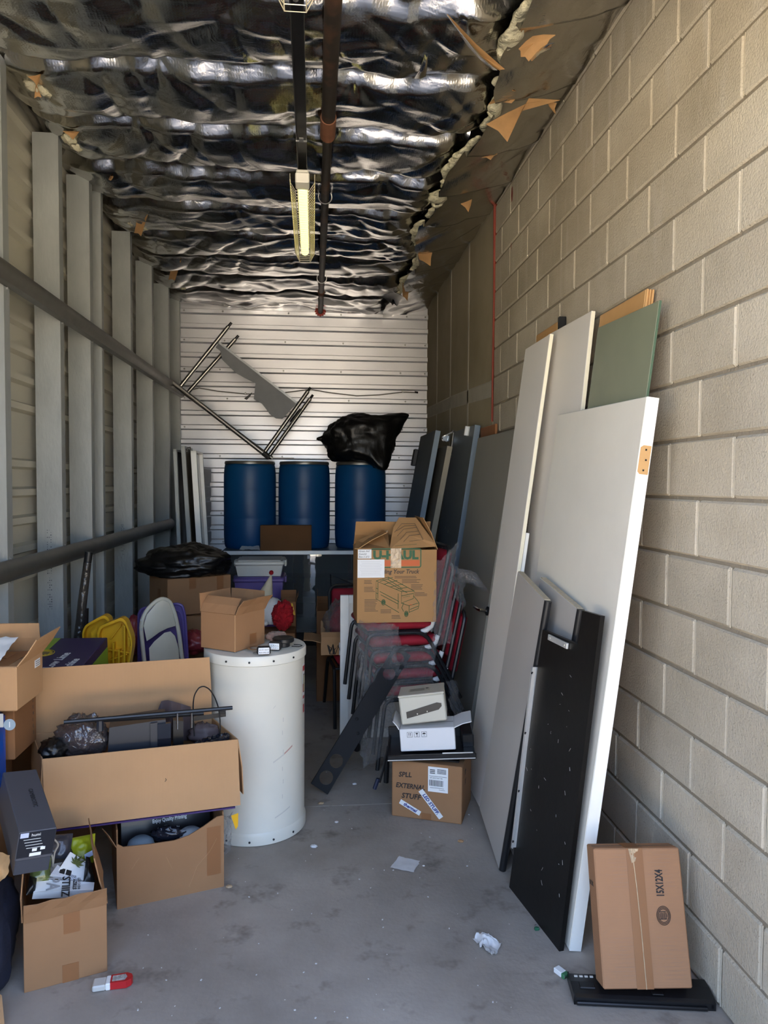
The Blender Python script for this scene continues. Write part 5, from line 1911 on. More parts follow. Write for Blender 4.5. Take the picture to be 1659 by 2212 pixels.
# ------------------------------------------------------------------ metal frames leaning in the left back corner
FDK = mat('dark_glass_panel', rgb(40, 36, 26), .25, spec=.6)
OLIVE = mat('olive_panel', rgb(96, 84, 50), .5, c2=rgb(70, 60, 36), vs=4)
CORNER = [((374, 975), (383, 1185), 6.75, .03, STEEL, 'narrow steel frame leaning in left back corner, leftmost'),
          ((391, 968), (405, 1185), 6.90, .035, STEEL, 'steel frame with dark panel leaning in left back corner'),
          ((412, 978), (425, 1185), 7.05, .05, ALU, 'bright worn metal frame leaning in left back corner')]
prev = None
for (t_, l_, Y_, wdt, m, lab) in CORNER:
    a, b = near_edge(t_, l_, Y_)
    fr = thing('metal_screen', lab, 'frame', b)
    part('post', MB().hexa([b, b + Vector((wdt, 0, 0)), b + Vector((wdt, .04, 0)), b + Vector((0, .04, 0))], [a, a + Vector((wdt, 0, 0)), a + Vector((wdt, .04, 0)), a + Vector((0, .04, 0))]), m, fr, world=True)
    part('post', MB().hexa([b + Vector((0, .40, 0)), b + Vector((wdt, .40, 0)), b + Vector((wdt, .44, 0)), b + Vector((0, .44, 0))], [a + Vector((0, .40, 0)), a + Vector((wdt, .40, 0)), a + Vector((wdt, .44, 0)), a + Vector((0, .44, 0))]), m, fr, world=True)
    part('panel', MB().hexa([b + Vector((.012, .04, 0)), b + Vector((.018, .04, 0)), b + Vector((.018, .40, 0)), b + Vector((.012, .40, 0))], [a + Vector((.012, .04, 0)), a + Vector((.018, .04, 0)), a + Vector((.018, .40, 0)), a + Vector((.012, .40, 0))]), OLIVE if Y_ == 6.90 else FDK, fr, world=True)
    part('top_bar', MB().box(tuple(a + Vector((wdt / 2, .22, .01))), (wdt, .44, .02), .002), m, fr, world=True)
hk = thing('metal_hook', 'small steel hook on top of the leaning frames', 'hook', at(404, 970, Y=6.9))
part('hook', MB().tube([at(x, y, Y=6.90) for x, y in ((402, 975), (406, 967), (411, 966), (412, 971))], .006, 6), CHROME, hk, world=True, smooth=True)
# a bent sheet of the white corrugated steel behind them
cs = thing('corrugated_offcut', 'bent offcut of white corrugated sheet in the left back corner', 'sheet', at(448, 1180, Y=8.1))
a, b = at(428, 1012, Y=7.55), at(456, 1012, Y=8.02)
prof = rib_profile(0.0, a.z, 0, -.018, w=.055, ph=zr0)
mb = MB().strip(prof, .0012, 0, 1, lambda u_, v_, t: Vector((a.x + (b.x - a.x) * t + u_ * .5, a.y + (b.y - a.y) * t + u_, v_)))
part('sheet', mb, BACKP, cs, world=True)

# ------------------------------------------------------------------ left foreground: cartons and what is in them
NAVY = mat('navy_fabric', rgb(26, 30, 48), .75, bump=.3, bs=30, var=.15, vs=6)
PURP = mat('purple_plastic', rgb(98, 80, 142), .38, var=.06, vs=3)
PURPD = mat('dark_purple_print', rgb(46, 30, 78), .35, spec=.5)
LIME = mat('lime_print', rgb(150, 184, 52), .4)
YELL = mat('yellow_plastic', rgb(224, 168, 20), .42, var=.05, vs=5)
GREYBOX = mat('dark_grey_carton', rgb(76, 76, 82), .55)
GREYBOX2 = mat('darker_grey_carton', rgb(58, 60, 68), .5)
CLEARB = mat('frosted_bin', rgb(206, 206, 198), .35)
BLUEW = mat('blue_shrink_pack', rgb(22, 82, 178), .18, bump=.25, bs=14, bdist=.01, coat=.4)
REDBAG = mat('red_bag_film', rgb(140, 48, 56), .3, bump=.5, bs=20)

# big open carton
ZT = .597
FL, FRr = at(90, 1640, Z=ZT), at(515, 1597, Z=ZT)
BLk = at(83, 1588, Z=ZT)
zb = .318
M, w = box_frame(Vector((FL.x, FL.y, zb)), Vector((FRr.x, FRr.y, zb)))
bd = .32
big = carton('large_open_carton', 'large open carton of black electronics with front flap hanging down', 'box', M, w, bd, ZT - zb, CARDL,
             flaps=(('front', 262, .265, -4), ('back', 92, .275, 2), ('left', 268, .24, 2), ('right', 262, .24, 4)), wobble=.002, seed=7, shear=-.25)
for o in big.children:
    pass
PRN = mat('purple_printed_edge', rgb(58, 36, 92), .5)
Mi = M.inverted()
# printed outside of the hanging front flap shows along its lower edge
part('printed_edge', MB().box((w / 2, -.044, .318 - zb + .012), (w * .95, .008, .006)), PRN, big, label='purple printed lower edge')
mk = MB()
sx, sz = (Mi @ at(357, 1675, Y=2.87)).x, .0
mk.tube([(sx, -.022, ZT - zb - .135), (sx + .006, -.022, ZT - zb - .128), (sx + .002, -.0225, ZT - zb - .122)], .0012, 4)
part('pen_mark', mk, DARKPR, big)

CASE = mat('printer_case', rgb(40, 43, 50), .35)
GLOSSD = mat('glossy_dark', rgb(26, 28, 36), .08)


def LB(px, py, dy):
    """Local point in the big carton frame for a pixel, dy behind its front edge."""
    d = ray(px, py)
    o = Mi @ EYEP
    v = (Mi.to_3x3() @ d)
    t = (dy - o.y) / v.y
    return o + v * t


def inbig(*a):
    return tuple(M @ LB(*a))


pn = thing('black_printer', 'black printer body lying in the large open carton', 'printer', M @ Vector((w * .45, .14, .02)))
a, b, c_, d_ = LB(228, 1618, .07), LB(360, 1602, .07), LB(358, 1554, .07), LB(236, 1572, .07)
lo = [M @ Vector((q.x, .07, max(.012, q.z - (.16 if i < 2 else 0)))) for i, q in enumerate((a, b, c_, d_))]
hi = [q + (M.to_3x3() @ Vector((0, .15, 0))) for q in lo]
part('case', MB().hexa(lo, hi), CASE, pn, world=True)
a, b, c_, d_ = LB(341, 1614, .05), LB(369, 1611, .05), LB(369, 1562, .05), LB(340, 1566, .05)
lo = [M @ Vector((q.x, .05, max(.014, q.z - (.14 if i < 2 else 0)))) for i, q in enumerate((a, b, c_, d_))]
hi = [q + (M.to_3x3() @ Vector((0, .018, 0))) for q in lo]
part('glossy_panel', MB().hexa(lo, hi), GLOSSD, pn, world=True)
a, b, c_, d_ = LB(326, 1612, .06), LB(342, 1612, .06), LB(340, 1560, .06), LB(325, 1563, .06)
lo = [M @ Vector((q.x, .055, max(.014, q.z - (.14 if i < 2 else 0)))) for i, q in enumerate((a, b, c_, d_))]
hi = [q + (M.to_3x3() @ Vector((0, .03, 0))) for q in lo]
part('panel_frame', MB().hexa(lo, hi), CASE, pn, world=True)
a, b, c_, d_ = LB(374, 1612, .08), LB(396, 1606, .08), LB(396, 1558, .08), LB(374, 1556, .08)
lo = [M @ Vector((q.x, .08, max(.014, q.z - (.14 if i < 2 else 0)))) for i, q in enumerate((a, b, c_, d_))]
hi = [q + (M.to_3x3() @ Vector((0, .10, 0))) for q in lo]
part('side_block', MB().hexa(lo, hi), BLKPL, pn, world=True)
q1, q2 = inbig(138, 1560, .045), inbig(502, 1529, .045)
rod = thing('black_rod', 'long black rod with pegs lying across the large open carton', 'rod', q1)
part('bar', MB().tube([q1, q2], .0085, 8), BLKR, rod, world=True, smooth=True)
q1b, q2b = inbig(205, 1556, .075), inbig(440, 1540, .075)
part('bar', MB().tube([q1b, q2b], .011, 8), BLKR, rod, world=True, smooth=True)
for (x0, y0, x1, y1) in ((383, 1541, 383, 1575), (414, 1540, 414, 1572)):
    part('peg', MB().tube([inbig(x0, y0, .030), inbig(x1, y1, .030)], .004, 6), CHROME, rod, world=True)
part('stem', MB().tube([inbig(216, 1556, .06), inbig(216, 1578, .06)], .014, 8), CASE, rod, world=True)
arm = thing('hinged_arm', 'black hinged metal arm at the right end of the large open carton', 'arm', inbig(450, 1552, .16))
part('arm', MB().hexa([inbig(416, 1558, .19), inbig(488, 1548, .19), inbig(488, 1538, .19), inbig(418, 1548, .19)], [inbig(416, 1558, .21), inbig(488, 1548, .21), inbig(488, 1538, .21), inbig(418, 1548, .21)]), BLKR, arm, world=True)
part('knob', MB().box(inbig(480, 1538, .16), (.03, .02, .012), .002), BLKR, arm, world=True)
lp = [(420, 1590), (418, 1560), (417, 1520), (420, 1500), (430, 1485), (440, 1482), (452, 1488), (463, 1504), (472, 1528), (476, 1560), (475, 1592)]
cbl = thing('cable_loop', 'thin black cable arching out of the large open carton', 'cable', inbig(440, 1560, .12))
part('cable', MB().tube(bend([inbig(x, y, .11) for x, y in lp], .05, 3), .0030, 6), BLKR, cbl, world=True, smooth=True)
SLEEVE = mat('brown_grey_fabric', rgb(92, 78, 78), .6, bump=.3, bs=12, bdist=.01)
slv = thing('fabric_sleeve', 'grey brown fabric case standing in the large open carton', 'case', inbig(375, 1560, .2))
pl = []
for i in range(11):
    px = 341 + (412 - 341) * i / 10
    top = 1512 + 22 * abs(i / 10 - .28) ** 1.2 + (16 if i < 1 else 0)
    pl.append([inbig(px, top, .27 + .02 * math.sin(i)), inbig(px + 2, (top + 1610) / 2, .265 + .02 * math.sin(i + 1)), inbig(px + 4, 1600, .27)])
part('case', MB().grid(pl), SLEEVE, slv, world=True, smooth=True)
FILMD = film_mat('smoky_bag_film', (0.50, 0.44, 0.44, 1), 0.16, 0.15, 14, 0.9, (0.34, 0.29, 0.29, 1))
pbg = thing('plastic_bag', 'smoky clear plastic bag bulging from the left of the large open carton', 'bag', inbig(180, 1600, .10))
cc = Vector(inbig(178, 1590, .13))
part('film', blob(cc, (.092, .065, .080), 31, .22, 2.4, .14, 48, 32), FILMD, pbg, world=True, smooth=True, sharp=180)
inn = blob(cc + Vector((-.01, .01, -.02)), (.085, .055, .065), 32, .2, 2.4, .1, 24, 16)
part('contents', inn, SLEEVE, pbg, world=True, smooth=True, sharp=180)
bw = tag(part('black_bag', blob(inbig(116, 1618, .09), (.048, .06, .040), 35, .25, 2.5, .14, 36, 22), BAG, smooth=True, sharp=180), 'shiny black bag in the left end of the large open carton', 'bag')
hs = thing('ribbed_hose', 'black ribbed hose ring in the right end of the large open carton', 'hose', inbig(460, 1598, .06))
hp = MB()
hc_ = Vector(inbig(455, 1604, .06))
ring = [hc_ + Vector((.065 * math.cos(t), .03 * math.sin(t), .018 * math.cos(t) + .004)) for t in np.linspace(0, 6.283, 41)[:-1]]
hp.tube(ring, [.016 if i % 2 else .012 for i in range(40)], 8, closed=True)
part('hose', hp, GLOSSD, hs, world=True)
tag(part('fabric_fold', blob(inbig(440, 1585, .23), (.06, .04, .045), 36, .3, 2.4, .12, 24, 16), SLEEVE, smooth=True, sharp=180), 'brown grey cloth crumpled at the right end of the large carton', 'cloth')
# yellow tag and clear film below the right corner of the flap
yt = tag(part('yellow_strip', MB().hexa([at(499, 1762, Y=3.0), at(515, 1756, Y=3.0), at(514, 1785, Y=3.0), at(509, 1792, Y=3.0)], [at(499, 1762, Y=3.004), at(515, 1756, Y=3.004), at(514, 1785, Y=3.004), at(509, 1792, Y=3.004)]), YELL), 'yellow strip hanging below the right corner of the big flap', 'strip')
wrap('plastic_wrap', 'clear film hanging beside the water heater below the big flap', (at(487, 1762, Y=3.06), at(504, 1758, Y=3.08), at(500, 1838, Y=3.05), at(489, 1845, Y=3.03)), FILMW, 10, 24, .016, 14, 11)

# middle box under it
P, Q = at(253, 1965, Z=0), at(484, 1915, Z=0)
M2, w = box_frame(P, Q)
h2 = .285
mid = carton('open_carton', 'brown carton with dipped front edge under the hanging flap', 'box', M2, w, .33, .30, CARD, flaps=())
# front edge dips: replace the straight front wall by a cut one
for o in list(mid.children):
    if o.name.startswith('body'):
        bpy.data.objects.remove(o)
g = .005
mb = MB().box((w / 2, .3275, .1575), (w, g, .315), .0015).box((g / 2, .165, .1575), (g, .32, .315), .0015).box((w - g / 2, .165, .1575), (g, .32, .315), .0015).box((w / 2, .165, .0025), (w - .01, .32, g))
mb.prism([(0, 0), (w, 0), (w, .300), (w * .93, .298), (w * .80, .268), (w * .66, .242), (w * .52, .232), (w * .30, .236), (w * .06, .244), (0, .262)], 0, .005, Matrix.Rotation(math.radians(90), 4, 'X') @ Matrix.Translation((0, 0, -.005)))
part('body', mb, CARD, mid)
part('torn_flap', MB().hexa([(.0, -.001, .245), (-.012, .02, .25), (-.05, .06, .305), (-.03, .0, .30)], [(.003, -.001, .245), (-.009, .02, .25), (-.047, .06, .305), (-.027, .0, .30)]), CARD, mid)
cre = MB()
for pts in ([(w * .66, .03), (w * .74, .11), (w * .86, .16), (w * .93, .21)], [(w * .13, .15), (w * .20, .19)], [(w * .45, .17), (w * .5, .12)]):
    cre.tube([(x, -.0008, z) for x, z in pts], .0012, 4)
part('crease', cre, CARDL, mid, kind='stuff', label='pale creases in the cardboard')
decal('tape', .055, .20, TAPE, mid, front_M(w * .90, .16))
# printed black box in it
bx_ = thing('printed_box', 'black box printed Enjoy Quality Printing inside the dipped carton', 'box', M2 @ Matrix.Translation((.01, .11, .062)) @ Matrix.Rotation(math.radians(-14), 4, 'X'))
part('body', MB().box((w / 2 - .01, .085, .12), (w - .05, .14, .24), .003), mat('black_gloss_carton', rgb(20, 20, 24), .3), bx_)
text('Enjoy Quality Printing', .022, LABEL, bx_, front_M(w * .34, .190, -.0155 + .0005) @ Matrix.Translation((0, .004, 0)), sx=.72, bold=.0006)
for i in range(3):
    text(('- - -', 'for home and office', '')[i % 2] if i < 2 else '', .008, LABEL, bx_, front_M(w * .45, .172 - .014 * i, -.0148)) if i < 2 else None
for k_, (x, m_, lab) in enumerate(((.075, mat('blue_grey_bowl', rgb(112, 128, 140), .4), 'blue grey plastic bowl inside the dipped carton'), (.27, mat('grey_bowl', rgb(150, 156, 160), .35), 'pale grey round cap inside the dipped carton'))):
    tag(part('plastic_bowl', MB().lathe([(.001, .045), (.03, .043), (.048, .030), (.055, .008), (.050, 0), (.001, 0)], 28, M2 @ Matrix.Translation((x + .02, .034 + .03, .195))), m_, smooth=True), lab, 'bowl')
tag(part('bubble_film', blob(M2 @ Vector((.20, .03 + .035, .232)), (.055, .02, .026), 41, .3, 3.5, .2, 30, 18), GLOSSD, smooth=True, sharp=180), 'crinkled dark film between the bowls in the dipped carton', 'film')

# front left open box with the white printed packs
P, Q = at(52, 2146, Z=0), at(232, 2098, Z=0)
M3, w3 = box_frame(P, Q)
fl = carton('open_carton', 'brown open carton full of white packs at the lower left', 'box', M3, w3, .33, .235, CARD,
            flaps=(('front', 114, .085, 6), ('right', 72, .17, 10), ('left', 92, .16, -6)), tape=((.145, .165, .234, .05), (.14, .0, .06, .05)), wobble=.003, seed=12)
M3i = M3.inverted()


def LC(px, py, dy):
    d = ray(px, py)
    o = M3i @ EYEP
    v = M3i.to_3x3() @ d
    return M3 @ (o + v * ((dy - o.y) / v.y))


def card(name, label, cat, pxs, dys, th, m):
    """A flat pack through four pixel corners at given depths behind the carton's front."""
    q = [LC(px, py, dy) for (px, py), dy in zip(pxs, dys)]
    n = (q[1] - q[0]).cross(q[3] - q[0]).normalized()
    if n.dot(EYEP - q[0]) < 0:
        n = -n
    t = thing(name, label, cat, q[0])
    part('pack', MB().hexa(q, [p - n * th for p in q]), m, t, world=True)
    u = (q[1] - q[0])
    F = frame_M(q[0] + n * .0012, u, q[3] - q[0])
    if F.col[2].xyz.dot(n) < 0:
        F = frame_M(q[0] + n * .0012, u, q[3] - q[0])
    return t, F, u.length, (q[3] - q[0]).length


LEAFG = mat('leaf_print', rgb(84, 92, 44), .6)
LEAFD = mat('dark_leaf_print', rgb(52, 64, 40), .6)
SILV = mat('silver_print', rgb(150, 150, 152), .4)
t, F, wl_, hl_ = card('white_pack', 'white printed pack lettered PA and STIIIZY at carton front'.replace(' and STIIIZY', ''), 'pack', [(72, 1928), (202, 1922), (204, 1906), (80, 1898)], [.035, .03, .075, .085], .03, LABEL)
Wt = WM[t.name].inverted()


def on(tq, F, s, x, y, size, m, rot=0, sx=1.0, **k):
    return text(s, size, m, tq, WM[tq.name].inverted() @ F @ Matrix.Translation((x, y, 0)) @ Matrix.Rotation(rot, 4, 'Z'), sx=sx, **k)


on(t, F, 'PA', wl_ * .30, hl_ * 1.05, .060, SILV, -1.57, sx=.75, bold=.001)
on(t, F, 'STIIIZY', wl_ * .52, hl_ * 1.05, .036, INK, -1.57, sx=.9, bold=.0008)
on(t, F, 'STIIIZY', wl_ * .68, hl_ * .08, .017, INK, 1.57, sx=.8, bold=.0005)
on(t, F, 'INDO.OZY', wl_ * .75, hl_ * .08, .012, INK, 1.57, sx=.8)
t, F, wl_, hl_ = card('white_pack', 'white pack with green leaf print among the front carton packs', 'pack', [(126, 1880), (180, 1902), (188, 1862), (152, 1840)], [.10, .09, .15, .16], .012, LABEL)
lf = MB()
for a_, l in ((-75, .5), (-45, .75), (-15, .95), (15, 1.0), (45, .95), (75, .75), (105, .5)):
    a2 = math.radians(a_ + 62)
    c0 = Vector((wl_ * .50, hl_ * .52))
    l2 = .042 * l
    tip = c0 + Vector((math.cos(a2), math.sin(a2))) * l2
    sd = Vector((-math.sin(a2), math.cos(a2))) * l2 * .13
    mid_ = c0 + (tip - c0) * .5
    vs = [F @ Vector((p.x, p.y, .0002)) for p in (c0, mid_ - sd, tip, mid_ + sd)]
    lf.add(vs, [(0, 1, 2, 3)])
part('leaf_print', lf, LEAFG, t, world=True)
on(t, F, 'STIIIZY', wl_ * .98, hl_ * .86, .020, INK, 3.14, sx=.95)
t, F, wl_, hl_ = card('white_pack', 'white pack with black 1 OZ boxes printed, below the leaf pack', 'pack', [(110, 1888), (168, 1904), (166, 1896), (124, 1868)], [.085, .08, .09, .12], .012, mat('pale_grey_pack', rgb(196, 198, 204), .5))
for i in range(2):
    dd = decal('print_block', .018, .020, INK, t, WM[t.name].inverted() @ F @ Matrix.Translation((wl_ * .36 + .022 * i, hl_ * .5, .0006)))
on(t, F, '1 OZ', wl_ * .33, hl_ * .3, .012, LABEL, 0)
on(t, F, '1 OZ', wl_ * .62, hl_ * .3, .012, INK, 0)
t, F, wl_, hl_ = card('paper_bag', 'white folded paper bag leaning on the leaf printed pack', 'bag', [(98, 1900), (106, 1902), (136, 1862), (106, 1868)], [.09, .10, .16, .17], .01, mat('off_white_paper', rgb(206, 202, 196), .7))
# foil and film pouches
GREENF = mat('green_pouch_film', rgb(84, 96, 58), .16, c2=rgb(120, 130, 60), vs=9, bump=.6, bs=13, bdist=.02, coat=.5)
DARKF = mat('dark_pouch_film', rgb(60, 60, 68), .22, bump=.6, bs=12, bdist=.02, coat=.3)
YGF = mat('yellow_green_pouch', rgb(172, 178, 36), .35, c2=rgb(146, 156, 30), vs=6, bump=.4, bs=14, bdist=.01)


def pouch(name, lab, pxs, dys, th, m, seed):
    """Filled film pouch: a crinkled pillow through four pixel corners."""
    q = [LC(px, py, dy) for (px, py), dy in zip(pxs, dys)]
    n = (q[1] - q[0]).cross(q[3] - q[0]).normalized()
    if n.dot(EYEP - q[0]) < 0:
        n = -n
    mb = MB()
    for sg_ in (1, -1):
        rows = []
        for j in range(15):
            v = j / 14
            row = []
            for i in range(15):
                u = i / 14
                p = (q[0] * (1 - u) + q[1] * u) * (1 - v) + (q[3] * (1 - u) + q[2] * u) * v
                e = (math.sin(math.pi * u) * math.sin(math.pi * v)) ** .6
                k_ = p * 22 + Vector((seed, seed * 2, 0))
                p = p + n * sg_ * th * e * (1 + .5 * noise.noise(k_) + .5 * (1 - 3 * abs(noise.noise(k_ * 1.6))))
                row.append(p)
            rows.append(row)
        mb.grid(rows)
    return tag(part(name, mb, m, smooth=True, sharp=180), lab, 'pouch')


pouch('film_pouch', 'shiny green film pouch at the left of the front carton', [(64, 1908), (108, 1902), (112, 1834), (66, 1836)], [.07, .08, .17, .16], .018, GREENF, 51)
pouch('film_pouch', 'smoky grey film pouch behind the green one in the front carton', [(72, 1852), (150, 1856), (158, 1800), (76, 1806)], [.19, .19, .25, .25], .018, DARKF, 52)
pouch('film_pouch', 'yellow green pouch at the back of the front carton', [(164, 1858), (202, 1864), (206, 1800), (146, 1812)], [.20, .20, .27, .26], .014, YGF, 53)
pouch('film_pouch', 'black foil pouch at the right of the front carton', [(180, 1905), (206, 1906), (194, 1852), (186, 1850)], [.08, .08, .14, .14], .012, BAG, 54)
pouch('film_pouch', 'black foil pouch in the left front corner of the front carton', [(56, 1934), (76, 1928), (80, 1896), (64, 1892)], [.03, .04, .08, .07], .012, BAG, 55)
sr = thing('string_handles', 'pale string handles of a bag in the front carton', 'string', LC(110, 1850, .14))
part('string', MB().tube(bend([LC(93, 1812, .15), LC(106, 1830, .145), LC(114, 1852, .14), LC(114, 1872, .14)], .05), .0030, 6), mat('pale_string', rgb(160, 154, 144), .8), sr, world=True, smooth=True)
part('string', MB().tube(bend([LC(114, 1872, .14), LC(118, 1840, .145), LC(128, 1824, .15), LC(112, 1808, .16)], .05), .0030, 6), MATS['pale_string'], sr, world=True, smooth=True)
lbx = thing('small_card', 'small white and blue printed card at the right of the front carton', 'card', LC(195, 1848, .20))
part('card', MB().hexa([LC(184, 1856, .17), LC(204, 1846, .17), LC(204, 1834, .17), LC(182, 1846, .17)], [LC(184, 1856, .175), LC(204, 1846, .175), LC(204, 1834, .175), LC(182, 1846, .175)]), mat('pale_blue_print', rgb(150, 166, 196), .4), lbx, world=True)

# ------------------------------------------------------------------ left edge stack
# navy bag at the bottom
nb = tag(part('navy_bag', blob((-1.13, 2.43, .18), (.135, .16, .20), 61, .14, 1.6, .06, 48, 36, bottom=.0, sq=.75), NAVY, smooth=True, sharp=180), 'dark navy fabric bag standing on the floor at the left edge', 'bag')
kp = thing('kraft_paper', 'crumpled brown kraft paper on the navy bag at the left edge', 'paper', at(8, 1870, Y=2.36))
part('sheet', crumple(at(-30, 1915, Y=2.34), at(14, 1900, Y=2.36), at(24, 1846, Y=2.40), at(-30, 1838, Y=2.40), 14, 14, .012, 14, 3, edge=.012), KRAFT, kp, world=True, smooth=True, sharp=60)
fc = thing('cardboard_piece', 'flattened cardboard corner on the floor at the bottom left edge', 'cardboard', at(4, 2190, Z=0))
part('sheet', MB().hexa([at(-40, 2240, Z=.004), at(12, 2235, Z=.004), at(4, 2150, Z=.05), at(-40, 2120, Z=.05)], [at(-40, 2240, Z=.010), at(12, 2235, Z=.010), at(4, 2150, Z=.056), at(-40, 2120, Z=.056)]), CARDL, fc, world=True)

# dark grey box, tipped, its label end towards the door
N0, F0 = at(42, 1800, Y=2.32), at(6, 1668, Y=2.64)
ax = (F0 - N0)
u = Vector((.975, 0, -.20)).normalized()
u = (u - ax.normalized() * u.dot(ax.normalized())).normalized()
v = ax.normalized().cross(u)
if v.z > 0:
    v = -v
Mg = Matrix(((u.x, ax.normalized().x, -v.x, N0.x), (u.y, ax.normalized().y, -v.y, N0.y), (u.z, ax.normalized().z, -v.z, N0.z), (0, 0, 0, 1)))
gbx = thing('grey_box', 'dark grey printed box tipped on the navy bag at left edge', 'box', Mg)
Lg, Ug, Vg = ax.length, .11, .15
part('lid', MB().box((Ug / 2, Lg / 2, -.05), (Ug, Lg, .10), .003), GREYBOX, gbx)
part('body', MB().box((Ug / 2, Lg / 2, -.10), (Ug - .006, Lg - .006, .10), .002), GREYBOX2, gbx)
text('CAMBROTIC', .020, INK, gbx, Matrix.Translation((Ug * .62, Lg * .66, .0012)) @ Matrix.Rotation(math.radians(-90), 4, 'Z'))
eM = Matrix.Translation((0, -.0012, -.10)) @ Matrix.Rotation(math.radians(90), 4, 'X')
part('label_end', MB().box((Ug / 2, -.0006, -.045), (Ug - .004, .0016, .086)), mat('black_label', rgb(26, 28, 36), .4), gbx)
decal('white_tab', .024, .016, mat('lilac_label', rgb(190, 196, 226), .5), gbx, eM @ Matrix.Translation((.016, .09, .0012)))
text('humi', .014, LABEL, gbx, eM @ Matrix.Translation((.036, .088, .0012)))
lbm = MB()
for i in range(4):
    lbm.box((.04 + .004 * i, .074 - .010 * i, .0012), (.05, .0014, .0006))
lbm.box((.052, .036, .0012), (.014, .010, .0006)).box((.076, .038, .0012), (.014, .010, .0006)).box((.056, .020, .0012), (.034, .011, .0006))
me = lbm.mesh('label_print')
me.materials.append(LABEL)
_link('label_print', me, gbx, eM)

# brown box with the blue pack in front, and the top box; an unseen carton carries them
x_r = at(28, 1560, Y=2.76).x
base_b = carton('brown_carton', 'brown carton at the bottom of the left edge stack', 'box', Matrix.Translation((-1.44, 2.90, 0)), .16, .30, .598, CARDD, closed=True)
zb1 = .602
zt1 = at(30, 1536, Y=2.78).z
b1 = carton('brown_carton', 'brown carton with dark lettering behind the blue pack', 'box', Matrix.Translation((-1.44, 2.86, zb1)) @ Matrix.Rotation(0, 4, 'Z'), -1.135 + 1.44, .22, zt1 - zb1, CARDD, closed=True)
for i, s_ in enumerate('SERIES'):
    text(s_, .020, DARKPR, b1, side_M(-1.135 + 1.44, .18, zt1 - zb1 - .04 - .026 * i))
bp = thing('blue_pack', 'blue shrink wrapped pack standing at the left edge', 'pack', (-1.29, 2.79, .50))
part('pack', MB().box((-1.295, 2.79, .66), (.28, .10, .28), .012), BLUEW, bp, world=True, smooth=True)
p = at(20, 1566, Y=2.735)
part('number_disc', MB().tube([(p.x, 2.739, p.z), (p.x, 2.737, p.z)], .021, 20), mat('grey_disc', rgb(150, 166, 176), .4), bp, world=True)
text('1', .03, LABEL, bp, WM[bp.name].inverted() @ Matrix.Translation((p.x - .007, 2.736, p.z)) @ Matrix.Rotation(math.radians(90), 4, 'X'))
p = at(3, 1560, Y=2.735)
part('silver_print', MB().box((p.x - .012, 2.7385, p.z + .005), (.035, .002, .05)), ALU, bp, world=True)
sup = carton('brown_carton', 'brown carton under the blue pack at the left edge', 'box', Matrix.Translation((-1.45, 2.70, 0)), .30, .18, .515, CARD, closed=True)
zt0 = at(33, 1440, Y=2.78).z
tbx = carton('open_carton', 'brown carton with raised flap on top of the left stack', 'box', Matrix.Translation((-1.42, 2.765, zt1 + .003)), at(36, 1480, Y=2.765).x + 1.42, .26, zt0 - zt1, CARDL, flaps=(('right', 128, .12, -6), ('back', 70, .12)), closed=True, seed=3)
wk = at(36, 1480, Y=2.765).x + 1.42
decal('address_label', .055, .030, LABEL, tbx, side_M(wk, .20, zt0 - zt1 - .035))
lp_ = MB()
for i in range(3):
    lp_.box((0, .008 - .008 * i, .0006), (.04, .0018, .0006))
me = lp_.mesh('label_print')
me.materials.append(INK)
_link('label_print', me, tbx, side_M(wk, .20, zt0 - zt1 - .035, .002))
part('tape', MB().box((wk * .82, .13, zt0 - zt1 + .0012), (.05, .24, .001)), TAPE, tbx)
bb = crumple((-1.40, 2.79, zt0 + .01), (-1.16, 2.79, zt0 + .012), (-1.15, 2.95, zt0 + .075), (-1.40, 2.95, zt0 + .07), 16, 10, .006, 40, 4)  # white sheet added to stand for a patch of sun on the flap
tag(part('sun_patch_sheet', bb, LABEL, smooth=True, sharp=180), 'white sheet added as the sunlit patch on the top left carton', 'sunlit patch')

# ------------------------------------------------------------------ left middle: machine box, trays, folding chair, bins, doll
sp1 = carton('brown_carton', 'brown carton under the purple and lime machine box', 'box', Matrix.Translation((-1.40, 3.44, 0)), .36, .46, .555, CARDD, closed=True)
mx = thing('machine_box', 'purple and lime printed machine box behind the large open carton', 'box', Matrix.Translation((-1.385, 3.44, .575)) @ Matrix.Rotation(math.radians(6), 4, 'X'))
part('body', MB().box((.165, .21, .124), (.33, .42, .248), .003), PURPD, mx)
TM = Matrix.Translation((0, 0, .2488))
part('lime_band', MB().box((.055, .21, .2485), (.09, .416, .0012)), LIME, mx)
part('lime_band', MB().box((.3305, .21, .10), (.0014, .40, .20)), LIME, mx)
seal = MB()
for r, th_ in ((.044, .0018), (.034, .0016)):
    seal.tube([(.10 + r * math.cos(a), .19 + r * math.sin(a), .2496) for a in np.linspace(0, 6.283, 25)[:-1]], th_, 5, closed=True)
SEALC = mat('gold_print', rgb(206, 176, 48), .4)
seal.lathe([(.032, .2490), (.032, .2494)], 24, Matrix.Translation((.10, .19, 0)))
part('round_seal', seal, SEALC, mx, kind='stuff')
sk = MB()
for i in range(5):
    sk.box((.085 + .008 * i, .185 + .004 * (i % 2), .2498), (.004, .028 + .008 * (i % 3), .0008))
part('seal_print', sk, PURPD, mx, kind='stuff')
text('Low Lime', .058, LABEL, mx, TM @ Matrix.Translation((.185, -.02, .0008)) @ Matrix.Rotation(math.radians(84), 4, 'Z'), sx=.9, bold=.0012)
text('Making Machine', .052, LABEL, mx, TM @ Matrix.Translation((.245, -.20, .0008)) @ Matrix.Rotation(math.radians(84), 4, 'Z'), sx=.9, bold=.0012)

sp2 = carton('brown_carton', 'brown carton under the yellow trays', 'box', Matrix.Translation((-1.28, 3.97, 0)), .36, .30, .485, CARDD, closed=True)


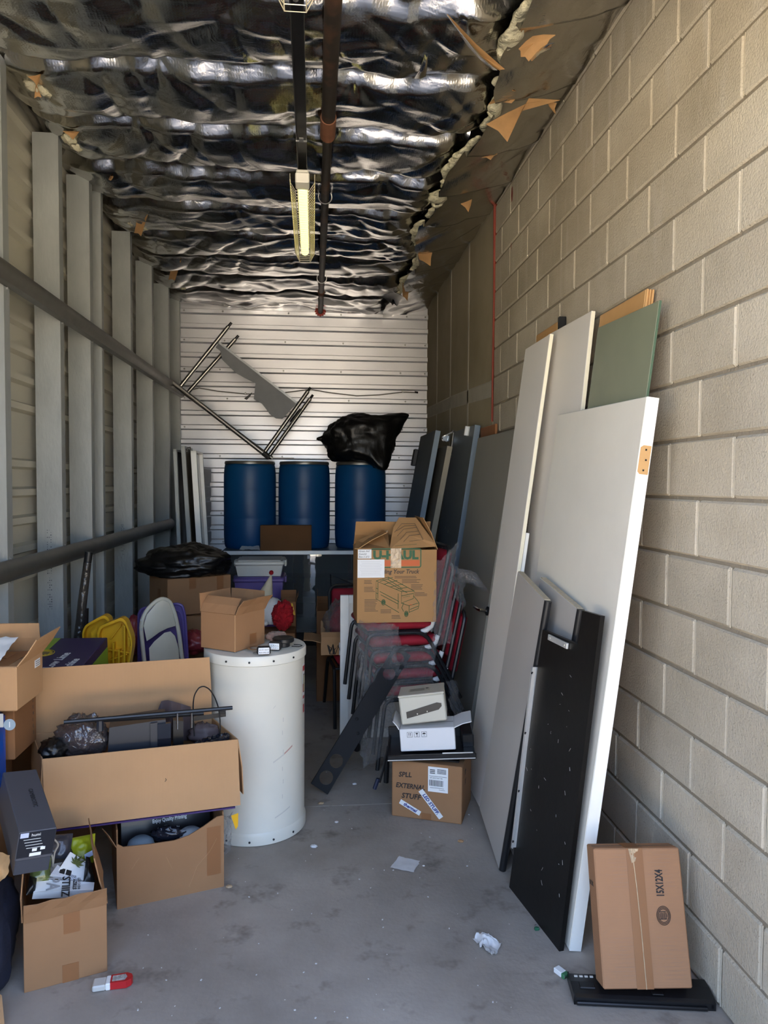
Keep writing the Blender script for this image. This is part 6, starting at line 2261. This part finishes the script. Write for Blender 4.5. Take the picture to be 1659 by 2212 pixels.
def tray_shape(pxs, Y0, th, name, lab, seed, ribs=False):
    P = [at(x, y, Y=Y0) for x, y in pxs]
    t = thing(name, lab, 'tray', P[0], 'yellow plastic trays')
    c = sum(P, Vector()) / len(P)
    rim = bend([tuple(q) for q in P] + [tuple(P[0])], .05, 4)
    back = Vector((0, th, 0))
    mb = MB()
    n = len(rim)
    inn = [q + (c - q) * .10 for q in rim]
    vs = [tuple(q) for q in rim] + [tuple(q + back) for q in rim] + [tuple(q) for q in inn] + [tuple(q + back) for q in inn]
    fs = []
    for i in range(n):
        j = (i + 1) % n
        fs += [(i, j, n + j, n + i), (2 * n + i, 3 * n + i, 3 * n + j, 2 * n + j), (i, 2 * n + i, 2 * n + j, j), (n + i, n + j, 3 * n + j, 3 * n + i)]
    mb.add(vs, fs)
    part('rim', mb, YELL, t, world=True)
    pn_ = [q + (c - q) * .08 + back * .7 for q in rim]
    mb = MB().add([tuple(q) for q in pn_] + [tuple(q + back * .25) for q in pn_], [tuple(range(n)), tuple(range(n, 2 * n))] + [(i, (i + 1) % n, n + (i + 1) % n, n + i) for i in range(n)])
    part('panel', mb, YELL, t, world=True)
    return t


t1_ = tray_shape([(186, 1490), (177, 1366), (184, 1350), (224, 1328), (236, 1336), (252, 1490)], 4.10, .07, 'yellow_tray', 'yellow plastic tray at the back, leftmost of the pair', 1)
t2_ = tray_shape([(228, 1500), (209, 1368), (216, 1352), (262, 1334), (272, 1342), (288, 1384), (268, 1500)], 4.00, .07, 'yellow_tray', 'yellow plastic tray in front, showing its ribbed underside', 2)
for (a, b) in (((270, 1350), (270, 1445)), ((246, 1388), (246, 1460)), ((258, 1402), (258, 1460)), ((280, 1376), (280, 1396))):
    A, B_ = at(*a, Y=4.02), at(*b, Y=4.02)
    part('rib', MB().hexa([A + Vector((-.004, -.012, 0)), B_ + Vector((-.004, -.012, 0)), B_ + Vector((.004, -.012, 0)), A + Vector((.004, -.012, 0))], [A + Vector((-.004, .035, 0)), B_ + Vector((-.004, .035, 0)), B_ + Vector((.004, .035, 0)), A + Vector((.004, .035, 0))]), YELL, t2_, world=True)
for (a, b) in (((240, 1380), (262, 1350)), ((234, 1402), (282, 1410)), ((238, 1425), (276, 1412))):
    A, B_ = at(*a, Y=4.03), at(*b, Y=4.03)
    part('rib', MB().hexa([A + Vector((0, -.010, -.004)), B_ + Vector((0, -.010, -.004)), B_ + Vector((0, -.010, .004)), A + Vector((0, -.010, .004))], [A + Vector((0, .03, -.004)), B_ + Vector((0, .03, -.004)), B_ + Vector((0, .03, .004)), A + Vector((0, .03, .004))]), YELL, t2_, world=True)
part('handle_block', MB().hexa([at(196, 1365, Y=4.04), at(210, 1357, Y=4.04), at(212, 1392, Y=4.04), at(199, 1398, Y=4.04)], [at(196, 1365, Y=4.09), at(210, 1357, Y=4.09), at(212, 1392, Y=4.09), at(199, 1398, Y=4.09)]), YELL, t1_, world=True)

# white folding chair, folded, standing on the floor
CHW = mat('cream_chair_paint', rgb(218, 210, 188), .45, var=.04, vs=6)


def fc_(px, py, off=0.0):
    return at(px, py, Y=4.42 + (px - 303) * .0016 + off)


fcd = thing('folding_chair', 'cream metal folding chair standing folded behind the large open carton', 'chair', fc_(345, 1650))
lp = [(334, 1648), (322, 1520), (309, 1405), (304, 1352), (312, 1324), (333, 1301), (350, 1292), (366, 1298), (377, 1322), (386, 1362), (394, 1425), (409, 1640)]
part('frame', MB().tube(bend([fc_(*q) for q in lp], .05, 3), .0125, 10), CHW, fcd, world=True, smooth=True)


def chpanel(name, pts, off, th=.006, bulge=.012):
    P = [fc_(x, y, off) for x, y in pts]
    c = sum(P, Vector()) / len(P) + Vector((0, -bulge, 0))
    n = len(P)
    mid_ = [p.lerp(c, .25) + Vector((0, -bulge * .6, 0)) for p in P]
    mb = MB().add([tuple(p) for p in P] + [tuple(p) for p in mid_] + [tuple(c)] + [tuple(p + Vector((0, th, 0))) for p in P] + [tuple(c + Vector((0, th + bulge, 0)))],
                  [(i, (i + 1) % n, n + (i + 1) % n, n + i) for i in range(n)] + [(n + i, n + (i + 1) % n, 2 * n) for i in range(n)] + [(2 * n + 1 + i, 2 * n + 1 + (i + 1) % n, 3 * n + 1) for i in range(n)] + [(i, (i + 1) % n, 2 * n + 1 + (i + 1) % n, 2 * n + 1 + i) for i in range(n)])
    return part(name, mb, CHW, fcd, world=True, smooth=True, sharp=35)


chpanel('backrest', [(310, 1352), (317, 1328), (337, 1304), (351, 1296), (364, 1302), (373, 1324), (379, 1352), (362, 1357), (344, 1366), (328, 1378), (317, 1385)], -.008)
chpanel('seat', [(322, 1400), (333, 1386), (355, 1367), (368, 1364), (378, 1374), (386, 1402), (396, 1560), (336, 1590), (326, 1480)], .012)
part('rear_legs', MB().tube([fc_(330, 1400, .03), fc_(348, 1640, .03)], .011, 8).tube([fc_(380, 1390, .03), fc_(396, 1630, .03)], .011, 8), CHW, fcd, world=True, smooth=True, kind='stuff')
part('paint_chip', MB().box(tuple(fc_(305, 1340, -.013)), (.012, .002, .012)).box(tuple(fc_(306, 1360, -.013)), (.010, .002, .018)), SCUFF, fcd, world=True, kind='stuff')

# purple bin lid behind the folding chair
pl_ = [(300, 1640), (300, 1325), (308, 1314), (384, 1304), (394, 1308), (400, 1330), (418, 1640)]
P = [at(x, y, Y=4.62) for x, y in pl_]
pld = thing('bin_lid', 'purple plastic bin lid standing behind the cream folding chair', 'lid', (P[0] + P[-1]) / 2)
rimp = bend([tuple(q) for q in P], .06, 4)
mb = MB()
n = len(rimp)
mb.add([tuple(q) for q in rimp] + [tuple(q + Vector((0, .018, 0))) for q in rimp], [tuple(range(n)), tuple(range(n, 2 * n))] + [(i, (i + 1) % n, n + (i + 1) % n, n + i) for i in range(n)])
part('lid', mb, PURP, pld, world=True)
part('rim', MB().tube([q + Vector((0, -.004, 0)) for q in rimp], .009, 8), PURP, pld, world=True, smooth=True)
part('groove', MB().tube([tuple(q.lerp(sum(P, Vector()) / len(P), .14) + Vector((0, -.001, 0))) for q in rimp], .005, 6), PURP, pld, world=True, smooth=True)

# wrapped black pole by the studs
wp = thing('wrapped_pole', 'long dark pole in shiny film leaning on the left studs', 'pole', at(150, 1480, Y=4.15))
part('pole', MB().tube([at(142, 1640, Y=4.30), at(162, 1420, Y=4.30), at(192, 1192, Y=4.32)], .022, 10), BLACKM, wp, world=True, smooth=True)
part('film', MB().tube([at(150, 1640, Y=4.25), at(168, 1400, Y=4.25), at(178, 1300, Y=4.27), at(189, 1215, Y=4.28)], [.028, .026, .026, .022], 12), mat('dark_shiny_film', rgb(56, 52, 48), .15, bump=.8, bs=18, bdist=.02), wp, world=True, smooth=True)
pl2 = thing('black_pole', 'short black pole beside the film wrapped pole', 'pole', at(186, 1600, Y=4.33))
part('pole', MB().tube([at(176, 1620, Y=4.33), at(184, 1314, Y=4.36)], .020, 10), BLKR, pl2, world=True, smooth=True)

# big carton with the black bag, on another carton
sp3 = carton('brown_carton', 'brown carton under the large carton with the black bag', 'box', Matrix.Translation((-1.22, 5.12, 0)), .70, .44, .735, CARD, closed=True)
C0 = at(362, 1252, Y=5.05)
P = Vector((C0.x, C0.y, .742))
R0 = at(499, 1241, Z=C0.z)
Mq = frame_M(P, Vector((R0.x - P.x, R0.y - P.y, 0)), Vector((0, 0, 1)).cross(Vector((R0.x - P.x, R0.y - P.y, 0))))
wq = Vector((R0.x - P.x, R0.y - P.y, 0)).length
bcn = carton('large_carton', 'large brown carton under the black bag by the left studs', 'box', Mq, wq, .34, C0.z - .742, CARD, closed=True, tape=((wq * .38, .18, C0.z - .744, .05), (wq * .82, .10, C0.z - .744, .05)))
decal('tape', .05, .12, TAPE, bcn, side_M(0, .15, .12, right=False))
bg_c = Mq @ Vector((wq * .5, .17, C0.z - .742))
bgl = at(402, 1222, Y=bg_c.y)
tag(part('black_bag', blob((bgl.x - .0, bg_c.y, C0.z + .085), (.30, .24, .125), 77, .20, 1.7, .09, 64, 44, bottom=C0.z + .004), BAG, smooth=True, sharp=180), 'shiny black bag bulging over the large brown carton', 'bag')

# tote bins


def tote(lab, x0, x1, y0, y1, z0, z1, m, lidm, rim=True, name='storage_bin'):
    t = thing(name, lab, 'bin', ((x0 + x1) / 2, (y0 + y1) / 2, z0))
    tp = .03
    w_, d_ = (x1 - x0) / 2, (y1 - y0) / 2
    h_ = z1 - z0
    lo = [(-w_ + tp, -d_ + tp, 0), (w_ - tp, -d_ + tp, 0), (w_ - tp, d_ - tp, 0), (-w_ + tp, d_ - tp, 0)]
    hi = [(-w_ + .012, -d_ + .012, h_ - .03), (w_ - .012, -d_ + .012, h_ - .03), (w_ - .012, d_ - .012, h_ - .03), (-w_ + .012, d_ - .012, h_ - .03)]
    part('tub', MB().hexa(lo, hi), m, t)
    part('lid', MB().box((0, 0, h_ - .018), (2 * w_, 2 * d_, .036), .012), lidm, t, smooth=True)
    for s_ in (-1, 1):
        part('latch', MB().box((s_ * (w_ + .004), 0, h_ - .03), (.016, .10, .05), .004), lidm, t)
    part('lid_panel', MB().box((0, 0, h_ + .002), (1.7 * w_, 1.7 * d_, .008), .003), lidm, t)
    return t


bx0, bx1 = at(503, 1260, Y=5.75).x, at(614, 1260, Y=5.75).x
ztp, zmp = at(560, 1213, Y=5.75).z, at(560, 1249, Y=5.75).z
tote('purple storage bin at the bottom of the bin stack', bx0, bx1, 5.75, 6.15, 0, .50, PURP, PURP)
tote('purple storage bin below the frosted white bin', bx0, bx1, 5.75, 6.15, .511, zmp, PURP, PURP)
tote('frosted white storage bin on top of the purple bins', bx0 + .005, bx1, 5.76, 6.14, zmp + .010, ztp, CLEARB, CLEARB)

# plush doll with cone hat on a small carton
zd = .60
dx = at(586, 1320, Y=5.2).x
sp4 = carton('small_carton', 'dark brown carton under the plush doll with cone hat', 'box', Matrix.Translation((dx - .10, 5.14, 0)), .27, .26, zd, CARDD, closed=True)
PLW = mat('white_plush', rgb(222, 218, 210), .9, bump=.2, bs=60)
HATM = mat('cream_felt', rgb(206, 196, 168), .9, c2=rgb(190, 178, 150), vs=12)
REDFUR = mat('red_fur', rgb(176, 20, 30), .95, bump=.9, bs=45, bdist=.02, var=.2, vs=20)
dl_ = thing('plush_doll', 'plush doll with cream cone hat and red fluff on a carton', 'doll', (dx, 5.24, zd))
bz = at(588, 1318, Y=5.24).z
bxx = at(588, 1318, Y=5.24).x
part('body', MB().lathe([(.001, -.10), (.05, -.095), (.088, -.05), (.092, 0), (.075, .055), (.04, .085), (.001, .095)], 28, c=(bxx, 5.24, bz)), PLW, dl_, world=True, smooth=True)
hb_, ht_ = at(574, 1285, Y=5.22), at(586, 1243, Y=5.22)
part('hat', MB().tube([hb_, hb_.lerp(ht_, .5), ht_], [.052, .03, .006], 16), HATM, dl_, world=True, smooth=True, label='cream cone hat')
part('pompom', blob(at(586, 1237, Y=5.22), (.016, .016, .016), 5, .1, 3, .05, 16, 12), REDFUR, dl_, world=True, smooth=True, label='red pompom')
rc = at(611, 1330, Y=5.15)
part('red_fluff', blob(rc, (.070, .055, .090), 6, .22, 3, .14, 44, 32), REDFUR, dl_, world=True, smooth=True, sharp=180, label='red fluffy beard')
part('foot', blob(at(573, 1346, Y=5.15), (.022, .03, .018), 8, .05, 2, .02, 14, 10), PLW, dl_, world=True, smooth=True)
ys = tag(part('yellow_strip', MB().hexa([at(626, 1304, Y=5.3), at(632, 1303, Y=5.3), at(638, 1328, Y=5.3), at(632, 1330, Y=5.3)], [at(626, 1304, Y=5.304), at(632, 1303, Y=5.304), at(638, 1328, Y=5.304), at(632, 1330, Y=5.304)]), YELL), 'yellow strip beside the red fluff of the doll', 'strip')
oc = carton('small_carton', 'dark small carton beside the doll, right of the red fluff', 'box', Matrix.Translation((at(604, 1330, Y=5.42).x, 5.42, 0)), .12, .2, at(620, 1300, Y=5.42).z, CARDD, flaps=(('back', 80, .06), ('right', 100, .05)))
rb = tag(part('red_bag', blob(at(292, 1372, Y=4.75), (.07, .08, .11), 81, .3, 2.4, .12, 30, 20), REDBAG, smooth=True, sharp=180), 'dark red shiny bag between yellow trays and folding chair', 'bag')
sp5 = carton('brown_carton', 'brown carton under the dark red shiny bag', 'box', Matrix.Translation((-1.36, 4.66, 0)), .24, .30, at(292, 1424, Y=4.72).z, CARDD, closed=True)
rb2 = tag(part('red_cloth', blob(at(420, 1386, Y=4.85), (.09, .10, .07), 83, .25, 2.6, .10, 30, 20), REDBAG, smooth=True, sharp=180), 'dark red patterned cloth bundle left of the heater carton', 'cloth')
blk = thing('black_tub', 'black tub under the dark red cloth bundle', 'tub', (-.78, 4.88, 0))
part('tub', MB().hexa([(-.17, -.12, 0), (.17, -.12, 0), (.17, .12, 0), (-.17, .12, 0)], [(-.20, -.14, .50), (.20, -.14, .50), (.20, .14, .50), (-.20, .14, .50)]), BLKPL, blk)
part('rim', MB().box((0, 0, .505), (.42, .30, .02), .006), BLKPL, blk)

# ------------------------------------------------------------------ right foreground: sealed carton, black plastic piece
P = at(1304, 2138, Z=.063)
Q = at(1497, 2138, Z=.063)
M, w = box_frame(P, Vector((Q.x, Q.y + .0, .063)))
M = M @ Matrix.Rotation(math.radians(-16.5), 4, 'X') @ Matrix.Rotation(math.radians(-0.6), 4, 'Y')
RT_C = mat('pinkish_cardboard', rgb(164, 122, 90), .8, var=.05, vs=4, wave=('Z', 40, .10), spec=.2)
rc_ = carton('sealed_carton', 'sealed brown carton marked 15X12X4 leaning by the block wall', 'box', M, w, .085, .415, RT_C, closed=True)
H_ = .415
decal('tape', .054, H_, TAPE, rc_, front_M(w * .47, H_ / 2))
part('tape_fold', MB().tube([(w * .445, -.0024, H_), (w * .465, -.0024, H_ * .7), (w * .475, -.0024, H_ * .4), (w * .48, -.0024, 0)], .0016, 5), CTAPE, rc_, label='shiny fold in the tape')
part('tape_crinkle', crumple((w * .40, -.0025, H_ - .001), (w * .52, -.0025, H_ - .001), (w * .47, -.0025, H_ - .04), (w * .43, -.0025, H_ - .045), 10, 8, .0015, 60, 5), CTAPE, rc_)
part('top_tape', MB().box((w * .47, .0425, H_ + .0008), (.054, .083, .001)), TAPE, rc_)
text('15X12X4', .034, INK, rc_, front_M(w * .735, H_ * .73 - .036) @ Matrix.Rotation(math.radians(90), 4, 'Z'), sx=.62, bold=.0010, align='LEFT')
smk = MB()
cxk, czk = w * .745, H_ * .51
for r in (.028, .024, .020):
    smk.tube([(cxk + r * .8 * math.cos(a), -.0014, czk + r * math.sin(a)) for a in np.linspace(0, 6.283, 33)[:-1]], .0009, 4, closed=True)
rs = random.Random(6)
for i in range(9):
    x = cxk - .012 + .003 * i
    hgt = math.sqrt(max(0, .017 ** 2 - ((x - cxk) * 1.25) ** 2)) * 1.7
    smk.box((x, -.0012, czk), (.0014, .0006, hgt * rs.uniform(.5, .95)))
smk.box((cxk - .002, -.0012, czk + .012), (.022, .0006, .002)).box((cxk - .002, -.0012, czk - .010), (.024, .0006, .002))
part('round_stamp', smk, INK, rc_, kind='stuff', label='round box maker stamp')
fsm = MB()
for i in range(22):
    z = H_ - .02 - (.012 * i if i < 9 else .012 * i + .14)
    if z < .02:
        break
    for xx in (w * .28, w * .78):
        fsm.box((xx + rs.uniform(-.02, .02), -.0004, z), (w * rs.uniform(.12, .3), .0004, .0010))
part('flute_lines', fsm, mat('flute_shadow', rgb(158, 122, 96), .8), rc_, kind='stuff')
text('BOX', .022, DARKPR, rc_, side_M(0, .075, H_ * .72, right=False))

a = at(1240, 2170, Z=.0)
b = at(1533, 2184, Z=.0)
Mp = frame_M((a.x, a.y, 0), Vector((b.x - a.x, b.y - a.y, 0)), Vector((0, 1, 0)))
Lp = (b - a).length
pp = thing('plastic_cover', 'black moulded plastic cover on the floor under the sealed carton', 'cover', Mp)
prof_ = [(0, 0), (0, .024), (.012, .030), (.060, .036), (.10, .034), (.115, .020), (.115, 0)]
part('body', MB().strip([(x, z) for x, z in prof_], -.002, .0, Lp, lambda u_, v_, t: (t - .0 + (.02 * (t / Lp) ** 3 if t > Lp / 2 else 0), u_, v_)).box((.002, .057, .016), (.004, .114, .030)).box((Lp + .010, .05, .014), (.02, .10, .026), .006), BLKPL, pp)
part('front_ledge', MB().box((Lp * .5, -.004, .008), (Lp * .97, .010, .012), .003), BLKPL, pp)
for i in range(4):
    part('slot', MB().box((.022 + .017 * i, .085, .0365), (.011, .006, .003)), SCUFF, pp)
for x in (.60, .63):
    part('recess', MB().box((Lp * x + .0, .055 - (x - .6) * 1.2, .037), (.035, .016, .004), .001), BLKR, pp)
part('recess', MB().box((.05, .045, .034), (.05, .03, .006), .002), BLKR, pp)

# ------------------------------------------------------------------ small things on the floor
p = at(1212, 2098, Z=.012)
bat = thing('battery', 'white and green nine volt battery lying on the floor', 'battery', Matrix.Translation((p.x, p.y, 0)) @ Matrix.Rotation(math.radians(-62), 4, 'Z'))
part('case', MB().box((-.006, 0, .0085), (.034, .026, .017), .002), LABEL, bat)
part('green_end', MB().box((.0175, 0, .0085), (.013, .0262, .0172), .002), mat('green_band', rgb(64, 120, 80), .4), bat)
for y in (-.0065, .0065):
    part('terminal', MB().tube([(.024, y, .0085), (.0275, y, .0085)], .0038, 10), CHROME, bat)
p = at(243, 2124, Z=.01)
Msc = Matrix.Translation((p.x, p.y, 0)) @ Matrix.Rotation(math.radians(8), 4, 'Z')
scp = thing('glue_bottle', 'red and clear plastic bottle lying beside the front carton', 'bottle', Msc)
part('body', MB().prism([(-.005, -.020), (.045, -.022), (.060, -.012), (.064, 0), (.060, .012), (.045, .022), (-.005, .020)], .002, .026), mat('red_plastic', rgb(178, 32, 36), .4), scp)
part('collar', MB().box((-.012, 0, .013), (.016, .044, .024), .003), LABEL, scp)
part('cap', MB().box((-.040, 0, .012), (.042, .046, .020), .004), mat('frosted_cap', rgb(196, 194, 188), .3), scp)
part('label', MB().prism([(.0, -.014), (.040, -.015), (.047, 0), (.040, .014), (.0, .013)], .0262, .0266), mat('worn_label', rgb(200, 196, 190), .6, c2=rgb(120, 116, 112), vs=90), scp)
PAPER2 = mat('dirty_paper', rgb(206, 204, 202), .8, var=.05, vs=14)
q = [at(843, 1874, Z=.004), at(893, 1884, Z=.004), at(908, 1860, Z=.004), at(862, 1850, Z=.004)]
pg = crumple(*q, 10, 8, .0025, 30, 2, normal=Vector((0, 0, 1)), edge=.004)
pg.v = [(x, y, max(.0015, z)) for x, y, z in pg.v]
tag(part('paper_scrap', pg, PAPER2, smooth=True, sharp=180), 'flat white paper scrap in the middle of the floor', 'paper')
q = [at(1022, 2020, Z=.02), at(1060, 2062, Z=.02), at(1086, 2030, Z=.02), at(1030, 2012, Z=.02)]
ts = crumple(*q, 20, 14, .022, 26, 5, normal=Vector((0, 0, 1)), edge=.012)
ts.v = [(x, y, max(.002, z - .012)) for x, y, z in ts.v]
tag(part('tissue', ts, PAPER2, smooth=True, sharp=180), 'crumpled white tissue on the floor near the leaning doors', 'tissue')
p = at(1172, 2000, Z=.008)
gc_ = thing('green_clip', 'small green plastic clip at the foot of the notched board', 'clip', (p.x - .026, p.y - .012, 0))
part('clip', MB().box((0, 0, .006), (.018, .012, .010), .002), mat('green_clip_plastic', rgb(34, 96, 66), .35), gc_)
part('metal_end', MB().box((-.002, .008, .012), (.008, .006, .006), .001), CHROME, gc_)
bits = [(678, 1828, .014, 'white curled paper scrap on the floor right of the heater', 'paper_scrap', 'paper', PAPER2), (693, 1735, .012, 'clear crumpled plastic bit near the bracket foot', 'plastic_bit', 'plastic scrap', CTAPE),
        (495, 1915, .012, 'small clear plastic chip at the dipped carton corner', 'plastic_bit', 'plastic scrap', CTAPE), (766, 1693, .010, 'small pale paper curl on the floor under the wrapped chairs', 'paper_scrap', 'paper', PAPER2),
        (727, 1775, .009, 'cream paper square on the floor below the bracket foot', 'paper_scrap', 'paper', PAPER2), (995, 1817, .012, 'brown cardboard scrap on the floor below the marked carton', 'cardboard_scrap', 'cardboard', CARDL),
        (915, 1869, .005, 'tiny white bead beside the flat paper scrap', 'paper_scrap', 'paper', LABEL)]
for i, (px, py, r, lab, nm, ct, m_) in enumerate(bits):
    p = at(px, py, Z=.004)
    tag(part(nm, blob((p.x, p.y, r * .35), (r, r * .8, r * .4), 90 + i, .35, 2.5, .2, 14, 8, bottom=.0012), m_, smooth=True, sharp=40), lab, ct)
cr_ = MB()
rs = random.Random(17)
spots = [(515, 1855), (490, 1870), (530, 1905), (495, 1925), (465, 1932), (600, 1930), (320, 2020), (305, 2165), (298, 2182), (475, 2178), (272, 1963), (538, 1938), (700, 1750), (740, 1740), (705, 1668), (760, 1790), (830, 1880), (660, 1860), (1020, 1790), (1008, 1815), (1060, 1778), (1013, 1760), (910, 1800), (755, 1770)]
for px, py in spots + [(rs.uniform(300, 1250), rs.uniform(1760, 2200)) for _ in range(60)]:
    p = at(px, py, Z=0)
    if p.x > .8 and p.y > 2.3 or (p.x - HX) ** 2 + (p.y - HY) ** 2 < (HR + .02) ** 2 or p.x < -.33 and p.y > 2.85:
        continue
    s_ = rs.uniform(.0015, .0045)
    a = rs.uniform(0, 3)
    cr_.box((0, 0, 0), (s_ * 1.6, s_, s_ * .5), 0, Matrix.Translation((p.x, p.y, s_ * .25)) @ Matrix.Rotation(a, 4, 'Z'))
tag(part('floor_crumbs', cr_, PAPER2), 'tiny white crumbs scattered over the concrete floor', 'litter', kind='stuff')
